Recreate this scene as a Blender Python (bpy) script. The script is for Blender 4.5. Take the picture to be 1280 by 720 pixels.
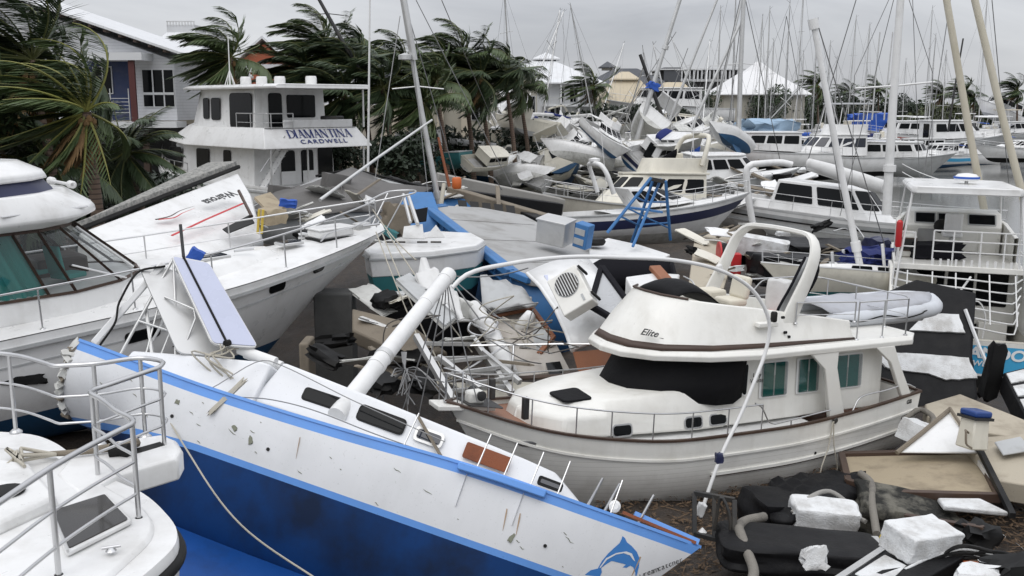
import bpy, bmesh, math, random
import numpy as np
from mathutils import Vector, Matrix, Euler
random.seed(7)
S = bpy.context.scene
for o in list(bpy.data.objects): bpy.data.objects.remove(o)
PI = math.pi
def R(d): return math.radians(d)
# ---------------- camera ----------------
CAM_H = 7.5; FPX = 35/36*1280; PITCH = math.atan(230/FPX)
cam_d = bpy.data.cameras.new('camera'); cam = bpy.data.objects.new('camera', cam_d); S.collection.objects.link(cam)
cam_d.lens = 35; cam_d.sensor_width = 36; cam_d.clip_end = 9000; cam_d.clip_start = 0.05
cam.location = (0, 0, CAM_H); cam.rotation_euler = (PI/2-PITCH, 0, 0)
S.camera = cam
# ---------------- world and sun (overcast) ----------------
W = bpy.data.worlds.new('World'); S.world = W; W.use_nodes = True
nt = W.node_tree; N = nt.nodes; Lk = nt.links
bg = N['Background']; bg.inputs['Strength'].default_value = 0.1
sky = N.new('ShaderNodeTexSky'); sky.sky_type = 'NISHITA'; sky.sun_disc = False
SUN_EL, SUN_AZ = R(58), R(200)
sky.sun_elevation = SUN_EL; sky.sun_rotation = SUN_AZ
tc = N.new('ShaderNodeTexCoord'); mp = N.new('ShaderNodeMapping'); mp.inputs['Scale'].default_value = (1.0, 1.0, 3.6)
nz = N.new('ShaderNodeTexNoise'); nz.inputs['Scale'].default_value = 2.6; nz.inputs['Detail'].default_value = 6; nz.inputs['Roughness'].default_value = 0.55; nz.inputs['Distortion'].default_value = .5
cr = N.new('ShaderNodeValToRGB')
cr.color_ramp.elements[0].position = 0.33; cr.color_ramp.elements[0].color = (3.7, 3.8, 4.1, 1)
cr.color_ramp.elements[1].position = 0.68; cr.color_ramp.elements[1].color = (5.9, 6.0, 6.25, 1)
sx = N.new('ShaderNodeSeparateXYZ'); mr = N.new('ShaderNodeMapRange')
mr.inputs[1].default_value = 0.0; mr.inputs[2].default_value = 0.9; mr.inputs[3].default_value = 0.98; mr.inputs[4].default_value = 2.5
ml = N.new('ShaderNodeVectorMath'); ml.operation = 'SCALE'
mx = N.new('ShaderNodeMix'); mx.data_type = 'RGBA'; mx.inputs[0].default_value = 0.93
Lk.new(tc.outputs['Generated'], mp.inputs[0]); Lk.new(mp.outputs[0], nz.inputs[0]); Lk.new(nz.outputs[0], cr.inputs[0])
Lk.new(tc.outputs['Generated'], sx.inputs[0]); Lk.new(sx.outputs[2], mr.inputs[0])
Lk.new(cr.outputs[0], ml.inputs[0]); Lk.new(mr.outputs[0], ml.inputs['Scale'])
Lk.new(sky.outputs[0], mx.inputs[6]); Lk.new(ml.outputs[0], mx.inputs[7]); Lk.new(mx.outputs[2], bg.inputs[0])
sd = bpy.data.lights.new('sun', 'SUN'); sd.energy = 0.9; sd.angle = R(50); sd.color = (1, .97, .93)
sun = bpy.data.objects.new('sun', sd); S.collection.objects.link(sun)
sv = Vector((math.sin(SUN_AZ)*math.cos(SUN_EL), math.cos(SUN_AZ)*math.cos(SUN_EL), math.sin(SUN_EL)))
sun.rotation_euler = sv.to_track_quat('Z', 'Y').to_euler()
S.view_settings.view_transform = 'Standard'; S.view_settings.look = 'None'; S.view_settings.gamma = 1; S.view_settings.exposure = 0.2
S.render.engine = 'CYCLES'; S.cycles.max_bounces = 6; S.cycles.transparent_max_bounces = 8
# ---------------- materials ----------------
MATS = {}
def mat(name, rgb, rough=.5, metal=0., dirt=0., dcol=(.18, .15, .11), scale=1.2, streak=0., bump=0., bscale=40, var=.06, spec=.5, coat=0., ramp=(.5, .72), speck=0.):
    if name in MATS: return MATS[name]
    m = bpy.data.materials.new(name); m.use_nodes = True; t = m.node_tree; n = t.nodes; l = t.links
    b = n['Principled BSDF']; b.inputs['Roughness'].default_value = rough; b.inputs['Metallic'].default_value = metal
    b.inputs['Specular IOR Level'].default_value = spec; b.inputs['Coat Weight'].default_value = coat
    g = n.new('ShaderNodeTexCoord')
    a = n.new('ShaderNodeTexNoise'); a.inputs['Scale'].default_value = scale*2.3; a.inputs['Detail'].default_value = 4
    l.new(g.outputs['Object'], a.inputs[0])
    v = n.new('ShaderNodeMix'); v.data_type = 'RGBA'
    v.inputs[6].default_value = (*[max(0, c*(1-var)) for c in rgb], 1); v.inputs[7].default_value = (*[min(1, c*(1+var)) for c in rgb], 1)
    l.new(a.outputs[0], v.inputs[0]); out = v.outputs[2]
    def layer(out, sc, vec, amt, lo, hi, det=6, dc=dcol):
        k = n.new('ShaderNodeTexNoise'); k.inputs['Scale'].default_value = sc; k.inputs['Detail'].default_value = det; k.inputs['Roughness'].default_value = .62
        p = n.new('ShaderNodeMapping'); p.inputs['Scale'].default_value = vec; l.new(g.outputs['Object'], p.inputs[0]); l.new(p.outputs[0], k.inputs[0])
        q = n.new('ShaderNodeMapRange'); q.inputs[1].default_value = lo; q.inputs[2].default_value = hi; q.inputs[4].default_value = amt; q.clamp = True
        l.new(k.outputs[0], q.inputs[0])
        x = n.new('ShaderNodeMix'); x.data_type = 'RGBA'; l.new(q.outputs[0], x.inputs[0]); l.new(out, x.inputs[6]); x.inputs[7].default_value = (*dc, 1)
        return x.outputs[2]
    if dirt: out = layer(out, scale, (1, 1, 1), dirt, *ramp)
    if streak: out = layer(out, scale*2.5, (1, 1, .12), streak, .52, .75)
    if speck: out = layer(out, 26, (1, 1, 1), speck, .66, .72, 2)
    l.new(out, b.inputs['Base Color'])
    if dirt or metal:
        k2 = n.new('ShaderNodeMapRange'); k2.inputs[3].default_value = max(0, rough-.12); k2.inputs[4].default_value = min(1, rough+.22)
        l.new(a.outputs[0], k2.inputs[0]); l.new(k2.outputs[0], b.inputs['Roughness'])
    if bump:
        k = n.new('ShaderNodeTexNoise'); k.inputs['Scale'].default_value = bscale; k.inputs['Detail'].default_value = 5; l.new(g.outputs['Object'], k.inputs[0])
        u = n.new('ShaderNodeBump'); u.inputs['Strength'].default_value = bump; u.inputs['Distance'].default_value = .03; l.new(k.outputs[0], u.inputs['Height']); l.new(u.outputs[0], b.inputs['Normal'])
    MATS[name] = m; return m
def band_mat(name, rgb, c2, period, axis, width=.06, rough=.5, base=None, bump=.4, dirt=.25):
    """planks, corrugations or seams: thin lines along one object axis"""
    if name in MATS: return MATS[name]
    m = mat(name, rgb, rough, dirt=dirt, bump=0); t = m.node_tree; n = t.nodes; l = t.links; b = n['Principled BSDF']
    src = b.inputs['Base Color'].links[0].from_socket
    g = n.new('ShaderNodeTexCoord'); s = n.new('ShaderNodeSeparateXYZ'); l.new(g.outputs['Object'], s.inputs[0])
    d = n.new('ShaderNodeMath'); d.operation = 'DIVIDE'; l.new(s.outputs[axis], d.inputs[0]); d.inputs[1].default_value = period
    f = n.new('ShaderNodeMath'); f.operation = 'FRACT'; l.new(d.outputs[0], f.inputs[0])
    c = n.new('ShaderNodeMath'); c.operation = 'LESS_THAN'; l.new(f.outputs[0], c.inputs[0]); c.inputs[1].default_value = width
    x = n.new('ShaderNodeMix'); x.data_type = 'RGBA'; l.new(c.outputs[0], x.inputs[0]); l.new(src, x.inputs[6]); x.inputs[7].default_value = (*c2, 1)
    l.new(x.outputs[2], b.inputs['Base Color'])
    u = n.new('ShaderNodeBump'); u.invert = True; u.inputs['Strength'].default_value = bump; u.inputs['Distance'].default_value = .02; l.new(c.outputs[0], u.inputs['Height']); l.new(u.outputs[0], b.inputs['Normal'])
    return m
def glassy(name, rgb=(.02, .03, .03), amt=.72):
    """thin window glass: part clear, part mirror"""
    if name in MATS: return MATS[name]
    m = bpy.data.materials.new(name); m.use_nodes = True; t = m.node_tree; n = t.nodes; l = t.links
    n.remove(n['Principled BSDF']); tr = n.new('ShaderNodeBsdfTransparent'); tr.inputs[0].default_value = (*[amt+c for c in rgb], 1)
    gl = n.new('ShaderNodeBsdfGlossy'); gl.inputs['Roughness'].default_value = .03; gl.inputs[0].default_value = (.9, .95, .95, 1)
    lw = n.new('ShaderNodeLayerWeight'); lw.inputs[0].default_value = .5; pw = n.new('ShaderNodeMath'); pw.operation = 'POWER'; pw.inputs[1].default_value = 3.5; l.new(lw.outputs['Facing'], pw.inputs[0])
    fr = n.new('ShaderNodeMath'); fr.operation = 'MULTIPLY_ADD'; l.new(pw.outputs[0], fr.inputs[0]); fr.inputs[1].default_value = .6; fr.inputs[2].default_value = .05
    mixs = n.new('ShaderNodeMixShader'); l.new(fr.outputs[0], mixs.inputs[0]); l.new(tr.outputs[0], mixs.inputs[1]); l.new(gl.outputs[0], mixs.inputs[2])
    l.new(mixs.outputs[0], n['Material Output'].inputs[0]); MATS[name] = m; return m
def M(k): return MATS[k]
GR = (.16, .15, .12)
mat('gelcoat_white', (.75, .75, .74), .28, dirt=.26, dcol=(.3, .28, .24), streak=.2, speck=.14, coat=.2, bump=.05, bscale=1.6)
mat('gelcoat_hero', (.76, .75, .705), .3, dirt=.26, dcol=(.33, .3, .23), streak=.2, scale=.9, coat=.15, speck=.1, bump=.05, bscale=1.6)
mat('gelcoat_cream', (.68, .65, .56), .35, dirt=.22, dcol=GR, streak=.18)
mat('gelcoat_yacht', (.73, .74, .755), .4, dirt=.18, dcol=(.35, .36, .34), streak=.12, scale=.7, speck=.3, bump=.05, bscale=1.4)
mat('gelcoat_grey', (.42, .43, .43), .45, dirt=.3, dcol=GR, streak=.25)
mat('gelcoat_dirty', (.58, .58, .55), .45, dirt=.5, dcol=(.13, .12, .1), streak=.35, scale=1.6)
mat('deck_white', (.7, .7, .69), .55, dirt=.3, dcol=GR, scale=1.8, speck=.25)
mat('deck_grey', (.36, .36, .355), .8, dirt=.6, dcol=(.16, .15, .13), scale=.7, bump=.15)
mat('stripe_blue', (.13, .32, .74), .4, dirt=.2, dcol=(.09, .16, .3), speck=.2)
mat('antifoul_navy', (.004, .042, .165), .5, dirt=.8, dcol=(.008, .014, .03), scale=.55, streak=.5, speck=.3, spec=.35, ramp=(.44, .66))
mat('antifoul_blue', (.012, .07, .16), .55, dirt=.4, dcol=(.01, .03, .05))
mat('navy_trim', (.02, .025, .07), .4)
mat('teal_paint', (.03, .16, .17), .5, dirt=.3, dcol=(.02, .06, .06))
mat('boat_blue', (.045, .17, .4), .5, dirt=.3, dcol=(.05, .09, .16), streak=.2)
mat('sky_blue', (.05, .36, .62), .4, dirt=.15)
mat('brown_trim', (.055, .032, .022), .45, dirt=.3, dcol=(.15, .09, .05))
mat('teak', (.26, .1, .045), .5, dirt=.3, dcol=(.1, .05, .03), bump=.2)
band_mat('teak_deck', (.28, .13, .075), (.03, .025, .02), .06, 1, .12)
mat('stainless', (.6, .6, .6), .28, 1., var=.15)
mat('alloy', (.62, .62, .61), .42, .8, dirt=.3, dcol=(.25, .24, .22))
mat('white_alloy', (.74, .74, .73), .4, dirt=.2, dcol=GR)
mat('black_glass', (.005, .006, .007), .1, spec=.16)
mat('navy_glass', (.008, .012, .025), .08, spec=.6)
mat('black_cover', (.007, .007, .008), .65, bump=.3, bscale=9, spec=.15)
mat('black_rubber', (.01, .01, .01), .55, spec=.2, dirt=.3, dcol=(.05, .045, .04))
mat('dark_metal', (.05, .05, .05), .5, .5, dirt=.3)
mat('teal_curtain', (.04, .26, .23), .85)
mat('cream_curtain', (.5, .47, .4), .9)
mat('rust', (.22, .07, .03), .8, dirt=.6, dcol=(.07, .03, .02), bump=.4)
mat('red_paint', (.5, .02, .025), .4, dirt=.2)
mat('orange_paint', (.6, .14, .03), .5)
mat('blue_canvas', (.012, .022, .13), .85, bump=.3, bscale=9)
mat('blue_tarp', (.02, .09, .42), .6, bump=.5, bscale=7)
mat('pale_tarp', (.3, .42, .55), .6, bump=.5, bscale=7)
mat('grey_canvas', (.13, .125, .12), .85, dirt=.45, dcol=(.06, .055, .05), bump=.25, bscale=12, scale=.8)
mat('white_canvas', (.64, .64, .63), .8, dirt=.25, dcol=GR, bump=.3, bscale=8)
mat('black_canvas', (.009, .009, .012), .85, spec=.15, bump=.3, bscale=10)
mat('clear_vinyl', (.4, .41, .42), .25, dirt=.3, bump=.3, bscale=6)
mat('rope', (.46, .43, .36), .9, bump=.5, bscale=120)
mat('dark_rope', (.1, .09, .08), .9)
mat('wire', (.24, .24, .24), .45, .5)
mat('spar_tan', (.58, .54, .44), .5, dirt=.35, dcol=(.36, .32, .2), streak=.2)
mat('driftwood', (.2, .185, .16), .85, dirt=.6, dcol=(.08, .075, .07), scale=3, bump=.6, bscale=40)
mat('plank', (.2, .17, .13), .85, dirt=.5, dcol=(.07, .06, .05), bump=.5, bscale=30)
mat('plywood', (.35, .29, .2), .8, dirt=.65, dcol=(.14, .11, .075), scale=1.6, speck=.4, bump=.15)
mat('pontoon_top', (.42, .375, .295), .8, dirt=.6, dcol=(.17, .135, .1), scale=1.1, bump=.2, speck=.5)
mat('black_poly', (.008, .008, .009), .5, spec=.2, dirt=.35, dcol=(.035, .033, .03), scale=1.6, bump=.25, bscale=18, ramp=(.55, .8))
mat('fouled_black', (.022, .022, .02), .7, spec=.2, dirt=.75, dcol=(.19, .18, .15), scale=2.4, bump=.5, bscale=34, ramp=(.45, .62))
mat('foam', (.7, .71, .71), .85, dirt=.55, dcol=(.26, .24, .21), scale=2.6, bump=.5, bscale=38, speck=.4, ramp=(.42, .66))
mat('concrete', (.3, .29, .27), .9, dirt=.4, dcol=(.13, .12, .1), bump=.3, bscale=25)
mat('nonslip', (.2, .2, .19), .95, dirt=.8, dcol=(.42, .41, .38), scale=9, bump=.6, bscale=60, ramp=(.42, .6))
mat('hypalon', (.55, .57, .6), .55, dirt=.3, dcol=(.3, .3, .29))
mat('vinyl_cream', (.64, .6, .5), .6, dirt=.2)
mat('solar_cell', (.5, .53, .66), .22, dirt=.2, dcol=(.36, .38, .46))
mat('lettering_navy', (.02, .035, .16), .5); mat('lettering_black', (.012, .012, .012), .5); mat('lettering_white', (.78, .8, .8), .5)
mat('dolphin_blue', (.05, .21, .55), .45, dirt=.25, dcol=(.1, .25, .5))
mat('yellow_paint', (.55, .4, .06), .6, dirt=.3)
mat('scuff', (.2, .21, .16), .9, dirt=.6)
glassy('window_glass')
# ---------------- geometry helpers ----------------
def link(o): S.collection.objects.link(o); return o
def tag(o, label=None, cat=None, group=None, kind=None):
    if label: o['label'] = label
    if cat: o['category'] = cat
    if group: o['group'] = group
    if kind: o['kind'] = kind
    return o
def thing(name, label, cat, loc=(0, 0, 0), rot=(0, 0, 0), sc=1, group=None):
    o = bpy.data.objects.new(name, None); o.empty_display_size = .3; link(o)
    o.location = loc; o.rotation_euler = [R(a) for a in rot]; o.scale = (sc, sc, sc)
    return tag(o, label, cat, group)
def at(px, py, Y=None, z=None):
    """the world point seen at this photo pixel, at forward distance Y or at height z"""
    c, s = math.cos(PITCH), math.sin(PITCH)
    a, b = (px-640)/FPX, (360-py)/FPX
    v = Vector((a, c+b*s, -s+b*c))
    t = Y/v.y if Y is not None else (z-CAM_H)/v.z
    return Vector((0, 0, CAM_H))+v*t
def frame_from(d, up=Vector((0, 0, 1))):
    d = d.normalized()
    if abs(d.dot(up)) > .995: up = Vector((1, 0, 0))
    a = d.cross(up).normalized(); return a, a.cross(d).normalized()
class G:
    def __init__(s): s.v = []; s.f = []
    def add(s, vs, fs):
        k = len(s.v); s.v += [tuple(p) for p in vs]; s.f += [tuple(i+k for i in f) for f in fs]; return s
    def box(s, c, d, rot=(0, 0, 0)):
        m = Euler([R(a) for a in rot]).to_matrix(); c = Vector(c)
        vs = [c+m@Vector((x*d[0]/2, y*d[1]/2, z*d[2]/2)) for x in (-1, 1) for y in (-1, 1) for z in (-1, 1)]
        return s.add(vs, [(0, 1, 3, 2), (4, 6, 7, 5), (0, 4, 5, 1), (2, 3, 7, 6), (0, 2, 6, 4), (1, 5, 7, 3)])
    def bar(s, a, b, w, h=None, up=(0, 0, 1)):
        a, b = Vector(a), Vector(b); h = h or w; u, v = frame_from(b-a, Vector(up)); u = u*w/2; v = v*h/2
        vs = [p+i*u+j*v for p in (a, b) for i, j in ((-1, -1), (1, -1), (1, 1), (-1, 1))]
        return s.add(vs, [(3, 2, 1, 0), (4, 5, 6, 7), (0, 1, 5, 4), (1, 2, 6, 5), (2, 3, 7, 6), (3, 0, 4, 7)])
    def tube(s, pts, r, n=8, cyc=False, flat=1.):
        P = [Vector(p) for p in pts]; m = len(P); rs = r if isinstance(r, (list, tuple)) else [r]*m
        vs = []; prev = None
        for i, p in enumerate(P):
            d = (P[(i+1) % m]-P[i-1]) if cyc else (P[min(i+1, m-1)]-P[max(i-1, 0)])
            if d.length < 1e-9: d = Vector((0, 0, 1))
            d.normalize()
            if prev is None: a, b = frame_from(d)
            else:
                a = prev-d*prev.dot(d)
                if a.length < 1e-6: a, b = frame_from(d)
                a.normalize(); b = a.cross(d)
            prev = a
            vs += [p+(a*math.cos(2*PI*k/n)+b*math.sin(2*PI*k/n)*flat)*rs[i] for k in range(n)]
        fs = []
        for i in range(m if cyc else m-1):
            j = (i+1) % m
            fs += [(i*n+k, i*n+(k+1) % n, j*n+(k+1) % n, j*n+k) for k in range(n)]
        if not cyc: fs += [tuple(range(n-1, -1, -1)), tuple((m-1)*n+k for k in range(n))]
        return s.add(vs, fs)
    def grid(s, rows, cyc=False):
        n = len(rows[0]); fs = []
        for i in range(len(rows)-1):
            for k in range(n if cyc else n-1): fs.append((i*n+k, i*n+(k+1) % n, (i+1)*n+(k+1) % n, (i+1)*n+k))
        return s.add([p for r in rows for p in r], fs)
    def loft(s, rings):
        n = len(rings[0]); s.grid(rings, True); k = len(s.v)-n*len(rings)
        s.f += [tuple(k+i for i in range(n-1, -1, -1)), tuple(k+(len(rings)-1)*n+i for i in range(n))]; return s
    def slab(s, poly, thick, axis=None):
        """polygon of 3-D points thickened along its normal"""
        P = [Vector(p) for p in poly]; nrm = Vector((0, 0, 0))
        for i in range(len(P)): a, b = P[i], P[(i+1) % len(P)]; nrm += a.cross(b)
        nrm = Vector(axis) if axis is not None else nrm; nrm.normalize()
        return s.loft([P, [p+nrm*thick for p in P]])
    def lathe(s, prof, c=(0, 0, 0), n=16, axis='z', m=None):
        rows = []
        for r, h in prof:
            row = []
            for k in range(n):
                a = 2*PI*k/n; x, y = r*math.cos(a), r*math.sin(a)
                p = Vector((x, y, h)) if axis == 'z' else Vector((h, x, y)) if axis == 'x' else Vector((y, h, x))
                row.append((m@p if m else p)+Vector(c))
            rows.append(row)
        return s.loft(rows)
    def build(s, name, m, parent=None, bevel=0., smooth=35, seg=2, solid=0., sub=0, **_):
        me = bpy.data.meshes.new(name); me.from_pydata(s.v, [], s.f); me.update()
        bm = bmesh.new(); bm.from_mesh(me); bmesh.ops.recalc_face_normals(bm, faces=bm.faces); bm.to_mesh(me); bm.free()
        o = bpy.data.objects.new(name, me); link(o)
        me.materials.append(MATS[m] if isinstance(m, str) else m)
        if smooth: me.shade_smooth(); me.set_sharp_from_angle(angle=R(smooth))
        if parent: o.parent = parent
        if solid: k = o.modifiers.new('solid', 'SOLIDIFY'); k.thickness = solid; k.offset = 0
        if sub: k = o.modifiers.new('sub', 'SUBSURF'); k.levels = k.render_levels = sub
        if bevel: k = o.modifiers.new('bevel', 'BEVEL'); k.width = bevel; k.segments = seg; k.limit_method = 'ANGLE'; k.angle_limit = R(40)
        return o
def spl(pts):
    """smooth curve through (u, value) control points"""
    X = np.array([p[0] for p in pts], float); Y = np.array([p[1] for p in pts], float)
    if len(X) < 3: return lambda u: float(np.interp(u, X, Y))
    d = np.diff(Y)/np.diff(X); m = np.concatenate([[d[0]], (d[:-1]+d[1:])/2, [d[-1]]])
    for i in range(1, len(m)-1):
        if d[i-1]*d[i] <= 0: m[i] = 0
        else: m[i] = math.copysign(min(abs(m[i]), 3*abs(d[i-1]), 3*abs(d[i])), m[i])
    def f(u):
        u = min(max(u, X[0]), X[-1]); i = min(max(int(np.searchsorted(X, u))-1, 0), len(X)-2); h = X[i+1]-X[i]; t = (u-X[i])/h
        return float((1+2*t)*(1-t)**2*Y[i]+t*(1-t)**2*h*m[i]+t*t*(3-2*t)*Y[i+1]+t*t*(t-1)*h*m[i+1])
    return f
def curve(pts, n=24):
    """3-D points resampled along a smooth curve"""
    P = [Vector(p) for p in pts]; u = [0]
    for a, b in zip(P, P[1:]): u.append(u[-1]+max((b-a).length, 1e-6))
    fs = [spl(list(zip(u, [p[i] for p in P]))) for i in range(3)]
    return [Vector([f(u[-1]*k/(n-1)) for f in fs]) for k in range(n)]
def wire(name, pts, r, m, parent=None, label=None, cat=None, group=None, n=6, sag=None, res=None):
    if sag is not None:
        a, b = Vector(pts[0]), Vector(pts[1]); pts = [a+(b-a)*t-Vector((0, 0, sag*4*t*(1-t))) for t in [i/10 for i in range(11)]]
    elif res: pts = curve(pts, res)
    o = G().tube(pts, r, n).build(name, m, parent, smooth=60)
    return tag(o, label, cat, group)
class Hull:
    """L length, sheer/plan/keel/q as control points over u = 0 stern .. 1 bow"""
    def __init__(s, L, sheer, plan, keel, q=((0, 3.5), (1, 1.3)), r=((0, .7), (1, .9)), rake=1., srake=0.):
        s.L = L; s.zs = spl(sheer); s.b = spl(plan); s.zk = spl(keel); s.q = spl(q); s.r = spl(r); s.rake = rake; s.srake = srake
    def pt(s, u, z, side=1, out=0.):
        zs, zk = s.zs(u), s.zk(u); z = min(max(z, zk), zs); t = (zs-z)/max(zs-zk, 1e-6)
        y = s.b(u)*max(1-t**s.q(u), 0)**s.r(u)+out
        return Vector((s.L*u-s.rake*t*u**5+s.srake*t*(1-u)**5, side*y, z))
    def lvl(s, spec, u):
        k, v = spec; v = v(u) if callable(v) else v
        return max(s.zs(u)+v, s.zk(u)) if k == 's' else max(min(v, s.zs(u)), s.zk(u)) if k == 'z' else s.zk(u)
    def band(s, name, m, top, bot, parent, rows=5, nu=40, out=0., u0=0., u1=1., bev=0., transom=True, thick=0.):
        g = G(); us = [u0+(u1-u0)*i/nu for i in range(nu+1)]; sides = []
        for side in (1, -1):
            gr = []
            for i in range(rows+1):
                gr.append([s.pt(u, s.lvl(top, u)+(s.lvl(bot, u)-s.lvl(top, u))*i/rows, side, out) for u in us])
            g.grid(gr if side == 1 else [r[::-1] for r in gr]); sides.append(gr)
        if transom and u0 == 0: g.grid([[sides[0][i][0], sides[1][i][0]] for i in range(rows+1)])
        o = g.build(name, m, parent, smooth=40)
        bm = bmesh.new(); bm.from_mesh(o.data); bmesh.ops.remove_doubles(bm, verts=bm.verts, dist=1e-4); bmesh.ops.recalc_face_normals(bm, faces=bm.faces); bm.to_mesh(o.data); bm.free()
        o.data.shade_smooth(); o.data.set_sharp_from_angle(angle=R(40))
        if thick: k = o.modifiers.new('solid', 'SOLIDIFY'); k.thickness = thick; k.offset = -1
        return o
    def deck(s, name, m, drop, parent, u0=0., u1=1., inset=.05, camber=.04, nu=30, ny=6, zf=None):
        g = G(); rows = []
        for i in range(nu+1):
            u = u0+(u1-u0)*i/nu; z = (zf(u) if zf else s.zs(u)-drop); b = max(s.pt(u, z, 1)[1]-inset, .004); x = s.pt(u, z)[0]-(.03 if u > .99 else 0)
            rows.append([Vector((x, b*(2*k/ny-1), z+camber*(1-(2*k/ny-1)**2))) for k in range(ny+1)])
        return g.grid(rows).build(name, m, parent, smooth=40)
    def edge(s, name, m, parent, w=.06, h=.05, dz=0., out=0., u0=0., u1=1., nu=40, sides=(1, -1), spec=None, stern=False):
        """a moulding along the sheer (or any level)"""
        g = G()
        def ln(side, u0=u0): return [s.pt(u, s.lvl(spec, u) if spec else s.zs(u), side, out)+Vector((0, 0, dz)) for u in [u0+(u1-u0)*i/nu for i in range(nu+1)]]
        paths = [ln(1)+ln(-1)[::-1][1:]] if len(sides) == 2 and u1 == 1. else [ln(sd) for sd in sides]
        if stern and len(paths) == 1: paths[0].append(paths[0][0].copy())
        for P in paths:
            rows = []
            for i, p in enumerate(P):
                d = P[min(i+1, len(P)-1)]-P[max(i-1, 0)]; a = Vector((d.y, -d.x, 0)); a = a.normalized() if a.length > 1e-6 else Vector((0, 1, 0))
                rows.append([p+a*x*w/2+Vector((0, 0, z*h/2)) for x, z in ((-1, -1), (1, -1), (1, 1), (-1, 1))])
            g.loft(rows)
        return g.build(name, m, parent, smooth=30)
def house(parent, name, rings, m, roof=True, base=False, bevel=.04, seg=3):
    """cabin lofted through closed outlines (list of Vectors each)"""
    g = G(); g.loft(rings); return g.build(name, m, parent, bevel=bevel, seg=seg, smooth=40)
def ring(half, z):
    """outline from port half points (x, y) front to back, mirrored; z number or function of x"""
    f = z if callable(z) else (lambda x: z)
    a = [Vector((x, y, f(x))) for x, y in half]; return a+[Vector((p.x, -p.y, p.z)) for p in a[::-1]]
def rrect(n=4, rad=.25, asp=1.):
    """rounded unit rectangle, rad as a fraction of the height"""
    ps = []; rx, ry = min(rad/asp, .49), min(rad, .49)
    for cx, cy, a0 in ((1-rx, 1-ry, 0), (rx, 1-ry, 90), (rx, ry, 180), (1-rx, ry, 270)):
        for i in range(n+1): a = R(a0+90*i/n); ps.append((cx+rx*math.cos(a), cy+ry*math.sin(a)))
    return ps
def panel(g, quad, rect=(0, 1, 0, 1), rad=.15, thick=.02, off=.002, shape=None):
    """rounded plate on a (bilinear) wall quad A B C D (A-B bottom, D-C top), standing proud outward (normal AB x AD)"""
    A, B, Cc, D = [Vector(p) for p in quad]; s0, s1, t0, t1 = rect
    def pt(s, t): return (A*(1-s)+B*s)*(1-t)+(D*(1-s)+Cc*s)*t
    nrm = (B-A).cross(D-A).normalized(); w = (pt(s1, t0)-pt(s0, t0)).length; h = (pt(s0, t1)-pt(s0, t0)).length
    P = [pt(s0+(s1-s0)*a, t0+(t1-t0)*b)+nrm*off for a, b in (shape or rrect(3, rad, max(w/max(h, 1e-6), .01)))]
    return g.loft([P, [p+nrm*thick for p in P]])
def win(parent, quad, rect, rad=.18, glass='black_glass', frame='black_rubber', fw=.03, shape=None, name='window'):
    """window frame as a part, its pane as a sub-part"""
    g = G(); panel(g, quad, rect, rad, .014, .002, shape); f = g.build(name, frame, parent, bevel=.004, smooth=30)
    A, B, Cc, D = [Vector(p) for p in quad]; W = (B-A).length; Hh = (D-A).length; s0, s1, t0, t1 = rect
    g = G(); panel(g, quad, (s0+fw/W, s1-fw/W, t0+fw/Hh, t1-fw/Hh), rad, .012, .034 if glass == 'window_glass' else .01, shape); g.build('pane', glass, f, smooth=30)
    return f
def railing(parent, path, h=.65, posts=8, r=.014, mids=(.5,), m='stainless', lean=0., name='railing', rp=None, cyc=False, npt=40, sub=True):
    """rail following a path of foot points; posts evenly along it"""
    P = curve(path, npt) if len(path) > 2 else [Vector(path[0])+(Vector(path[1])-Vector(path[0]))*i/(npt-1) for i in range(npt)]
    up = Vector((0, 0, h)); g = G(); g.tube([p+up for p in P], r, 8)
    for k in mids: g.tube([p+up*k for p in P], r*.55, 6)
    o = g.build(name, m, parent, smooth=60)
    gg = G()
    for i in range(posts):
        j = round((npt-1)*i/max(posts-1, 1)); p = P[j]
        if sub: q = G(); q.tube([p, p+up], rp or r*.9, 8); q.lathe([(r*2.6, 0), (r*2.6, .012), (r*1.2, .03)], p, 10); q.build('stanchion', m, o, smooth=60)
        else: gg.tube([p, p+up], rp or r*.9, 6)
    if not sub and gg.v:
        g.add(gg.v, gg.f); bpy.data.objects.remove(o); o = g.build(name, m, parent, smooth=60)
    return o
def text(name, s, size, m, parent, mtx, thick=.004, squash=1., spacing=1., shear=0., bold=0., align='CENTER'):
    c = bpy.data.curves.new(name, 'FONT'); c.body = s; c.size = size; c.extrude = thick; c.align_x = align; c.align_y = 'CENTER'; c.space_character = spacing; c.shear = shear; c.offset = bold
    t = bpy.data.objects.new(name, c); link(t); bpy.context.view_layer.update()
    me = bpy.data.meshes.new_from_object(t.evaluated_get(bpy.context.evaluated_depsgraph_get())); bpy.data.objects.remove(t)
    me.materials.clear(); me.materials.append(MATS[m]); o = bpy.data.objects.new(name, me); link(o); o.parent = parent
    o.matrix_local = mtx@Matrix.Diagonal((squash, 1, 1, 1)); return o
def basis(o, x, y):
    """matrix with origin o, x to the right of the writing, y up it"""
    x = Vector(x).normalized(); y = Vector(y); z = x.cross(y).normalized(); y = z.cross(x)
    return Matrix(((x.x, y.x, z.x, o[0]), (x.y, y.y, z.y, o[1]), (x.z, y.z, z.z, o[2]), (0, 0, 0, 1)))
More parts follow.
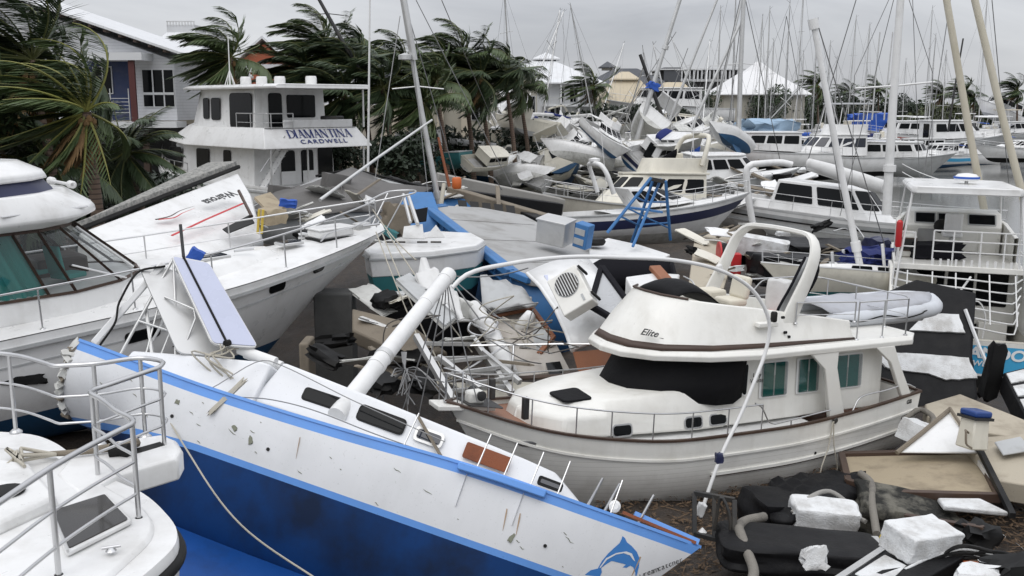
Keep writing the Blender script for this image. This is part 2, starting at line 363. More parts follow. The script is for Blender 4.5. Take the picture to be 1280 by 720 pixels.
def rag(g, c, d, rot=(0, 0, 0), n=4, j=.12, seed=0):
    """a rough block: box with jittered subdivided faces"""
    rnd = random.Random(seed); m = Euler([R(a) for a in rot]).to_matrix(); c = Vector(c); cache = {}; vs = []; fs = []
    def vid(i, k, l):
        if (i, k, l) not in cache:
            p = Vector(((i/n-.5)*d[0]*(1+rnd.uniform(-j, j)), (k/n-.5)*d[1]*(1+rnd.uniform(-j, j)), (l/n-.5)*d[2]*(1+rnd.uniform(-j, j))))
            cache[(i, k, l)] = len(vs); vs.append(c+m@p)
        return cache[(i, k, l)]
    for a in range(n):
        for b in range(n):
            for w in (0, n):
                fs += [(vid(a, b, w), vid(a+1, b, w), vid(a+1, b+1, w), vid(a, b+1, w)), (vid(a, w, b), vid(a+1, w, b), vid(a+1, w, b+1), vid(a, w, b+1)), (vid(w, a, b), vid(w, a+1, b), vid(w, a+1, b+1), vid(w, a, b+1))]
    return g.add(vs, fs)
def copy_tree(o, parent=None):
    c = o.copy(); link(c)
    if parent: c.parent = parent
    for ch in list(o.children): copy_tree(ch, c)
    return c

def place(o, c=None):
    """move the object origin of a mesh built in world coordinates to its own centre"""
    me = o.data; n = len(me.vertices); a = np.empty(n*3); me.vertices.foreach_get('co', a); a = a.reshape(-1, 3)
    k = np.array(c) if c is not None else np.array([*a.mean(0)[:2], a[:, 2].min()]); a -= k; me.vertices.foreach_set('co', a.ravel()); me.update(); o.location = Vector(k); return o
def piece(name, g, m, label, cat, group=None, **k): o = place(g.build(name, m, None, **k)); return tag(o, label, cat, group)
def wpart(name, g, m, parent, **k):
    """a part built in world coordinates under an unrotated parent"""
    o = g.build(name, m, parent, **k); o.location = -parent.location; return o
def rot_thing(name, label, cat, loc, rot, sc=1, group=None): return thing(name, label, cat, loc, rot, sc, group)
# ================= ground, water =================
SHORE = [(-400, -40), (-60, 24), (-24, 30), (-17, 44), (-9, 58), (-3, 78), (6, 100), (20, 128), (38, 150), (70, 172), (130, 190), (300, 215), (900, 260)]
def shore_d(x, y):
    """signed distance to the shoreline, positive inland"""
    best = 1e9; sg = 1
    for (ax, ay), (bx, by) in zip(SHORE, SHORE[1:]):
        dx, dy = bx-ax, by-ay; t = min(1, max(0, ((x-ax)*dx+(y-ay)*dy)/(dx*dx+dy*dy))); px, py = ax+t*dx, ay+t*dy
        d = math.hypot(x-px, y-py)
        if d < best: best = d; sg = 1 if dx*(y-ay)-dy*(x-ax) > 0 else -1
    return best*sg
def land_z(x, y):
    d = shore_d(x, y); t = min(1, max(0, (d+3)/7)); return -1.2+(3.4+max(0, min(1, (60-y)/30))*.9)*t*t*(3-2*t)+.1*math.sin(x*.3)*math.sin(y*.23)
def terrain():
    X = sorted(set([-6000, -3000, -1500, -800, -500, -300, -200, -140]+[-100+4*i for i in range(60)]+[140, 170, 200, 250, 300, 400, 600, 900, 1500, 3000, 6000]))
    Y = sorted(set([-300, -100, -40, -10]+[3*i for i in range(70)]+[215, 230, 260, 300, 400, 600, 1000, 2000, 4000, 8000]))
    g = G(); g.grid([[Vector((x, y, land_z(x, y))) for x in X] for y in Y])
    m = mat('ground_soil', (.13, .11, .08), .95, dirt=.7, dcol=(.05, .07, .03), scale=.12, bump=.4, bscale=3)
    tag(g.build('ground', m, None, smooth=60), kind='structure')
    g = G(); xs = [-6000, -400, -100, 0, 100, 400, 6000]; ys = [-400, 0, 60, 150, 400, 8000]; g.grid([[Vector((x, y, 0)) for x in xs] for y in ys])
    w = mat('water_grey', (.17, .17, .16), .12, bump=.22, bscale=1.3, var=.2, spec=.4)
    tag(g.build('water', w, None, smooth=0), kind='structure')
    rnd = random.Random(3)
    g = G(); rows = []
    for j in range(90):
        y = 8+j*.62; row = []
        for i in range(64):
            x = -17+i*.52; edge = min(x+17, 15.5-x+max(0, 22-y)*.0, 62-y, 3); n = .16*math.sin(x*1.7+y*.6)+.13*math.sin(y*2.1-x*.9)+.12*rnd.uniform(-1, 1)
            row.append(Vector((x+rnd.uniform(-.1, .1), y+rnd.uniform(-.1, .1), .22+n*.6-(.9*(1-edge/3)))))
        rows.append(row)
    m = mat('mud_litter', (.03, .023, .018), .6, dirt=.7, dcol=(.07, .05, .034), scale=3.2, bump=1., bscale=22, speck=.25, var=.4, ramp=(.45, .7))  # base colour darkened to put shade into the gaps between boats
    tag(g.grid(rows).build('mud', m, None, smooth=60), kind='structure')
terrain()
# ================= palms =================
mat('palm_leaf', (.068, .1, .036), .5, var=.4, scale=2); mat('palm_leaf_dark', (.042, .066, .028), .55, var=.4, scale=2); mat('palm_rachis', (.2, .2, .05), .6, var=.3); mat('palm_rachis_dark', (.1, .11, .035), .6, var=.3); mat('palm_dead', (.2, .12, .05), .8, var=.4, scale=3)
band_mat('palm_bark', (.17, .12, .09), (.07, .05, .04), .16, 2, .22, .9, bump=.8, dirt=.4)
mat('coconut', (.16, .11, .03), .6, var=.4)
def frond(g, gr, org, dirv, ln, wind, rnd, droop=.5, pairs=34, wid=.032, leaf=.85):
    """one windblown frond: rachis bending down-wind, leaflets streaming with it"""
    wv = Vector((-1, .12, .1)); d = Vector(dirv).normalized(); P = [Vector(org)]; n = 12; st = ln/n
    for i in range(n):
        k = (i+1)/n; d = (d+wv*wind*k*.34+Vector((0, 0, -droop*k*.24))).normalized(); P.append(P[-1]+d*st)
    if gr is not None: gr.tube(P, [.045*(1-.85*i/n)+.006 for i in range(n+1)], 4)
    up = Vector((0, 0, 1))
    for i in range(pairs):
        k = .12+.88*i/pairs; j = min(int(k*n), n-1); f = k*n-j; p = P[j].lerp(P[j+1], f); d = (P[j+1]-P[j]).normalized(); s = d.cross(up)
        if s.length < .05: s = Vector((0, 1, 0))
        s.normalize(); L = leaf*(.45+.9*math.sin(PI*min(1, k*.85+.12)))*rnd.uniform(.8, 1.15)
        for sd in (1, -1):
            v = (d*.75+s*sd*.75+wv*wind*.55+Vector((0, 0, -.25-.25*droop))).normalized(); v2 = (v+wv*wind*.4+Vector((rnd.uniform(-.15, .15), rnd.uniform(-.15, .15), -.35*droop))).normalized()
            a = v.cross(up); a = a.normalized()*wid*rnd.uniform(.8, 1.3) if a.length > .05 else Vector((0, wid, 0)); a += up*rnd.uniform(-.4, .4)*wid
            q = p+v*L*.5; e = q+v2*L*.5
            g.add([p-a*.5, p+a*.5, q+a, q-a, e], [(0, 1, 2, 3), (3, 2, 4)])
def crown(seed, nf=26, ln=3.4, wind=1., dense=34, young=3, leaf=.85, wid=.034, bias=.35):
    rnd = random.Random(seed); g, gr = G(), G()
    for i in range(nf):
        a = 2.4*i+rnd.uniform(-.3, .3); el = rnd.uniform(-.95, 1.25); v = Vector((math.cos(a)*math.cos(el)-bias*wind, math.sin(a)*math.cos(el), math.sin(el)+.15))
        frond(g, gr, (0, 0, 0), v, ln*rnd.uniform(.8, 1.15), wind*rnd.uniform(.7, 1.25), rnd, rnd.uniform(.25, .95), dense, wid, leaf)
    return g, gr, rnd
CROWNS = {}
def palm(label, x, y, zc, h, seed, ln=3.4, wind=1., nf=26, dense=34, lean=.6, tr=.16, leafm='palm_leaf', group='wind blown palms along the shore', dead=5, rot=0., detail=True, bias=.35, rach='palm_rachis_dark'):
    zb = zc-h
    t = thing('palm_tree', label, 'palm', (x, y, zb), (0, 0, 0), 1, group)
    P = curve([(lean, 0, -.5), (lean*.7, .1, h*.35), (lean*.2, .05, h*.75), (0, 0, h)], 14)
    tk = G().tube(P, [tr*(1.25-.5*i/13) for i in range(14)], 10).build('trunk', 'palm_bark', t, smooth=60)
    key = (seed, nf, ln, dense, leafm)
    if key in CROWNS:
        c0, d0 = CROWNS[key]; c = c0.copy(); link(c); c.parent = t; c.location = (0, 0, h); r = d0.copy(); link(r); r.parent = c; return t
    g, gr, rnd = crown(seed, nf, ln, wind, dense, leaf=ln*.26, wid=.0125*ln, bias=bias)
    c = g.build('crown', leafm, t, smooth=0); c.location = (0, 0, h); r = gr.build('rachis', rach, c, smooth=60); CROWNS[key] = (c, r)
    if detail:
        dg = G()
        for i in range(dead): a = rnd.uniform(0, 6.3); frond(dg, None, (0, 0, -.1), (math.cos(a)*.5-.2, math.sin(a)*.5, -.6), ln*.6, .5, rnd, 1.2, 20, .011*ln, ln*.18)
        for i in range(9): a = rnd.uniform(0, 6.3); dg.lathe([(.02, -.13), (.1, -.05), (.1, .05), (.03, .13)], (.22*math.cos(a), .22*math.sin(a), -.2-rnd.uniform(0, .3)), 6)
        dg.build('dead_fronds', 'palm_dead', t, smooth=0).location = (0, 0, h)
    return t
def palm_px(label, px, py, Y, hb, seed, **k): p = at(px, py, Y); return palm(label, p.x, p.y, p.z, p.z-hb, seed, **k)
def palms():
    big = palm_px('large palm nearest the camera at left, yellow stalks bent upward', 108, 140, 32, 1.6, 11, ln=3.2, nf=24, dense=46, lean=.1, tr=.2, dead=14, group=None, wind=1.2, bias=.5, rach='palm_rachis')
    g, gr = G(), G(); rnd = random.Random(4)                   # bare young stalks thrown up and down from the near palm
    for v, l, w, dr in (((-.15, 0, 1), 2.0, .35, 0), ((.12, 0, 1), 1.9, .15, 0), ((-.5, -.2, .8), 2.3, .7, 0), ((-.9, -.2, .3), 2.6, .5, .4), ((.5, -.1, .35), 1.2, -.3, .6), ((-.5, -.4, -.5), 2.4, .4, .6), ((-.2, -.4, -.8), 2.8, .5, .3), ((.35, -.3, -.6), 2.6, .05, .3), ((.1, -.4, -.8), 3.0, .1, .2)):
        frond(g, gr, (0, 0, 0), v, l, w, rnd, dr, 16, .03, .5)
    f = gr.build('young_stalks', 'palm_rachis', big, smooth=60); f.location = (0, 0, at(108, 140, 32).z-1.6); g.build('torn_leaflets', 'palm_leaf', f, smooth=0)
    palm_px('dark palm filling the left edge of the frame behind the near palm', 40, 75, 36, 2.0, 12, ln=4.2, nf=30, dense=44, leafm='palm_leaf_dark', group=None)
    palm_px('dark palm rising between the near palm and the house wall', 48, 118, 38, 2.0, 16, ln=3.4, nf=34, dense=42, leafm='palm_leaf', group=None, bias=.5)
    palm_px('dark palm drooping low at the left edge in front of the house', -15, 150, 35, 2.0, 13, ln=4.0, nf=28, dense=40, leafm='palm_leaf_dark', group=None)
    palm_px('shaggy dark palm hanging under the house balcony', 158, 192, 40, 2.0, 14, ln=2.5, nf=24, dense=40, leafm='palm_leaf_dark', wind=-.25, group=None)
    palm_px('shaggy dark palm low beside the trunk of the near palm', 60, 205, 37, 2.0, 15, ln=3.4, nf=24, dense=36, leafm='palm_leaf_dark', wind=.2, group=None)
    L = [(288, 72, 62, 21, 4.0, 'palm standing behind the left end of the house boat roof'), (382, 90, 66, 22, 4.2, 'palm behind the house boat roof, beside the orange gable'), (405, 58, 68, 23, 4.4, 'tall palm rising behind the middle of the house boat roof'), (448, 72, 66, 24, 4.2, 'palm just behind the right end of the house boat roof'),
         (478, 110, 64, 22, 4.4, 'palm right of the house boat roof, left of the slanting mast'), (507, 86, 72, 25, 4.4, 'palm behind the slanting silver mast'), (545, 100, 70, 21, 4.6, 'low crowned palm just right of the slanting mast'), (578, 72, 74, 23, 4.8, 'tall palm with raised crown in the middle of the palm row'), (600, 96, 73, 26, 4.8, 'palm with yellow stalks in the middle of the palm row'),
         (632, 88, 76, 24, 4.6, 'palm left of the white house with a cupola'), (650, 108, 80, 25, 4.4, 'palm touching the left wall of the white house with a cupola'), (528, 128, 66, 23, 4.2, 'low dark palm above the green hulled boat'), (430, 118, 63, 26, 4.0, 'low palm behind the upper deck of the house boat')]
    for px, py, Y, sd, ln, lb in L:
        palm_px(lb, px, py, Y, 2.2, sd, ln=3.6, dense=42, nf=42, leafm='palm_leaf' if sd % 2 else 'palm_leaf_dark', lean=.8)
    p = at(303, 60, 60); g = G(); g.bar((p.x, p.y, p.z+1.6), (p.x, p.y, p.z-1.4), .05)
    for px, py, Y, sd, lb in ((742, 108, 112, 23, 'small palm in front of the white house, right of its balcony'), (1022, 106, 165, 21, 'far dark palm right of the white marquee roof'), (1098, 112, 190, 23, 'far palm above the tree line left of the tall thick mast'), (1178, 118, 185, 25, 'far palm on the tree line near the first tan spar'), (1206, 115, 180, 21, 'far palm left of the beached ship'), (1272, 112, 170, 24, 'far palm right of the beached ship at the frame edge'), (1218, 122, 190, 22, 'far palm just behind the bow of the beached ship'), (1062, 118, 190, 26, 'far palm on the tree line behind the marina')):
        palm_px(lb, px, py, Y, 2.2, sd, ln=3.5, dense=40, nf=30, leafm='palm_leaf' if sd % 2 else 'palm_leaf_dark', group='small far palms')
palms()
# ================= bushes and far trees =================
def leafy(g, c, rad, n, rnd, leaf=.35):
    for _ in range(n):
        v = Vector((rnd.gauss(0, 1), rnd.gauss(0, 1), rnd.gauss(0, 1))).normalized()*rnd.uniform(.5, 1.05)**.6; p = Vector((c[0]+v.x*rad[0], c[1]+v.y*rad[1], c[2]+v.z*rad[2]))
        a = Vector((rnd.uniform(-1, 1), rnd.uniform(-1, 1), rnd.uniform(-1, 1))).normalized(); b = a.cross(Vector((rnd.uniform(-1, 1), rnd.uniform(-1, 1), 1))).normalized(); s = leaf*rnd.uniform(.5, 1.3)
        g.add([p-a*s, p+b*s*.5, p+a*s, p-b*s*.5], [(0, 1, 2, 3)])
mat('tree_leaf', (.03, .05, .02), .6, var=.5, scale=.3); mat('tree_leaf_light', (.07, .085, .03), .6, var=.5, scale=.3); mat('tree_leaf_dark', (.016, .028, .013), .6, var=.5, scale=.3); mat('wood_bark', (.1, .08, .06), .9)
def tree(label, px, py, Y, w, h, seed, m='tree_leaf', group='trees on the far shore', zb=2.0, n=2600, leaf=None):
    rnd = random.Random(seed); p = at(px, py, Y); t = thing('leafy_tree', label, 'tree', (p.x, p.y, zb), group=group); top = p.z-zb
    g = G(); leaf = leaf or w*.035
    for i in range(9): a = rnd.uniform(0, 6.3); r = w*.5*rnd.uniform(0, .75); leafy(g, (r*math.cos(a), r*math.sin(a), top-h*rnd.uniform(.25, .75)), (w*.26*rnd.uniform(.7, 1.3), w*.26, h*.26), n//9, rnd, leaf)
    g.build('crown', m, t, smooth=0); g = G(); g.tube([(0, 0, -.5), (.1, 0, max(.4, top-h*.6))], [.25, .14], 7)
    for i in range(3): g.tube([(.1, 0, max(.3, top-h*.75)), (rnd.uniform(-.3, .3)*w, rnd.uniform(-.3, .3)*w, top-h*.35)], [.12, .05], 5)
    g.build('trunk', 'wood_bark', t); return t
tl = ['far round leafy tree on the shore behind the marina', 'far dark tree in the tree line across the marina']
for i, (px, py, Y, w, h, m) in enumerate([(1000, 118, 175, 9, 7, 'tree_leaf'), (1030, 112, 185, 11, 9, 'tree_leaf_dark'), (1050, 122, 190, 10, 8, 'tree_leaf'), (1078, 122, 200, 12, 8, 'tree_leaf_dark'), (1100, 120, 195, 10, 9, 'tree_leaf_dark'), (1125, 116, 200, 10, 9, 'tree_leaf_dark'), (1150, 121, 205, 13, 9, 'tree_leaf'), (1172, 124, 200, 11, 9, 'tree_leaf_light'), (1196, 128, 195, 12, 8, 'tree_leaf_light'), (1150, 140, 188, 12, 6, 'tree_leaf_light'), (1180, 145, 185, 12, 6, 'tree_leaf_light'), (1120, 145, 188, 10, 6, 'tree_leaf'), (1240, 122, 195, 11, 9, 'tree_leaf'), (1262, 128, 180, 9, 9, 'tree_leaf_dark'), (1290, 122, 175, 10, 9, 'tree_leaf_dark'), (842, 100, 150, 7, 6, 'tree_leaf_dark'), (960, 105, 160, 7, 7, 'tree_leaf'), (985, 112, 165, 8, 6, 'tree_leaf_dark'), (880, 104, 150, 5, 5, 'tree_leaf')]):
    tree(['far round leafy tree', 'far dark crowned tree', 'far pale green tree'][0 if m == 'tree_leaf' else 1 if m.endswith('dark') else 2]+f" on the shore, {['near the marquee', 'behind the marina masts', 'by the thick white mast', 'between the two tan spars', 'right of the beached ship'][0 if px < 1010 else 1 if px < 1100 else 2 if px < 1160 else 3 if px < 1230 else 4]}", px, py, Y, w, h, 60+i, m)
for i, (px, py, Y, w, h) in enumerate([(765, 128, 118, 7, 3), (790, 132, 118, 6, 3), (815, 128, 118, 6, 3), (845, 132, 120, 6, 3), (745, 135, 112, 5, 2.6), (705, 140, 112, 5, 2.4), (670, 142, 105, 6, 3), (420, 150, 60, 5, 4), (500, 160, 62, 6, 4), (560, 150, 78, 8, 6), (610, 150, 80, 8, 6), (640, 150, 84, 6, 5), (150, 205, 42, 5, 4), (60, 215, 42, 6, 5), (20, 220, 40, 6, 5), (105, 190, 44, 8, 6), (200, 215, 48, 5, 3)]):
    tree(f"dark bush {['under the beige pavilion roof', 'in front of the white house', 'behind the house boat', 'under the palm row', 'under the house at left'][0 if i < 4 else 1 if i < 7 else 2 if i < 9 else 3 if i < 12 else 4]}", px, py, Y, w, h, 90+i, 'tree_leaf_dark', 'dark bushes along the shore', zb=2.2, n=2400)
# ================= buildings =================
mat('wall_white', (.62, .63, .64), .7, dirt=.15, scale=.3); mat('wall_cream', (.5, .45, .36), .8, dirt=.2, scale=.3); mat('wall_beige', (.42, .4, .34), .8, dirt=.2, scale=.3)
band_mat('weatherboard', (.62, .63, .65), (.4, .41, .43), .2, 2, .07, .6, dirt=.15); mat('panel_navy', (.02, .035, .1), .5, dirt=.15)
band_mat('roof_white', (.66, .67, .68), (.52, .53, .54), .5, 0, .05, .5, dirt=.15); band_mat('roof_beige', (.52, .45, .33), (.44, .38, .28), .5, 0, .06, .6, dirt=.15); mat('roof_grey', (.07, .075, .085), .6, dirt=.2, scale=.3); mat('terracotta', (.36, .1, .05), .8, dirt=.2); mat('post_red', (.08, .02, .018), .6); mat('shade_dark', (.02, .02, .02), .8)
band_mat('shade_slats', (.35, .36, .38), (.06, .06, .07), 1.4, 0, .45, .6)
def hip(parent, name, m, x0, x1, y0, y1, z0, z1, ridge=.35, th=.15):
    cx, cy = (x0+x1)/2, (y0+y1)/2; rx, ry = (x1-x0)/2*ridge, (y1-y0)/2*ridge
    lo = [Vector(p) for p in ((x0, y0, z0), (x1, y0, z0), (x1, y1, z0), (x0, y1, z0))]
    g = G(); g.loft([[p-Vector((0, 0, th)) for p in lo], lo, [Vector(p) for p in ((cx-rx, cy-ry, z1), (cx+rx, cy-ry, z1), (cx+rx, cy+ry, z1), (cx-rx, cy+ry, z1))]]); return g.build(name, m, parent, smooth=0)
def bx(parent, name, m, x0, x1, y0, y1, z0, z1, bevel=0): return G().box(((x0+x1)/2, (y0+y1)/2, (z0+z1)/2), (x1-x0, y1-y0, z1-z0)).build(name, m, parent, bevel=bevel, smooth=0)
def fwin(parent, x0, x1, z0, z1, y=0, glass='black_glass', fr='wall_white', mull=0, name='window'):
    f = bx(parent, name, fr, x0, x1, y-.07, y+.05, z0, z1); n = mull+1; w = (x1-x0)/n
    for i in range(n): bx(f, 'pane', glass, x0+w*i+.05, x0+w*(i+1)-.05, y-.09, y-.065, z0+.06, z1-.06)
    return f
def px_house(name, label, px, Y, zb, cat='house', rz=0): p = at(px, 130, Y); return thing(name, label, cat, (p.x, Y, zb), (0, 0, rz))
def buildings():
    # waterfront house at the left, Y = 45: local x from px 0..225
    t = px_house('waterfront_house', 'white boarded house with navy wall panel and balcony behind the near palm', 0, 66, 2.2); s = 66/FPX; X = lambda px: px*s; Z = lambda py: CAM_H-2.2+(130-py)*s
    g = G(); g.loft([[Vector((X(a), y, z)) for a, z in ((-60, Z(150)), (217, Z(150)), (217, Z(78)), (-60, Z(-20)))] for y in (0, 9)]); g.build('upper_wall', 'weatherboard', t, smooth=0)
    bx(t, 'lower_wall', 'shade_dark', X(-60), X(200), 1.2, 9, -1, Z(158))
    g = G(); a, b = Vector((X(-70), -1.0, Z(-30))), Vector((X(232), -1.0, Z(72))); g.loft([[a, b, b+Vector((0, 0, .16)), a+Vector((0, 0, .16))], [p+Vector((0, 11, 0)) for p in (a, b, b+Vector((0, 0, .16)), a+Vector((0, 0, .16)))]]); rf = g.build('skillion_roof', 'roof_white', t, smooth=0)
    for i in range(16): k = .12+i*.058; p = a.lerp(b, k); G().bar(p+Vector((0, .1, -.12)), p+Vector((0, 1.0, -.12)), .16, .16).build('rafter', 'brown_trim', rf)
    bx(t, 'navy_panel', 'panel_navy', X(112), X(163), -.18, .02, Z(150), Z(79))
    fwin(t, X(119), X(142), Z(118), Z(85), -.2, mull=1); w = fwin(t, X(177), X(216), Z(134), Z(88), -.02, mull=2); bx(w, 'sill_rail', 'wall_white', X(178), X(216), -.14, -.05, Z(119), Z(116))
    bx(t, 'balcony_slab', 'wall_white', X(60), X(228), -2.0, 0, Z(158), Z(151)); bx(t, 'balcony_post', 'post_red', X(174), X(181), -1.9, -1.7, Z(151), Z(78)); bx(t, 'pergola_beam', 'wall_white', X(116), X(192), -2.1, -.0, Z(79), Z(70))
    g = G()
    for k in range(5): z = Z(140)+k*.22; g.bar((X(62), -1.85, z), (X(172), -1.85, z), .035)
    for k in range(6): x = X(62+22*k); g.bar((x, -1.85, Z(151)), (x, -1.85, Z(112)), .05)
    g.build('balcony_railing', 'alloy', t, smooth=0); bx(t, 'ground_post', 'brown_trim', X(176), X(183), -.6, -.3, -1, Z(158)); bx(t, 'ground_post', 'brown_trim', X(100), X(106), -.6, -.3, -1, Z(158))
    # white roofed house behind
    def hp(name, label, px0, px1, Y, eave, ridge_py, zb, wall, roof, over=.9, depth=12, rid=.3, cat='house'):
        t = px_house(name, label, (px0+px1)/2, Y, zb, cat); s = Y/FPX; w = (px1-px0)*s/2; Z = lambda py: CAM_H-zb+(130-py)*s
        bx(t, 'wall', wall, -w+over, w-over, over, depth-over, -1, Z(eave)); hip(t, 'roof', roof, -w, w, 0, depth, Z(eave), Z(ridge_py), rid); return t, (lambda px: (px-(px0+px1)/2)*s), Z
    t, X, Z = hp('white_roofed_house', 'cream house with white hip roof topped by a small railed platform, behind the boarded house', 150, 268, 78, 92, 40, 2.2, 'wall_cream', 'roof_white', rid=.3)
    bx(t, 'roof_platform', 'wall_white', X(190), X(226), 4.5, 7.5, Z(42), Z(30)); g = G()
    for k in range(10): x = X(191+3.8*k); g.bar((x, 4.5, Z(32)), (x, 4.5, Z(26)), .06)
    g.bar((X(190), 4.5, Z(26)), (X(226), 4.5, Z(26)), .08); g.build('platform_railing', 'alloy', t); fwin(t, X(228), X(240), Z(120), Z(100), .8)
    t = px_house('gabled_house', 'terracotta gabled house with white roof edge, just above the house boat roof', 325, 92, 2.2); s = 92/FPX; Z = lambda py: CAM_H-2.2+(130-py)*s
    g = G(); g.loft([[Vector((x*s, y, z)) for x, z in ((-18, -1), (30, -1), (30, Z(78)), (8, Z(58)), (-18, Z(76)))] for y in (0, 9)]); g.build('wall', 'terracotta', t, smooth=0)
    for a, b in (((-24, 78), (8, 52)), ((8, 52), (38, 80))): G().loft([[Vector((a[0]*s, y, Z(a[1]))), Vector((b[0]*s, y, Z(b[1]))), Vector((b[0]*s, y, Z(b[1])+.25)), Vector((a[0]*s, y, Z(a[1])+.25))] for y in (-.6, 9.5)]).build('roof', 'roof_white', t, smooth=0)
    bx(t, 'white_band', 'wall_white', -18*s, 30*s, -.1, .0, Z(92), Z(82))
    # cream apartment behind the palms
    t = px_house('apartment_building', 'cream apartment building with tall pale columns hidden behind the palm row', 570, 95, 2.2); s = 95/FPX; Z = lambda py: CAM_H-2.2+(130-py)*s
    bx(t, 'wall', 'wall_beige', -100*s, 100*s, 1, 12, -1, Z(96)); hip(t, 'roof', 'roof_grey', -105*s, 105*s, 0, 13, Z(96), Z(70), .5)
    for px in (-88, -76, -62, -20, 10, 60, 82): bx(t, 'column', 'wall_cream', px*s-.3, px*s+.3, .2, .9, -1, Z(96))
    for px in (-40, 30, 90): fwin(t, (px-12)*s, (px+8)*s, Z(150), Z(120), 1, mull=1)
    # white two storey house with cupola
    t, X, Z = hp('cupola_house', 'white two storey house with white hip roof and louvred cupola', 606, 756, 120, 104, 76, 2.2, 'wall_white', 'roof_white', over=1.3, rid=.18, depth=13)
    bx(t, 'cupola', 'wall_white', X(672), X(697), 5.6, 7.6, Z(82), Z(72)); hip(t, 'cupola_roof', 'roof_white', X(667), X(702), 5.1, 8.1, Z(73), Z(65), .05)
    for k in range(6): bx(t, 'louvre', 'shade_dark', X(674+4*k), X(676.5+4*k), 5.54, 5.6, Z(80), Z(74))
    for a, b, c, d in ((688, 694, 152, 133), (695, 701, 152, 133), (712, 722, 128, 110), (700, 706, 128, 110), (640, 650, 150, 135), (650, 658, 128, 112)): fwin(t, X(a), X(b), Z(c), Z(d), 1.3)
    bx(t, 'balcony_slab', 'wall_white', X(678), X(745), .1, 1.3, Z(133), Z(130)); g = G()
    for k in range(16): x = X(680+4*k); g.bar((x, .15, Z(130)), (x, .15, Z(122)), .06); g.bar((x, .15, Z(152)), (x, .15, Z(144)), .06)
    for z in (122, 144): g.bar((X(680), .15, Z(z)), (X(742), .15, Z(z)), .08)
    g.build('balcony_railing', 'alloy', t)
    for px in (680, 700, 722, 743): bx(t, 'veranda_post', 'wall_white', X(px), X(px+2), .1, .35, -1, Z(104))
    # dark roofed house with cupola
    t, X, Z = hp('dark_roofed_house', 'house with dark grey roof and small pagoda cupola beyond the pavilion', 730, 842, 150, 108, 86, 2.2, 'wall_beige', 'roof_grey', rid=.25)
    bx(t, 'cupola', 'wall_beige', X(757), X(770), 5, 7, Z(88), Z(83)); hip(t, 'cupola_roof', 'roof_grey', X(753), X(774), 4.4, 7.6, Z(84), Z(77), .05)
    # beige pavilion, two roofs
    t = px_house('beige_pavilion', 'open pavilion with two beige metal hip roofs and a raised top tier', 800, 128, 2.2, 'pavilion'); s = 128/FPX; X = lambda px: (px-800)*s; Z = lambda py: CAM_H-2.2+(130-py)*s
    hip(t, 'roof', 'roof_beige', X(750), X(824), 0, 9, Z(127), Z(99), .4); hip(t, 'upper_roof', 'roof_beige', X(768), X(802), 2, 7, Z(99), Z(90), .3); bx(t, 'roof_lantern', 'wall_beige', X(772), X(798), 2.4, 6.6, Z(101), Z(98))
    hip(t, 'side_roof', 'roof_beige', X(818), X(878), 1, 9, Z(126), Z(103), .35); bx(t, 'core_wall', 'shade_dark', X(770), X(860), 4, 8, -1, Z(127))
    for px in (756, 779, 800, 822, 848, 868): bx(t, 'post', 'wall_beige', X(px), X(px+4), .6, .9, -1, Z(126))
    # long modern building
    t = px_house('modern_block', 'long white modern block with vertical fins on the skyline', 876, 185, 2.2, 'building'); s = 185/FPX; X = lambda px: (px-876)*s; Z = lambda py: CAM_H-2.2+(130-py)*s
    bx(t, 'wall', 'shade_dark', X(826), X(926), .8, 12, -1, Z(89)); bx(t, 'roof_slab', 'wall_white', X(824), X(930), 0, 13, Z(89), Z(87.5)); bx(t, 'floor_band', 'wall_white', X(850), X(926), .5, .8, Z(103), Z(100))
    for k in range(16): bx(t, 'fin', 'wall_white', X(851+4.9*k), X(852.6+4.9*k), .1, .8, Z(103), Z(89))
    bx(t, 'grey_tower', 'roof_grey', X(830), X(850), .2, 6, Z(104), Z(86))
    # big white marquee
    t, X, Z = hp('white_marquee', 'large white tent roofed building with raised peak behind the tallest masts', 900, 1014, 160, 118, 90, 2.2, 'wall_beige', mat('tent_white', (.7, .7, .7), .7), rid=.3, cat='marquee', depth=14)
    hip(t, 'peak', 'tent_white', X(930), X(988), 4.5, 9.5, Z(100), Z(77), .08)
    # low white pavilion and jetty hut among the boats
    p = at(648, 154, 88); t = thing('shore_kiosk', 'small square white kiosk with low pyramid roof on one thick post', 'kiosk', (p.x, 88, 1.6)); z = p.z-1.6; hip(t, 'roof', 'roof_white', -2.4, 2.4, -2.2, 2.2, z-.35, z+.25, .05); bx(t, 'post', 'wall_white', -.35, .1, -.3, .3, -1, z-.4)
buildings()
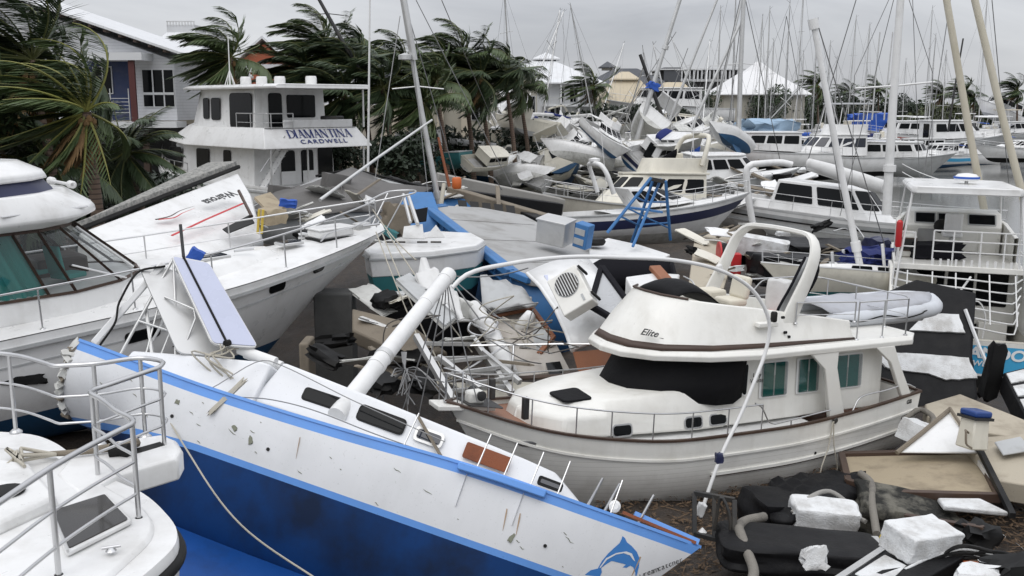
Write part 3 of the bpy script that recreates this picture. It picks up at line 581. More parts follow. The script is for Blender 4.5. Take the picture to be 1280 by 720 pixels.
# ================= trawler cruiser =================
band_mat('planked_white', (.77, .76, .72), (.5, .49, .44), .105, 2, .05, .35, dirt=.22, bump=.25)
def trawler():
    t = thing('trawler_cruiser', 'cream and white trawler cruiser with black windscreen cover and brown trim, afloat beside the debris', 'boat', (7.80, 21.47, 0), (-.3, -2.3, 207.2), .929)
    H = Hull(10.95, [(0, 1.7), (.1, 1.6), (.23, 1.49), (.41, 1.4), (.6, 1.4), (.74, 1.5), (.86, 1.68), (1, 2.1)],
             [(0, 1.66), (.15, 1.83), (.35, 1.95), (.55, 1.93), (.7, 1.74), (.82, 1.32), (.92, .72), (1, .04)],
             [(0, -.3), (.3, -.8), (.8, -.75), (.95, -.3), (1, .1)], ((0, 3.2), (.6, 2.8), (1, 1.35)), ((0, .6), (1, .95)), rake=1.25, srake=.25)
    H.band('bulwark', 'gelcoat_hero', ('s', 0), ('s', -.38), t, 3)
    H.band('hull', 'planked_white', ('s', -.38), ('z', -.18), t, 8)
    H.band('hull_bottom', 'black_rubber', ('z', -.18), ('k', 0), t, 5)
    H.edge('toe_rail', 'brown_trim', t, .075, .045, .02, stern=True)
    H.edge('knuckle_moulding', 'gelcoat_hero', t, .05, .045, out=.012, spec=('s', -.38), stern=True)
    r = H.edge('rubbing_strake', 'gelcoat_hero', t, .07, .06, out=.02, spec=('s', -.76), u0=.01, u1=.55)
    H.edge('strake_underline', 'brown_trim', r, .05, .025, out=.015, spec=('s', -.81), u0=.01, u1=.55)  # dark brown underline below the rubbing strake
    H.deck('side_deck', 'deck_white', .1, t, .3, .86, nu=24)
    H.deck('foredeck', 'teak_deck', .09, t, .8, 1., nu=14, camber=.05)
    H.deck('cockpit_sole', 'teak_deck', .72, t, .0, .32, nu=8, camber=.01)
    g = G()                                                    # inside of the cockpit bulwark
    for s in (1, -1): g.grid([[H.pt(u, H.zs(u)-.03, s, -.06) for u in [i/40*.32 for i in range(41)]], [H.pt(u, H.zs(u)-.72, s, -.07) for u in [i/40*.32 for i in range(41)]]])
    g.grid([[H.pt(0, 1.66, s)*1+Vector((.06, 0, 0)) for s in (1, -1)], [H.pt(0, .95, s)+Vector((.3, 0, 0)) for s in (1, -1)]])
    g.build('cockpit_lining', 'gelcoat_hero', t)
    # trunk cabin
    bz = lambda x: 1.38+max(0, x-7)*.07
    lo = ring([(9.5, .0), (9.45, .45), (9.0, 1.12), (8.2, 1.3), (6.0, 1.38), (5.3, 1.38)], bz)
    md = ring([(9.42, .0), (9.36, .45), (8.92, 1.06), (8.15, 1.23), (6.0, 1.32), (5.3, 1.32)], lambda x: 1.85+max(0, 8.5-x)*.02)
    hi = ring([(8.95, .0), (8.9, .35), (8.55, .78), (8.0, .98), (6.2, 1.16), (5.3, 1.2)], lambda x: 2.06+max(0, 9-x)*.05)
    house(t, 'trunk_cabin', [lo, md, hi], 'gelcoat_hero', bevel=.06)
    def tq(x0, x1, za, zb): 
        f = lambda x, z: (x, 1.30+.08*(1-(z-1.4)/.45)-max(0, x-6.6)*.055, z)
        return [f(x1, za), f(x0, za), f(x0, zb), f(x1, zb)]
    for x in (7.78, 6.12, 5.5): win(t, tq(x-.23, x+.23, 1.43, 1.69), (0, 1, 0, 1), .3, 'black_glass', 'stainless', .035, name='porthole')
    g = G(); panel(g, [(8.85, .2, 2.1), (8.8, .78, 2.06), (8.2, .86, 2.09), (8.2, .2, 2.14)], (0, 1, 0, 1), .14, .05, .0); g.build('deck_hatch', 'black_cover', t, bevel=.015)
    # saloon and wheelhouse
    lo = ring([(7.3, .0), (7.2, .5), (6.75, .98), (5.6, 1.36), (5.1, 1.38), (.95, 1.38)], lambda x: 1.4 if x < 6 else 2.02+(x-6)*.03)
    hi = ring([(6.75, .0), (6.7, .5), (6.3, .92), (5.25, 1.3), (4.9, 1.33), (.95, 1.33)], 2.86)
    house(t, 'saloon', [lo, hi], 'gelcoat_hero', bevel=.03)
    # black cloth over the windscreen, wrapping round the front
    rows = []
    for k, (f, z) in enumerate(((0, 2.02), (.35, 2.3), (.7, 2.58), (1, 2.82))):
        row = []
        for x0, y0, x1, y1 in ((5.3, -1.4, 5.05, -1.35), (5.62, -1.39, 5.28, -1.34), (6.78, -1.02, 6.33, -.96), (7.25, -.52, 6.75, -.52), (7.36, 0, 6.81, 0), (7.25, .52, 6.75, .52), (6.78, 1.02, 6.33, .96), (5.62, 1.41, 5.28, 1.36), (5.2, 1.43, 4.98, 1.38), (4.98, 1.42, 4.86, 1.37)):
            zb = z-(.14 if f == 0 and x0 < 6 and y0 > 0 else 0)
            if x0 < 5 and f == 0: zb += .12
            row.append(Vector((x0+(x1-x0)*f+.02, (y0+(y1-y0)*f)*1.005, zb)))
        rows.append(row)
    G().grid(rows).build('windscreen_cover', 'black_cover', t, solid=.02, smooth=50)
    A = [(5.0, 1.385, 1.72), (1.05, 1.385, 1.72), (1.05, 1.345, 2.78), (5.0, 1.345, 2.78)]
    for x0, x1 in ((4.5, 3.74), (3.5, 2.86), (2.5, 1.6)):
        q = [(x0, 1.383, 1.9), (x1, 1.383, 1.9), (x1, 1.35, 2.68), (x0, 1.35, 2.68)]
        f = win(t, q, (0, 1, 0, 1), .06, 'window_glass', 'white_alloy', .035)
        g = G(); P = [Vector(p) for p in q]
        g.grid([[P[0]+(P[1]-P[0])*i/16+Vector((0, .019+.006*(i % 2), .04)) for i in range(2, 15)], [P[3]+(P[2]-P[3])*i/16+Vector((0, .019+.006*(i % 2), -.04)) for i in range(2, 15)]]); 
        g.build('curtain', 'teal_curtain', f, smooth=60)
        G().bar((x0*.5+x1*.5, 1.388, 1.93), (x0*.5+x1*.5, 1.362, 2.65), .05, .03).build('mullion', 'white_alloy', f)
    q = [(5.0, 1.39, 2.05), (4.84, 1.388, 1.98), (4.82, 1.36, 2.68), (4.9, 1.355, 2.68)]
    win(t, q, (0, 1, 0, 1), .1, 'black_glass', 'white_alloy', .02)
    text('boat_name', 'Lady\nVidette', .12, 'lettering_black', t, basis((4.6, 1.4, 2.36), (-1, 0, 0), (0, -.04, 1)), .002)
    # roof slab running aft as the boat deck
    out = [(7.55, .0), (7.45, .6), (7.0, 1.12), (6.0, 1.6), (4.9, 1.78), (.5, 1.72), (.22, 1.5)]
    house(t, 'upper_deck', [ring(out, 2.84), ring([(x+.03, y*1.01) for x, y in out], 2.95), ring([(x-.06, y*.97) for x, y in out], 3.03)], 'gelcoat_hero', bevel=.02)
    # flybridge coaming
    fo = [(7.4, 0), (7.3, .62), (6.85, 1.12), (5.9, 1.48), (4.7, 1.58), (2.1, 1.56)]
    fi = [(6.55, 0), (6.48, .5), (6.1, .9), (5.4, 1.18), (4.5, 1.28), (2.1, 1.36)]
    ztop = lambda x: 3.4 if x < 2.5 else 3.45+(x-2.5)/2.2*.35 if x < 4.7 else 3.8+(x-4.7)*.12
    n = len(fo); rows = []
    def full(hh, z): f = z if callable(z) else (lambda x: z); a = [Vector((x, y, f(x))) for x, y in hh]; return [Vector((p.x, -p.y, p.z)) for p in a[::-1]][:-1]+a
    tops = full(fi, ztop); base = full(fo, 3.03); stripe = full([(x+.012, y*1.006+.004) for x, y in fo], 3.04)
    inn = [Vector((p.x-.06, p.y*.94, p.z)) for p in tops]; ib = [Vector((p.x, p.y, 3.05)) for p in inn]
    g = G(); g.grid([base, [a.lerp(b, .5)+Vector((.05, 0, 0)) for a, b in zip(base, tops)], tops, inn, ib]); fb = g.build('flybridge', 'gelcoat_hero', t, bevel=.02, smooth=40)
    g = G(); g.grid([stripe, [p.lerp(q, .13)+Vector((.012, p.y*.008, 0)) for p, q in zip(base, tops)]]); g.build('brown_stripe', 'brown_trim', fb, solid=.014)
    g = G(); g.tube([p+Vector((0, 0, .02)) for p in tops[3:-3]], .025, 8); g.build('coaming_cap', 'brown_trim', fb)
    text('flybridge_badge', 'Elite', .2, 'lettering_black', fb, basis((7.02, .92, 3.36), (-.55, .62, -.05), (-.4, -.2, .55)), .003, shear=.35, bold=.004)
    g = G(); g.bar((7.0, .62, 3.27), (6.74, 1.02, 3.25), .02, .01); g.build('badge_underline', 'lettering_black', fb)
    g = G(); g.box((6.5, .55, 3.8), (.1, .16, .12), (0, 40, 30)); g.build('searchlight', 'stainless', fb, bevel=.02)
    g = G(); g.box((4.55, 1.5, 3.5), (.5, .16, .1)); lb = g.build('light_bracket', 'gelcoat_hero', fb, bevel=.02)
    G().lathe([(.06, 0), (.07, .02), (.07, .17), (.05, .2)], (4.4, 1.53, 3.56), 12).build('navigation_light', 'black_rubber', lb)
    for x, z in ((4.1, 3.62), (4.0, 3.3), (3.9, 3.2)): G().lathe([(.03, 0), (.03, .06)], (x, 1.5, z), 10, 'x').build('rail_fitting', 'black_rubber', fb)
    # helm gear
    g = G(); g.grid([[Vector((6.2-i*.16, y, 3.86+.42*math.sin(PI*min(1, (i+.4)/8))**.7*(1-abs(y+.1)**2.4*1.1)-.02*i)) for y in [(-.75+k*.1625) for k in range(9)]] for i in range(9)]); g.build('instrument_cover', 'black_cover', fb, solid=.03, smooth=60)
    ch = G().box((4.35, .1, 3.72), (.5, .55, .16)).build('helm_seat', 'vinyl_cream', fb, bevel=.06, seg=3)
    G().box((4.1, .1, 4.02), (.16, .55, .5), (0, -10, 0)).build('seat_back', 'vinyl_cream', ch, bevel=.07, seg=3)
    G().lathe([(.2, 3.03), (.06, 3.1), (.06, 3.65)], (4.35, .1, 0), 12).build('pedestal', 'white_alloy', ch)
    G().box((4.2, -.75, 3.7), (.5, .5, .3)).build('lounge_cushion', 'vinyl_cream', fb, bevel=.06)
    G().box((3.9, .7, 3.52), (1.0, .4, .1), (0, 0, 10)).build('red_cushion', mat('salmon', (.5, .2, .17), .7), fb, bevel=.04)
    # radar arch
    leg = lambda s: [(3.98, s*1.34, 3.1), (3.72, s*1.33, 3.7), (3.3, s*1.31, 4.55), (3.15, s*1.24, 4.95), (3.05, s*.98, 5.2), (3.02, s*.5, 5.25)]
    P = curve(leg(1)+[(3.02, 0, 5.26)]+leg(-1)[::-1], 40); rows = []
    for i, p in enumerate(P):
        d = (P[min(i+1, 39)]-P[max(i-1, 0)]).normalized(); x = Vector((1, 0, .25)).normalized(); nn = d.cross(x).normalized(); x = nn.cross(d)
        w = .11+.1*abs(i/19.5-1)**2; rows.append([p+x*w*a+nn*.05*b for a, b in ((-1, -.6), (-.7, -1), (.7, -1), (1, -.6), (1, .6), (.7, 1), (-.7, 1), (-1, .6))])
    ar = G().loft(rows).build('radar_arch', 'gelcoat_hero', t, smooth=50)
    G().box((3.6, -1.26, 4.2), (.16, .1, .2), (0, 20, 0)).build('loudhailer', 'white_alloy', ar, bevel=.04)
    # folded clear awning on the near leg, white covered box behind it
    g = G(); rows = []
    for i in range(9):
        k = i/8; c = Vector((3.85-.75*k, 1.22-.12*k, 3.45+1.35*k)); w = .14+.2*math.sin(PI*k); rows.append([c+Vector((w*a+.03*math.sin(7*k+a), .06*math.cos(3*a+5*k), -.15*a*w)) for a in (-1, -.5, 0, .5, 1)])
    aw = g.grid(rows).build('folded_awning', 'clear_vinyl', t, solid=.03, smooth=60)
    g = G(); g.tube([r[0] for r in rows], .045, 8); g.tube([r[-1] for r in rows], .03, 8); g.tube([r[2]+Vector((0, .05, 0)) for r in rows], .015, 6); g.build('awning_edging', 'black_canvas', aw)
    g = G(); rag(g, (3.3, .55, 3.65), (.5, .62, 1.1), (0, -6, 8), 4, .05, 3); g.build('covered_seat', 'white_canvas', t, bevel=.05, smooth=60)
    # wing supports
    for x0, x1, w in ((3.1, 2.5, .3), (1.35, .4, .22)):
        g = G(); g.loft([[Vector((x+dx, 1.69-(.06 if z < 2 else 0)+dy, z)) for dx, dy in ((-ww, -.05), (ww, -.05), (ww, .05), (-ww, .05))] for x, z, ww in ((x1, 1.3 if x1 > 2 else 1.55, w*.75), (x1*.35+x0*.65, 2.5, w*.6), (x0, 2.86, w*1.3))]); g.build('wing_support', 'gelcoat_hero', t, bevel=.02)
        g = G(); g.loft([[Vector((x+dx, -1.69+dy, z)) for dx, dy in ((-ww, -.05), (ww, -.05), (ww, .05), (-ww, .05))] for x, z, ww in ((x1, 1.3 if x1 > 2 else 1.55, w*.75), (x0, 2.86, w*1.3))]); g.build('wing_support', 'gelcoat_hero', t, bevel=.02)
    g = G(); panel(g, [(.93, 1.1, 1.0), (.93, -1.1, 1.0), (.93, -1.1, 2.8), (.93, 1.1, 2.8)], (.35, .65, 0, 1), .05, .03); g.build('saloon_door', 'black_glass', t)
    # rails
    def edge(u0, u1, n, s=1, ins=.06): return [H.pt(u0+(u1-u0)*i/n, 9, s, -ins) for i in range(n+1)]
    pr = railing(t, edge(.44, 1., 10), .55, 9, .017, (), rp=.014); railing(t, edge(.44, 1., 10, -1), .55, 9, .017, (), rp=.014)
    g = G(); g.tube(curve([(5.0, 1.86, 1.98), (4.85, 1.87, 1.9), (4.6, 1.88, 1.55), (4.45, 1.88, 1.5)], 10)+[Vector((2.9, 1.83, 1.62))], .017, 8); g.tube([(4.0, 1.86, 1.42), (4.0, 1.86, 1.52)], .014, 6); g.build('boarding_gate_rail', 'stainless', t, smooth=60)
    g = G(); g.tube(curve([(2.2, 1.78, 1.5), (2.0, 1.76, 1.78), (1.2, 1.72, 1.86), (.5, 1.66, 1.92), (.15, 1.62, 1.8)], 20), .018, 8); g.build('cockpit_rail', 'stainless', t, smooth=60)
    dk = [(3.6, 1.52, 3.42), (2.8, 1.58, 3.38), (2.1, 1.6, 3.03), (.6, 1.58, 3.03), (.35, 1.2, 3.03), (.35, -1.2, 3.03), (.6, -1.58, 3.03), (2.6, -1.58, 3.03)]
    o = railing(t, dk[3:], .82, 7, .018, (.5,), npt=36); railing(t, [(2.1, 1.6, 3.03), (.6, 1.58, 3.03)], .82, 3, .018, (.5,))
    railing(t, [(3.7, 1.42, 3.45), (2.1, 1.5, 3.4)], .44, 2, .018, (.4,))
    # bow gear
    g = G(); g.loft([[Vector((x, s*y, z)) for s, y in ((1, .24), (-1, .24))]+[Vector((x, -.24, z-.1)), Vector((x, .24, z-.1))] for x, z in ((10.0, 1.98), (11.2, 2.1))]); pl = g.build('anchor_platform', 'gelcoat_hero', t, bevel=.02)
    wl = G().box((10.35, 0, 2.14), (.34, .26, .26)).build('windlass', 'gelcoat_hero', t, bevel=.06); G().lathe([(.05, -.24), (.1, -.22), (.06, -.16), (.06, .16), (.1, .22), (.05, .24)], (10.3, 0, 2.2), 14, 'y').build('windlass_drum', 'dark_metal', wl)
    g = G(); panel(g, [(10.6, -.3, 2.06), (10.6, .3, 2.06), (9.9, .42, 1.96), (9.9, -.42, 1.96)], (0, 1, 0, 1), .1, .012, .0); g.build('chain_plate', 'dark_metal', t)
    G().tube([(10.7, -.2, 2.08), (10.7, -.2, 2.7), (11.0, 0, 2.75), (10.7, .2, 2.7), (10.7, .2, 2.08)], .018, 8).build('pulpit', 'stainless', t, smooth=60)
    for s in (1, -1): G().bar((9.62, s*.72, 1.82), (9.62, s*.72, 2.25), .12).build('mooring_post', 'dark_metal', t, bevel=.02)
    p = H.pt(.9, 1.42, 1, .005); p2 = H.pt(.885, 1.42, 1, .005); v = (p-p2).normalized()
    g = G(); m = Matrix((v, Vector((0, 0, 1)), v.cross(Vector((0, 0, 1))))).transposed(); g.lathe([(.1, 0), (.17, .01), (.17, .035), (.1, .04)], (p+p2)/2, 18, 'z', m@Matrix.Diagonal((1.2, .55, 1))); g.build('hawse_hole', 'stainless', t)
    for u, z in ((.93, 1.1), (.4, .62), (.41, .6), (.3, .75), (.33, -.02), (.35, -.03)):
        p = H.pt(u, z, 1, .004); G().lathe([(.025, -.01), (.03, .01)], p, 10, 'y').build('through_hull_fitting', 'black_rubber', t)
    p = H.pt(.26, 1.42, 1, .02); G().lathe([(.05, -.03), (.08, .0), (.05, .03)], p, 12, 'y').build('fairlead', 'dark_metal', t)
    text('hull_badge', 'GB', .13, 'lettering_black', t, basis(H.pt(.035, 1.52, 1, .012), (-1, -.06, .06), (0, .06, 1)), .002, bold=.003)
    return t, H
TR, TRH = trawler()
def tr(x, y, z): return Vector((7.80, 21.47, 0))+Euler([R(a) for a in (-.3, -2.3, 207.2)]).to_matrix()@(Vector((x, y, z))*.929)
for dx in (0, .14, -.1): pass
wire('mooring_rope', [tr(2.95, 1.98, 1.42), tr(3.05, 2.02, .9), tr(3.3, 2.1, .35), tr(3.25, 2.12, -.05)], .014, 'rope', None, 'pale rope hanging down the trawler topside from its fairlead, left of two', 'rope', 'ropes over the trawler side', res=14)
wire('mooring_rope', [tr(2.93, 1.98, 1.42), tr(2.9, 2.02, .9), tr(2.8, 2.08, .4), tr(2.85, 2.12, .0)], .012, 'rope', None, 'pale rope hanging down the trawler topside from its fairlead, right of two', 'rope', 'ropes over the trawler side', res=14)
wire('bent_mast', [tr(*p) for p in ((11.86, 2.2, 4.7), (11.66, 2.2, 4.88), (10.8, 2.2, 5.06), (9.88, 2.2, 5.13), (8.58, 2.2, 5.09), (7.4, 2.25, 5.0), (6.37, 2.25, 4.76), (5.67, 2.25, 4.4), (5.31, 2.3, 3.95), (5.19, 2.3, 3.6), (5.25, 2.3, 3.16), (5.48, 2.35, 2.68), (5.84, 2.4, 1.97), (6.22, 2.45, 1.36), (6.49, 2.5, .8), (6.71, 2.55, .28))], .034, 'white_alloy', None, 'long thin white mast bent into a hoop across the front of the trawler', 'mast', res=70, n=10)
# ================= heeled white and blue yacht =================
YP = ((-6.65, 14.60, 2.74), (-28.2, 14.6, -12.7), .835)
YM = Matrix.Translation(YP[0])@Euler([R(a) for a in YP[1]]).to_matrix().to_4x4()@Matrix.Scale(YP[2], 4)
def yl(x, y, z): return YM@Vector((x, y, z))
def yacht():
    t = thing('stranded_yacht', 'white yacht with light blue stripes heeled on its navy bottom, dolphin on bow', 'yacht', *YP)
    H = Hull(11.3, [(0, 1.3), (.25, 1.22), (.45, 1.27), (.65, 1.38), (.85, 1.4), (1, 1.42)],
             [(0, 1.05), (.03, 1.15), (.25, 1.32), (.5, 1.38), (.7, 1.2), (.85, .78), (.94, .38), (1, .06)],
             [(0, -.02), (.12, -.3), (.16, -1.3), (.24, -1.75), (.7, -1.7), (.84, -.9), (.94, -.1), (1, .62)], ((0, 2.6), (.2, 2.0), (.7, 1.9), (1, 1.3)), ((0, .8), (1, .95)), rake=.6, srake=-.1)
    bt = lambda u: .3-.28*max(0, 1-u/.25)**1.3
    H.band('sheer_stripe', 'stripe_blue', ('s', 0), ('s', -.15), t, 2, 60)
    H.band('topsides', 'gelcoat_yacht', ('s', -.15), ('z', bt), t, 8, 60)
    H.band('boot_stripe', 'stripe_blue', ('z', bt), ('z', lambda u: bt(u)-.11), t, 2, 60)
    H.band('bottom', 'antifoul_navy', ('z', lambda u: bt(u)-.11), ('k', 0), t, 8, 60)
    H.deck('deck', 'deck_white', .03, t, .0, 1.)
    H.edge('toe_rail', 'stripe_blue', t, .05, .05, .02)
    # broad bilge and keel fin in brighter navy, low down on the near side
    g = G(); rows = []
    for i in range(15):
        x = 1.9+i*.36; k = i/14; d = .25+.5*math.sin(PI*min(1, k*1.2+.08)); rows.append([Vector((x, -.42-d*.55, -1.05-.1*k)), Vector((x, -.5-d*1.2, -1.5)), Vector((x, -.55-d*1.9, -2.05)), Vector((x, -.5-d*2.2, -2.7)), Vector((x, .1, -2.7)), Vector((x, .2, -1.2))])
    g.loft(rows).build('bilge_keel', mat('antifoul_bright', (.006, .06, .25), .5, dirt=.45, dcol=(.01, .02, .05), scale=1.2, spec=.35), t, smooth=60)
    # cabin
    lo = ring([(9.35, .0), (9.3, .3), (8.6, .66), (7.5, .84), (5.2, .95), (3.6, .95), (3.3, .9)], lambda x: 1.28+max(0, x-4)*.02)
    hi = ring([(8.65, .0), (8.6, .3), (8.1, .56), (7.3, .7), (5.2, .82), (3.75, .82), (3.55, .78)], lambda x: 2.1-max(0, x-3.6)*.055)
    house(t, 'coachroof', [lo, hi], 'gelcoat_yacht', bevel=.05)
    def side(x0, x1, z0, z1):
        f = lambda x, z: (x+.0, -(.95-.02*max(0, x-5.2)-.03*max(0, x-7)**1.6-.15*(z-1.3)/.75), z)
        return [f(x0, z0-.02*max(0, x0-5)), f(x1, z0-.02*max(0, x1-5)), f(x1, z1-.03*max(0, x1-5)), f(x0, z1-.03*max(0, x0-5))]
    win(t, side(4.12, 4.85, 1.58, 1.82), (0, 1, 0, 1), .25, 'black_glass', 'black_rubber', .03)
    win(t, side(5.15, 6.02, 1.55, 1.85), (0, 1, 0, 1), .25, 'black_glass', 'black_rubber', .03)
    win(t, side(6.2, 6.72, 1.56, 1.84), (0, 1, 0, 1), .25, 'navy_glass', 'alloy', .05)
    win(t, side(8.42, 8.85, 1.56, 1.76), (0, 1, 0, 1), .25, 'navy_glass', 'black_rubber', .05)
    g = G(); panel(g, side(7.1, 7.9, 1.56, 1.86), (0, 1, 0, 1), .12, .03); g.build('boarded_window', 'rust', t, bevel=.01)
    P = side(6.15, 6.85, 1.5, 1.86); a, b = Vector(P[3]), Vector(P[1]); G().bar(a+Vector((0, -.03, .12)), b+Vector((0, -.09, -.1)), .09, .04).build('loose_batten', 'plank', t)
    g = G(); g.loft([[Vector((x, y, z)) for y, z in ((-1.0, 1.25), (1.0, 1.25), (.95, zt), (-.88, zt))] for x, zt in ((.9, 1.45), (1.6, 1.62), (3.2, 1.98), (3.4, 1.98))]); g.build('cockpit_coaming', 'gelcoat_yacht', t, bevel=.04)
    for y in (-.55, -.2): G().tube([(2.6, y, 2.1), (3.35, y-.06, 2.08)], .09, 14).build('roller_tube', 'white_alloy', t, smooth=40)
    # chainplate ledge amidships with its straps
    e = [(H.pt(u, 9, -1)) for u in (.635, .70, .765)]
    g = G(); g.loft([[p+Vector((0, a, b)) for a, b in ((.02, .03), (-.16, .03), (-.16, -.1), (.02, -.1))] for p in e]); led = g.build('chainplate_ledge', 'stripe_blue', t, bevel=.02)
    for u in (.65, .735):
        rows = [H.pt(u, H.zs(u)-.12-.06*i, -1, .012) for i in range(10)]; G().tube(rows, .028, 4, flat=.3).build('chainplate_strap', 'gelcoat_yacht', led)
    for u in (.55, .66, .7, .74, .78, .86): p = H.pt(u, 9, -1); G().tube([p, p+Vector((.03, .12, .62))], .014, 6).build('stanchion', 'stainless', t)
    for k, u in enumerate((.2, .3, .33, .74)):
        p = H.pt(u, .85-.1*k, -1, .003); g = G(); rag(g, p, (.07+.02*k, .012, .06), (0, 35*k, 0), 4, .4, k); g.build('scuff_patch', 'scuff', t)
    rnd = random.Random(8)
    for k in range(26):
        u = rnd.uniform(.06, .84); z = rnd.uniform(.35, 1.0); l = rnd.uniform(.05, .3); P = [H.pt(u+l*i/60, z-.1*l*i*rnd.uniform(.3, 1), -1, .004) for i in range(4)]; g = G(); g.tube(P, [.002, .007, .006, .002], 4); g.build('scratch', 'scuff', t)
    for u in (.72, .74, .4, .93): P = [H.pt(u+.001*i, .95-.07*i, -1, .003) for i in range(6)]; g = G(); g.tube(P, [.014, .02, .018, .014, .01, .004], 4, flat=.3); g.build('rust_run', mat('rust_stain', (.42, .3, .2), .8, dirt=.4), t)
    for u in (.2, .36, .79): p = H.pt(u, .6, -1, .004); G().lathe([(.03, -.012), (.03, .012)], p, 10, 'y').build('skin_fitting', 'black_rubber', t)
    # torn stern edge: ragged laminate and loose rope
    for i in range(14):
        z = .05+.09*i; p = H.pt(0, z, -1); g = G(); rag(g, p+Vector((-.05, .04, 0)), (.16+.06*(i % 3), .1, .12), (10*i, 33*i, 17*i), 2, .35, 40+i); g.build('torn_laminate', 'gelcoat_dirty' if i % 3 else 'plank', t)
    # dolphin on the bow, curved to the hull
    dol = [(9.61, 0.38), (9.68, 0.48), (9.78, 0.54), (9.81, 0.68), (9.87, 0.82), (9.95, 0.96), (10.0, 1.04), (10.01, 1.11), (10.01, 1.16), (10.06, 1.14), (10.11, 1.09), (10.2, 1.06), (10.31, 1.0), (10.38, 0.92), (10.41, 0.81), (10.42, 0.7), (10.42, 0.6), (10.38, 0.69), (10.33, 0.75), (10.27, 0.76), (10.23, 0.71), (10.16, 0.69), (10.2, 0.75), (10.15, 0.75), (10.06, 0.74), (9.96, 0.73), (9.89, 0.65), (9.83, 0.57), (9.86, 0.51), (9.85, 0.43), (9.71, 0.4)]
    hi_ = [(9.8, 0.56), (9.86, 0.74), (9.99, 0.87), (10.14, 0.95), (10.24, 0.95), (10.33, 0.85), (10.29, 0.86), (10.22, 0.91), (10.11, 0.91), (10.0, 0.85), (9.88, 0.72), (9.82, 0.57)]
    def on_hull(ps, name, m, out):
        c = Vector((sum(p[0] for p in ps)/len(ps), sum(p[1] for p in ps)/len(ps)))
        bm = bmesh.new(); vs = [bm.verts.new((p[0], p[1], 0)) for p in ps]; bm.faces.new(vs); bmesh.ops.triangulate(bm, faces=bm.faces); bmesh.ops.subdivide_edges(bm, edges=bm.edges, cuts=2, use_grid_fill=True); bmesh.ops.triangulate(bm, faces=bm.faces)
        for v in bm.verts:
            x, z = v.co.x, v.co.y; u = x/11.3
            for _ in range(6): u += (x-H.pt(min(u, 1), z, -1)[0])/11.3*.8
            v.co = H.pt(min(u, 1), z, -1, out)
        me = bpy.data.meshes.new(name); bm.to_mesh(me); bm.free(); me.materials.append(MATS[m]); o = bpy.data.objects.new(name, me); link(o); o.parent = t
    on_hull(dol, 'dolphin_emblem', 'dolphin_blue', .006); on_hull(hi_, 'dolphin_highlight', 'gelcoat_yacht', .012)
    def hx(x, z):
        u = x/11.3
        for _ in range(6): u += (x-H.pt(min(u, 1), z, -1)[0])/11.3*.8
        return H.pt(min(u, 1), z, -1, .012)
    a, b = (10.49, 0.67), (11.09, 1.16)
    for i, ch in enumerate('Dreamcatcher'):
        k = i/12; p = hx(a[0]+(b[0]-a[0])*k, a[1]+(b[1]-a[1])*k); q = hx(a[0]+(b[0]-a[0])*(k+.05), a[1]+(b[1]-a[1])*(k+.05)); text('bow_lettering', ch, .13, 'lettering_black', t, basis(p, q-p, (-.12, .1, 1)), .002, shear=.3)
    # stern gantry with the solar panel
    g = G(); g.tube([(.65, -.75, 1.3), (.7, -.7, 2.2), (.75, -.6, 3.3)], .03, 8); g.tube([(1.7, -.8, 1.5), (1.25, -.7, 2.4), (.75, -.6, 3.3)], .025, 8); g.tube([(.3, .7, 1.3), (.5, .5, 2.2), (.75, -.3, 3.25)], .03, 8); g.tube([(.7, -.72, 2.0), (1.5, -.75, 2.0)], .02, 8); g.tube([(1.0, -.78, 2.55), (1.62, -.8, 2.5), (1.72, -.8, 2.35), (1.75, -.8, 1.45)], .022, 8); g.tube([(1.1, -.7, 1.35), (.9, -.65, 2.3)], .018, 6); g.tube([(1.35, -.7, 1.35), (1.3, -.65, 2.2)], .018, 6)
    an = g.build('stern_gantry', 'alloy', t, smooth=60)
    G().bar((.15, -.85, 1.35), (.62, -.62, 3.15), .16, .12).build('gantry_post', 'white_alloy', an, bevel=.02)
    G().bar((.62, -.62, 2.35), (1.55, -.7, .95), .05).build('gantry_strut', 'alloy', an)
    q = [Vector(p) for p in ((.78, -.8, 3.28), (1.38, -.5, 3.42), (2.95, -.58, 2.2), (2.3, -.98, 1.95))]
    g = G(); panel(g, [q[3], q[2], q[1], q[0]], (0, 1, 0, 1), .06, .05, 0); sp = g.build('solar_panel', 'alloy', t, bevel=.006)
    g = G(); panel(g, [q[3], q[2], q[1], q[0]], (.36, .97, .02, .98), .03, .02, .045); g.build('solar_cells', 'solar_cell', sp)
    g = G(); panel(g, [q[3], q[2], q[1], q[0]], (.04, .30, .02, .98), .03, .02, .045); g.build('solar_cells', 'solar_cell', sp)
    g = G(); nrm = (q[2]-q[3]).cross(q[0]-q[3]).normalized(); g.tube([q[3].lerp(q[2], .33)+nrm*.07, q[0].lerp(q[1], .33)+nrm*.07], .022, 8); g.tube([q[3].lerp(q[2], .25)+nrm*.12, q[3].lerp(q[2], .45)+nrm*.12-Vector((.1, 0, 0))], .06, 8); g.build('panel_brace', 'black_rubber', sp)
    q2 = [p+Vector((-.55, .05, -.32)) for p in q]
    g = G(); panel(g, [q2[3], q2[2], q2[1], q2[0]], (0, 1, 0, 1), .06, .05, 0); g.build('solar_panel', 'alloy', t, bevel=.006)
    G().tube([(.95, -.55, 3.3), (.6, -.6, 3.95)], .03, 8).build('broken_strut', 'dark_metal', an)
    g = G(); rag(g, (1.05, -.45, 3.5), (.24, .2, .26), (20, 10, 30), 3, .15, 5); g.build('blue_cap', 'blue_tarp', an)
    wp = curve([(.72, -.7, 3.1), (.35, -.85, 2.8), (.3, -.9, 2.2), (.42, -.95, 1.8), (.35, -.98, 1.35)], 24); G().tube(wp, .022, 6).build('cable', 'black_rubber', an)
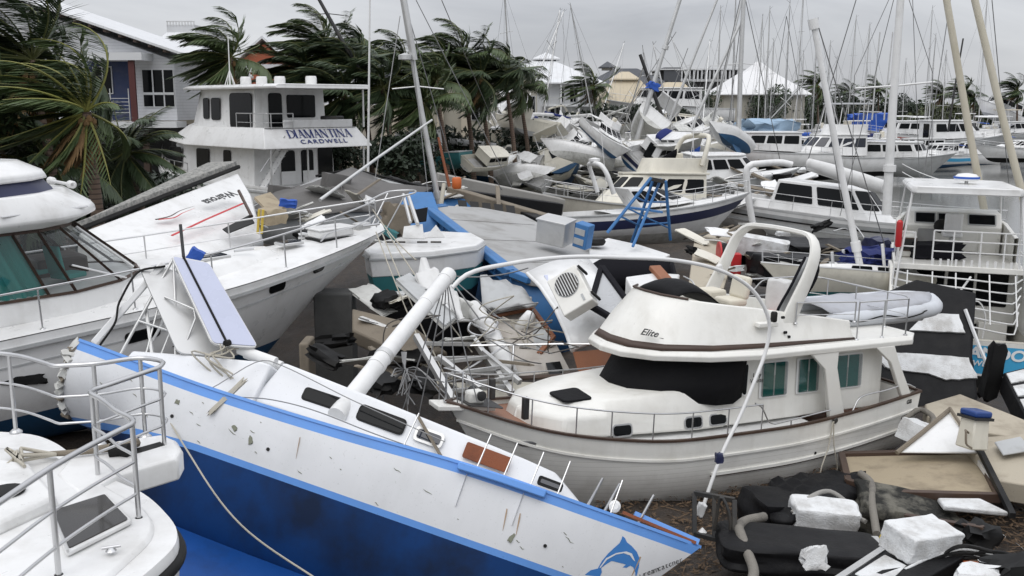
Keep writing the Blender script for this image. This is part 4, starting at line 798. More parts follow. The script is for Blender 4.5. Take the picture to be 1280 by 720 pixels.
    for k in range(5):
        a = random.Random(k); G().tube(curve([(2.45+a.uniform(-.2, .2), -.8+a.uniform(-.15, .15), 2.1), (2.6+a.uniform(-.3, .3), -1.0, 1.9+a.uniform(-.1, .2)), (2.3+a.uniform(-.3, .3), -1.1, 1.75), (2.9, -1.1+.1*k, 1.6-.06*k)], 16), .016, 6).build('tangled_line', 'rope', t)
    g = G(); rag(g, (3.05, -1.3, 1.2), (.08, .05, .75), (-10, 22, 0), 4, .25, 9); g.build('frayed_strap', 'rope', t, smooth=60)
    G().tube(curve([H.pt(.28, 9, -1), H.pt(.33, 9, -1)+Vector((0, .1, .15)), H.pt(.4, 9, -1)+Vector((0, .2, .2)), H.pt(.5, 9, -1)+Vector((0, .1, .1)), H.pt(.62, 9, -1)], 30), .01, 5).build('loose_stay', 'wire', t)
    G().tube(curve([H.pt(.24, 9, -1), H.pt(.3, 9, -1)+Vector((0, .35, .8)), H.pt(.45, 9, -1)+Vector((0, .3, .55)), H.pt(.6, 9, -1)+Vector((0, .3, .3))], 30), .009, 5).build('loose_stay', 'wire', t)
    # broken bow fittings
    g = G(); g.bar((10.1, 0, 1.6), (11.25, .05, 1.5), .25, .1); g.build('broken_bow_plank', 'stripe_blue', t); G().bar((9.9, -.25, 1.55), (11.2, -.05, 1.47), .12, .05).build('torn_rail', 'rust', t)
    for x in (9.3, 9.6, 10.2): G().tube([(x, -.1, 1.45), (x+.12, -.2, 2.0)], .025, 8).build('bow_stanchion', 'stainless', t)
    w = G().lathe([(.06, -.14), (.1, -.1), (.1, .1), (.06, .14)], (9.75, -.25, 1.6), 12, 'y').build('bow_roller', 'white_alloy', t)
    return t, H
YA, YH = yacht()
a, b = yl(4.85, -.95, 1.5), at(561, 343, 17.2)
g = G(); g.tube([a, a.lerp(b, .35), a.lerp(b, .7), b], [.14, .135, .13, .125], 18); bm_ = g.build('broken_mast', 'white_alloy', None, smooth=50); tag(bm_, 'thick white broken mast leaning up from the coachroof of the heeled yacht', 'mast')
d_ = (b-a).normalized()
for k in (.3, .36, .75): G().tube([a.lerp(b, k), a.lerp(b, k)+d_*.1], .147 if k < .5 else .137, 18).build('mast_band', 'alloy' if k == .36 else 'white_alloy', bm_)
G().tube([b-d_*.2, b+d_*.02], .135, 18).build('mast_cap', 'white_alloy', bm_)
for k in range(5): wire('shroud', [b-d_*.1, b+Vector((-.9+.35*k, -.1*k, -2.6+.1*k))], .012, 'wire', bm_, n=5)
# ================= big white motor cruiser on the left =================
CP = ((-16.86, 15.59, .82), (0, -2.3, 40), 1.05)
CM = Matrix.Translation(CP[0])@Euler([R(a) for a in CP[1]]).to_matrix().to_4x4()@Matrix.Scale(CP[2], 4)
def cl(x, y, z): return CM@Vector((x, y, z))
def cruiser():
    t = thing('motor_cruiser', 'big white motor cruiser with teal curtains and steel bow rails, driven ashore at the left', 'boat', *CP)
    L = 16.7
    H = Hull(L, [(0, 1.75), (.3, 1.8), (.5, 1.92), (.7, 2.05), (.85, 2.25), (1, 2.5)],
             [(0, 2.2), (.3, 2.35), (.5, 2.32), (.68, 2.0), (.8, 1.5), (.9, .9), (.96, .45), (1, .12)],
             [(0, -.7), (.5, -.9), (.7, -.85), (.85, -.5), (1, .2)], ((0, 4), (.5, 2.6), (.75, 1.5), (1, 1.05)), ((0, .6), (.6, .85), (1, 1.0)), rake=3.4)
    H.band('topsides', 'gelcoat_white', ('s', -.16), ('z', .28), t, 8, 60)
    H.band('gunwale', 'gelcoat_white', ('s', .02), ('s', -.16), t, 3, 60, out=.05)
    H.band('bottom', 'antifoul_blue', ('z', .28), ('k', 0), t, 6, 60)
    H.edge('rubbing_strake', 'gelcoat_grey', t, .07, .07, out=.07, spec=('s', -.18)); H.edge('styling_line', 'gelcoat_grey', t, .02, .03, out=.004, spec=('s', -.52))
    H.deck('deck', 'gelcoat_white', -.02, t, .0, 1., camber=.16, inset=-.06, nu=40, ny=10)
    zs = lambda x: 1.9+max(0, x-8)*.05
    # trunk forward of the windscreen
    lo = ring([(14.2, 0), (13.9, .5), (12.6, .98), (11, 1.4), (9.5, 1.62)], lambda x: zs(x)+.02); hi = ring([(13.4, 0), (13.1, .4), (12.2, .75), (10.8, 1.12), (9.5, 1.35)], lambda x: zs(x)+.42-.02*(x-9.5))
    house(t, 'foredeck_trunk', [lo, hi], 'gelcoat_white', bevel=.12)
    # cabin sides, windows with curtains
    lo = ring([(10.3, 0), (10.1, .8), (9.5, 1.45), (8.6, 1.72), (2, 1.75)], lambda x: 1.95); sill = ring([(10.35, 0), (10.15, .8), (9.55, 1.42), (8.6, 1.68), (2, 1.7)], lambda x: 2.42+max(0, x-8.4)*.05)
    house(t, 'cabin', [lo, sill], 'gelcoat_white', bevel=.05)
    hd = ring([(9.1, 0), (8.9, .8), (8.55, 1.25), (8.1, 1.47), (2, 1.5)], 3.66)
    hd2 = ring([(9.15, 0), (8.95, .82), (8.6, 1.28), (8.1, 1.5), (2, 1.52)], 3.72)
    house(t, 'window_header', [hd, hd2], 'brown_trim')
    cab = thing('x', None, None) if False else t
    top = lambda p, z=3.66: p
    S0, S1 = sill, hd
    half = len(S0)//2
    def pane(i, f0=0., f1=1., mname='window_glass'):
        j = i
        a, b = S0[j].lerp(S0[j+1], f0), S0[j].lerp(S0[j+1], f1); c, d = S1[j].lerp(S1[j+1], f1), S1[j].lerp(S1[j+1], f0); return a, b, c, d
    # starboard half of the ring is the mirrored, second half
    for j in (half, half+1, half+2, half+3, half-2, half-3, half-4):
        pass
    for side in (1, -1):
        def sp(p): return Vector((p.x, p.y*side, p.z))
        pts0 = [sp(p) for p in S0[:half]]; pts1 = [sp(p) for p in S1[:half]]
        for j in range(half-1):
            a, b, c, d = pts0[j], pts0[j+1], pts1[j+1], pts1[j]
            if j == half-2:
                segs = ((0, .075), (.075, .33), (.33, .66), (.66, 1))
            else: segs = ((0, 1),)
            for f0, f1 in segs:
                q = (a.lerp(b, f0), a.lerp(b, f1), d.lerp(c, f1), d.lerp(c, f0))
                o = G().add(q, [(0, 1, 2, 3)]).build('window', 'window_glass', t, smooth=0)
                w = .05
                fr = G()
                for k in range(4): fr.bar(q[k], q[(k+1) % 4], w, w)
                fr.build('window_frame', 'brown_trim', o)
                if side == -1 and j == half-2 and f0 > .05:
                    q0 = [p+Vector((0, .12, 0)) for p in q]; rows = [[q0[0].lerp(q0[1], i/60)+Vector((0, .035*math.sin(i*1.15+math.sin(i*.6)), 0)) for i in range(61)], [q0[3].lerp(q0[2], i/60)+Vector((0, .03*math.sin(i*1.15+math.sin(i*.6)), 0)) for i in range(61)]]
                    G().grid(rows).build('curtain', 'teal_curtain', o, smooth=70)
    G().slab([(10.0, -1.2, 2.3), (10.0, 1.2, 2.3), (2, 1.6, 2.3), (2, -1.6, 2.3)], .03).build('saloon_floor', 'black_rubber', t)
    G().box((2.2, 0, 3), (.05, 3.0, 1.4)).build('saloon_bulkhead', 'brown_trim', t)
    for x, y in ((8.75, -.75), (8.3, .2)):
        ch = G().box((x, y, 2.62), (.5, .5, .1), (0, 0, 20)).build('saloon_chair', 'teal_curtain', t, bevel=.03); G().box((x-.24, y, 2.95), (.08, .48, .6), (0, -8, 20)).build('chair_back', 'teal_curtain', ch, bevel=.03)
    G().box((8.9, .6, 2.6), (1.0, 1.1, .5)).build('dashboard', 'brown_trim', t, bevel=.05)
    g = G(); g.tube([(10.0, -.9, 2.62), (8.95, -.95, 3.6)], .03, 6); g.build('windscreen_strut', 'white_alloy', t)
    g = G(); g.tube([(8.6, -1.6, 2.95), (9.65, -1.47, 2.52)], .02, 6); g.build('wiper', 'stainless', t)
    # flybridge brow
    o1 = [(9.6, 0), (9.45, .7), (9.1, 1.3), (8.5, 1.75), (7.2, 1.92), (2, 1.92)]
    br = house(t, 'flybridge_brow', [ring([(x-.35, y*.93) for x, y in o1], 3.72), ring(o1, 3.86), ring([(x-.02, y*.99) for x, y in o1], 4.0), ring([(x-.55, y*.9) for x, y in o1], 4.36)], 'gelcoat_white', bevel=.05)
    o2 = [(8.85, 0), (8.7, .7), (8.3, 1.2), (7.5, 1.55), (6.0, 1.68), (2, 1.68)]
    house(t, 'flybridge_band', [ring(o2, 4.34), ring([(x-.22, y*.97) for x, y in o2], 4.6)], 'navy_trim', bevel=.02)
    house(t, 'flybridge_top', [ring([(x-.1, y) for x, y in o2], 4.59), ring([(x-.15, y) for x, y in o2], 4.72), ring([(x-.6, y*.85) for x, y in o2], 4.95)], 'gelcoat_white', bevel=.06)
    g = G(); g.tube([(9.0, -.85, 4.42), (9.0, .6, 4.42)], .035, 8); g.lathe([(.05, 0), (.08, .03), (.08, .2), (.04, .23)], (9.02, -.85, 4.42), 10, 'y'); g.lathe([(.05, 0), (.08, .03), (.08, .2), (.04, .23)], (9.02, .5, 4.42), 10, 'y'); g.build('searchlight_bar', 'white_alloy', t)
    G().tube([(9.1, -1.34, 4.02), (7.4, -1.9, 4.04)], .02, 6).build('brow_handrail', 'stainless', t)
    # hull ports
    for x, z0, l in ((11.3, 1.62, .5), (12.9, 1.82, .38), (14.2, 2.02, .3), (9.6, 1.47, .6)):
        def hp(xx, z): 
            u = xx/L; 
            for _ in range(8): u += (xx-H.pt(u, z, -1)[0])/L*.8
            return H.pt(u, z, -1, .004)
        q = [hp(x-l*.62, z0-.13), hp(x+l*.62, z0-.1), hp(x+l*.62, z0+.13), hp(x-l*.62, z0+.1)]
        g = G(); panel(g, q, (0, 1, 0, 1), .35, .02, .0); pf = g.build('hull_port', 'black_rubber', t, bevel=.006); g = G(); panel(g, q, (.05, .95, .12, .88), .35, .012, .015); g.build('pane', 'black_glass', pf)
    # damage low on the side
    p = H.pt(.44, 1.05, -1, .0); g = G(); rag(g, p, (.6, .04, .16), (0, 8, 0), 4, .4, 2); g.build('hull_gash', 'black_rubber', t)
    p = H.pt(.62, 1.05, -1, .01); q = H.pt(.68, 1.2, -1, .01); G().tube([p, q], .012, 5).build('hull_scratch', 'black_rubber', t)
    # rails
    for s in (-1, 1):
        P = [H.pt(u, 9, s, -.1)+Vector((0, 0, .03)) for u in (.36, .46, .56, .66, .76, .86, .93, .985)]; o = railing(t, P, .78, 7, .022, (.52,) if s == 1 else (), npt=50, rp=.018)
    g = G(); P = curve([H.pt(.985, 9, 1, -.1)+Vector((0, 0, .8)), (17.3, .5, 3.4), (17.75, .0, 3.42), (17.3, -.5, 3.4), H.pt(.985, 9, -1, -.1)+Vector((0, 0, .8))], 24); g.tube(P, .024, 8); g.tube([(16.6, .35, 2.55), (17.2, .4, 3.38)], .02, 6); g.tube([(16.6, -.35, 2.55), (17.2, -.4, 3.38)], .02, 6); g.build('bow_pulpit', 'stainless', t, smooth=60)
    g = G(); g.tube(curve([H.pt(.86, 9, -1, -.15)+Vector((0, 0, .35)), H.pt(.9, 9, -1, -.45)+Vector((0, 0, .38)), H.pt(.93, 9, -1, -.1)+Vector((0, 0, .4)), (16.3, -.3, 2.95)], 20), .018, 6); g.build('bow_step_rail', 'stainless', t)
    # deck fittings
    for x, y, w, d in ((11.9, -.35, .75, .6), (14.0, -.1, .55, .5)):
        h = G().box((x, y, zs(x)+.44-.04*(x-11)), (w, d, .07)).build('deck_hatch', 'alloy', t, bevel=.02); G().box((x, y, zs(x)+.485-.04*(x-11)), (w*.82, d*.8, .02)).build('hatch_lens', 'navy_glass', h)
    lk = G().box((15.2, 0, 2.62), (.95, .7, .22)).build('anchor_locker', 'gelcoat_white', t, bevel=.06); G().box((15.2, 0, 2.75), (1.0, .74, .05)).build('locker_lid', 'gelcoat_white', lk, bevel=.02); G().box((15.2, 0, 2.5), (1.02, .78, .05)).build('locker_seal', 'black_rubber', lk)
    G().box((16.1, 0, 2.66), (.4, .3, .22)).build('windlass', 'alloy', t, bevel=.05)
    for x in (12.6, 16.0): G().tube([(x-.2, -.55, zs(x)+.46), (x+.25, -.6, zs(x)+.46)], .03, 8).build('cleat', 'stainless', t)
    G().box((10.6, -1.72, 2.13), (.22, .1, .03)).build('fuel_cap', 'black_rubber', t, bevel=.01)
    return t, H
CR, CRH = cruiser()
# ================= two storey house boat =================
def strokes(parent, s, size, m, mtx, thick=.01):
    """serif capitals from thick and thin strokes"""
    W_, h_ = .16, .05
    A = {'D': ([(0, 0, 0, 1, W_)], .72), 'I': ([(0, 0, 0, 1, W_)], .22), 'A': ([(0, 0, .3, 1, h_), (.3, 1, .62, 0, W_), (.12, .35, .48, .35, h_)], .72), 'M': ([(0, 0, 0, 1, h_), (.02, 1, .4, 0, W_), (.4, 0, .78, 1, h_), (.78, 0, .78, 1, W_)], .95), 'N': ([(0, 0, 0, 1, h_), (.02, 1, .62, 0, W_), (.62, 0, .62, 1, h_)], .8), 'T': ([(.32, 0, .32, 1, W_), (0, .97, .64, .97, h_)], .72)}
    x = 0; g = G(); tot = sum(A[c][1]+.12 for c in s)-.12
    for c in s:
        ss, w = A[c]
        for a, b, c2, d, k in ss: g.bar(((x+a)*size, b*size, 0), ((x+c2)*size, d*size, 0), k*size if abs(b-d) > .01 else k*size, thick, (0, 0, 1))
        if c == 'D': g.tube([((x+.08)*size, .97*size, 0), ((x+.35)*size, .95*size, 0), ((x+.6)*size, .75*size, 0), ((x+.66)*size, .5*size, 0), ((x+.6)*size, .25*size, 0), ((x+.35)*size, .05*size, 0), ((x+.08)*size, .03*size, 0)], [.025*size, .035*size, .065*size, .08*size, .065*size, .035*size, .025*size], 4)
        for a, b, c2, d, k in ss:
            for ex, ey in ((a, b), (c2, d)):
                if abs(b-d) > .5: g.bar(((x+ex-.13)*size, (ey*.96+.02)*size, 0), ((x+ex+.13)*size, (ey*.96+.02)*size, 0), h_*.8*size, thick*.9, (0, 0, 1))
        x += w+.12
    o = g.build('name_lettering', m, parent, smooth=0); o.matrix_local = mtx@Matrix.Translation((-tot*size/2, -size/2, 0)); return o
def diamantina():
    p = at(331, 186, 52); c = Vector((p.x, 52, 0)); hd = R(134); h = Vector((math.cos(hd), math.sin(hd), 0)); pt = Vector((-h.y, h.x, 0)); B = 3.4
    org = c-pt*B
    t = thing('house_boat', 'white two storey boat named Diamantina with dark windows and overhanging flat roof', 'boat', (org.x, org.y, 0), (0, 0, 134))
    t.scale = (1.2, 1, 1)
    zd, zp, zt, zr = 3.05, 5.25, 6.25, 8.3     # lower deck, valance bottom, valance top, roof
    H = Hull(16, [(0, 3.05), (.5, 3.1), (.8, 3.4), (1, 4.0)], [(0, 3.1), (.4, 3.1), (.7, 2.6), (.9, 1.2), (1, .06)], [(0, 1.0), (.8, 1.1), (1, 2.0)], ((0, 4), (1, 1.2)), ((0, .6), (1, 1)), rake=2)
    H.band('hull', 'gelcoat_white', ('s', 0), ('z', 1.3), t, 6); H.band('hull_bottom', 'antifoul_blue', ('z', 1.3), ('k', 0), t, 3); H.deck('deck', 'deck_white', .02, t); H.edge('rubbing_strake', 'gelcoat_grey', t, .08, .1, -.15, out=.03); H.edge('toe_rail', 'gelcoat_white', t, .06, .12, .06)
    lo = [(12.4, 0), (12.2, 1.2), (11.2, 2.3), (9.5, 2.55), (2.2, 2.6)]
    house(t, 'lower_cabin', [ring(lo, zd), ring([(x-(.9 if x > 9 else 0), y*.97) for x, y in lo], zp+.1)], 'gelcoat_white')
    up = [(9.2, 0), (9.0, 1.2), (8.3, 2.1), (7.4, 2.3), (2.4, 2.3)]
    house(t, 'wheelhouse', [ring([(x+.5*(x > 7), y) for x, y in up], zt-.35), ring([(x-.5*(x > 7), y*.95) for x, y in up], zr+.05)], 'gelcoat_white')
    # valance: flared skirt of the upper deck
    v0 = [(12.6, 0), (11.9, 1.5), (10.0, 2.9), (7.5, 3.4), (0, 3.4)]; v1 = [(10.4, 0), (9.9, 1.3), (8.7, 2.3), (6.8, 2.85), (.7, 2.95)]
    house(t, 'upper_deck', [ring(v0, lambda x: zp-.08+max(0, x-7.5)*.06), ring(v0, lambda x: zp+max(0, x-7.5)*.06), ring(v1, lambda x: zt+max(0, x-7.5)*.05), ring([(x-.1, y-.1 if y else 0) for x, y in v1], zt)], 'gelcoat_white')
    q0, q1, q2, q3 = Vector((-.012, 3.4, zp)), Vector((-.012, -3.4, zp)), Vector((.69, -2.95, zt)), Vector((.69, 2.95, zt)); c0 = (q0+q1+q2+q3)/4; nrm = (q1-q0).cross(q3-q0).normalized()
    strokes(t, 'DIAMANTINA', .52, 'lettering_navy', basis(c0+Vector((.112, -.35, .16))+nrm*.03, (0, -1, 0), q3-q0), .012)
    text('home_port', 'CARDWELL', .35, 'lettering_navy', t, basis(c0+Vector((-.182, -.35, -.26))+nrm*.03, (0, -1, 0), q3-q0), .006, 1.35, 1.3, bold=.004)
    # roof
    ro = [(9.9, 0), (9.7, 1.4), (8.6, 2.6), (7, 2.95), (-.5, 2.95), (-.55, 2.5)]
    house(t, 'roof', [ring(ro, zr), ring([(x+.03, y+.03*(y > 0)) for x, y in ro], zr+.12), ring([(x*.97, y*.95) for x, y in ro], zr+.24)], 'gelcoat_white')
    for x, y in ((5.5, .6), (4.6, .2), (3.8, -.4), (2.4, -1.4)): G().lathe([(.3, 0), (.3, .45), (.26, .55)], (x, y, zr+.2), 12).build('life_raft_canister', 'gelcoat_white', t, smooth=30)
    # windows
    def sw(x0, x1, z0, z1, y, nm='window'): win(t, [(x1, y, z0), (x0, y, z0), (x0, y*.985, z1), (x1, y*.985, z1)], (0, 1, 0, 1), .12, name=nm)
    for x0, x1 in ((9.3, 10.6), (6.4, 7.7), (4.3, 5.0)): sw(x0, x1, 3.75, 4.95, 2.6)
    sw(6.6, 7.2, 6.65, 7.85, 2.31); sw(5.5, 6.4, 6.6, 7.85, 2.31); sw(2.55, 4.6, 6.15, 8.1, 2.31, 'side_opening')
    def bw(y0, y1, z0, z1, x, nm='window'): return win(t, [(x, y0, z0), (x, y1, z0), (x, y1, z1), (x, y0, z1)], (0, 1, 0, 1), .08, name=nm)
    for y0, y1 in ((1.4, .55), ): bw(y0, y1, 6.0, 8.1, 2.39, 'cabin_door')
    bw(.25, -1.6, 6.75, 8.0, 2.39); bw(.9, .0, 3.1, 4.95, 2.19, 'cabin_door'); bw(-.4, -1.2, 3.1, 4.95, 2.19, 'cabin_door'); bw(-1.5, -2.5, 3.2, 5.1, 2.19, 'dark_screen')
    d = win(t, [(11.3, 1.7, 3.75), (10.9, 2.37, 3.75), (10.3, 2.3, 5.0), (10.8, 1.66, 5.0)], (0, 1, 0, 1), .06)
    for y0, y1 in ((.95, -.05), (-.45, -1.25)): G().slab([(2.14, y0, 3.05), (2.14, y1, 3.05), (2.14, y1, 3.8), (2.14, y0, 3.8)], .02).build('door_panel', 'gelcoat_white', t)
    # posts, stair, rails
    for x, y in ((.1, 3.0), (.1, -2.9), (.3, .6)): G().tube([(x, y, zd), (x, y, zp)], .05, 8).build('deck_post', 'alloy', t)
    for x, y in ((-.2, -2.7),): G().tube([(x, y, zt), (x, y, zr)], .05, 8).build('roof_post', 'alloy', t)
    st = G(); st.bar((1.7, 2.5, zd), (.9, 1.5, zp), .06, .25); st.bar((1.1, 2.9, zd), (.3, 1.9, zp), .06, .25); sr = st.build('stairway', 'gelcoat_white', t)
    for k in range(7): f = (k+.6)/7.4; G().box((1.4-.8*f, 2.7-1.0*f, zd+(zp-zd)*f), (.75, .3, .05), (0, 0, -51)).build('tread', 'gelcoat_grey', sr)
    G().tube([(1.1, 2.95, zd+.9), (.3, 1.95, zp+.6)], .03, 6).build('handrail', 'stainless', sr)
    railing(t, [(3.4, 2.7, zt-.2), (.7, 2.75, zt-.2), (.6, 1.2, zt-.2)], .95, 5, .03, (.5,)); railing(t, [(8, 3.0, 3.15), (11, 2.6, 3.3), (13.5, 1.5, 3.6), (15.6, .2, 4.0)], .9, 6, .03, (.5,)); railing(t, [(8, -3.0, 3.15), (11, -2.6, 3.3), (13.5, -1.5, 3.6), (15.6, -.2, 4.0)], .9, 6, .03, (.5,))
    G().box((1.0, -1.6, zt+.35), (.5, 1.2, .5)).build('barbecue', 'dark_metal', t, bevel=.06); G().box((.75, -.5, zt+.16), (.12, 4.4, .5)).build('stern_bench', 'gelcoat_white', t, bevel=.03)
    g = G(); g.tube([(5.5, 1.6, zr+.2), (5.5, 1.6, zr+1.0)], .04, 6); [g.tube([(5.5+.3*math.cos(a), 1.6+.3*math.sin(a), zr+.2), (5.5, 1.6, zr+1.1)], .025, 5) for a in (0, 1.2, 2.5, 3.7, 5)]; g.tube([(5.5, 1.6, zr+1), (5.55, 1.55, zr+3)], .03, 6); g.build('aerial_mast', 'white_alloy', t)
    a = at(461, 215, 50); b = at(463, -40, 50); return t
diamantina()
a = at(460, 216, 49); b = at(463, -60, 49); tag(G().tube([a, b], [.06, .035], 8).build('whip_aerial', 'white_alloy', None), 'tall thin white vertical pole at the stern corner of the two storey boat', 'aerial')
# ================= bow of the near boat, bottom left =================
def near_bow():
    Zd = 4.3
    def f(px, py, z=Zd): return at(px, py, z=z)
    base = f(60, 640, 0.2); t = thing('foreground_boat', 'bow of white boat with steel rails and smoked hatch filling the bottom left corner', 'boat', base)
    out = [(-400, 470), (-120, 536), (0, 539), (42, 543), (67, 552), (96, 572), (142, 599), (179, 616), (208, 641), (223, 664), (218, 686), (198, 706), (170, 730), (100, 800), (-50, 930), (-400, 1000)]
    P = [f(*p) for p in out]; P = P[:2]+curve(P[1:-2], 60)[1:]+P[-2:]
    c = sum(P, Vector())/len(P)
    def off(k, dz): return [Vector((p.x+(c.x-p.x)*k, p.y+(c.y-p.y)*k, Zd+dz)) for p in P]
    g = G(); g.loft([off(.16, -3.6), off(.09, -1.9), off(.03, -.5), off(0, -.14), off(0, -.05), off(.012, 0), off(.05, .0)])
    wpart('hull', g, 'gelcoat_white', t, smooth=50)
    g = G(); g.tube([p+Vector((0, 0, -.12)) for p in off(-.006, 0)][2:-2], .045, 8); wpart('rubber_fender_strip', g, 'black_rubber', t, smooth=60)
    # moulded rim and raised inner deck
    rim = [(-380, 560), (0, 562), (52, 566), (90, 588), (150, 622), (182, 641), (193, 660), (186, 680), (160, 705), (110, 750), (-40, 880), (-380, 960)]
    Q = [f(*p) for p in rim]; Q = Q[:1]+curve(Q[1:-1], 50)+Q[-1:]
    c2 = sum(Q, Vector())/len(Q); g = G(); g.loft([[q+Vector((0, 0, .002)) for q in Q], [q+(c2-q)*.03+Vector((0, 0, .035)) for q in Q], [q+(c2-q)*.06+Vector((0, 0, .04)) for q in Q]]); wpart('raised_deck', g, 'gelcoat_white', t, smooth=50)
    W2 = [(-300, 585), (0, 583), (40, 590), (75, 632), (60, 640), (0, 668), (-300, 730)]
    g = G(); w = [f(*p, Zd+.05) for p in W2]; cw = sum(w, Vector())/len(w); g.loft([[q-Vector((0, 0, .02)) for q in w], [q+(cw-q)*.03+Vector((0, 0, .09)) for q in w]]); wpart('deck_walkway', g, 'deck_white', t, bevel=.03, smooth=40)
    q = [f(*p, Zd+.05) for p in ((62, 643), (84, 697), (166, 655), (133, 621))]
    g = G(); panel(g, q, (0, 1, 0, 1), .06, .035, 0); h = wpart('deck_hatch', g, 'gelcoat_white', t, bevel=.01)
    g = G(); panel(g, q, (.05, .95, .05, .95), .05, .02, .024); o = g.build('hatch_lens', mat('smoked_acrylic', (.018, .016, .013), .1, spec=.5), h)
    g = G(); panel(g, [q[0], q[1], q[1].lerp(q[2], .03), q[0].lerp(q[3], .03)], (0, 1, 0, 1), .1, .02, .036); g.build('hatch_hinge', 'alloy', h)
    # anchor platform
    out = [f(*p) for p in ((70, 600), (96, 569), (150, 556), (205, 548), (222, 555), (229, 567), (223, 578), (145, 601), (100, 625))]
    g = G(); g.loft([[p+Vector((0, 0, -.17)) for p in out], [p+Vector((0, 0, .01)) for p in out], [p+(out[4]*.3+out[0]*.7-p)*.04+Vector((0, 0, .05)) for p in out]]); wpart('anchor_platform', g, 'gelcoat_white', t, bevel=.02, smooth=40)
    g = G(); s = [f(*p, Zd+.055) for p in ((150, 566), (200, 552), (206, 556), (156, 571))]; g.slab(s, .01); wpart('platform_slot', g, 'black_rubber', t)
    g = G(); g.tube([f(30, 569, Zd+.07), f(90, 566, Zd+.1), f(165, 556, Zd+.1), f(170, 553, Zd+.1)], [.02, .03, .045, .05], 8); wpart('anchor_shank', g, 'plank', t)
    g = G(); g.lathe([(.03, -.1), (.07, -.08), (.05, 0), (.07, .08), (.03, .1)], f(150, 563, Zd+.1), 12, 'x'); wpart('bow_roller', g, 'black_rubber', t)
    # rails
    feet = [(-160, 532), (-60, 536), (20, 541), (78, 560), (130, 556), (182, 547), (206, 562)]; near = [(123, 600), (174, 653), (120, 690), (74, 725), (-10, 800), (-120, 890)]
    a = [f(*p) for p in feet]; b = [f(*p) for p in near]
    mid = (a[-1]+b[0])/2
    top = lambda p, h: p+Vector((0, 0, h))
    P1 = curve(a[:4], 20)+curve([a[3], a[4], a[5], a[5].lerp(a[6], .5)+Vector((.12, .02, 0)), a[6]], 20)[1:]; P2 = curve([b[0]+(a[6]-b[0])*.55, b[0]+(a[6]-b[0])*.2, b[0], b[0].lerp(b[1], .3)], 12); P3 = curve(b[1:], 16)
    allp = P1+[a[6].lerp(b[0], .2)]+P2[:-1]+[b[0].lerp(b[1], .6)]+P3; allp = curve(allp, 110)
    g = G(); g.tube([top(p, .8) for p in allp], .022, 10); r = wpart('bow_rail', g, 'stainless', t, smooth=60)
    for h in (.5, .24):
        g = G(); g.tube([top(p, h) for p in allp], .013, 8); o = g.build('middle_rail', 'stainless', r, smooth=60)
    for p in (a[1], a[2], a[3]+(a[4]-a[3])*.9, a[5], a[6], b[0], b[1], b[3], b[4]):
        g = G(); g.tube([p, top(p, .8)], .02, 10); g.lathe([(.06, 0), (.06, .015), (.03, .04)], p, 14); g.build('stanchion', 'stainless', r, smooth=60)
    for p in ((139, 690),):
        q = f(*p, Zd+.06); g = G(); g.lathe([(.02, 0), (.04, .01), (.015, .035)], q, 10); g.tube([q+Vector((-.06, -.02, .035)), q+Vector((.06, .03, .035))], .012, 8); wpart('cleat', g, 'stainless', t, smooth=60)
    g = G(); q = f(8, 615, Zd+.15); g.lathe([(.14, 0), (.14, .02), (.05, .03)], q, 16); wpart('deck_plate', g, 'black_rubber', t)
    for k in range(3):
        rnd = random.Random(k); pts = [f(18+rnd.uniform(-12, 14), 572+rnd.uniform(-12, 12), Zd+.1+.03*k) for _ in range(7)]+[f(70, 568, Zd+.1)]; g = G(); g.tube(curve(pts, 40), .016, 6); wpart('mooring_line', g, 'rope', t, smooth=60)
near_bow()
wire('mooring_rope', [yl(1.2, -1.05, 1.25), at(232, 560, 13.2), at(300, 655, 12.2), at(420, 740, 11.4)], .013, 'rope', None, 'long thin pale rope slanting down across the navy bottom of the heeled yacht', 'rope', res=30)
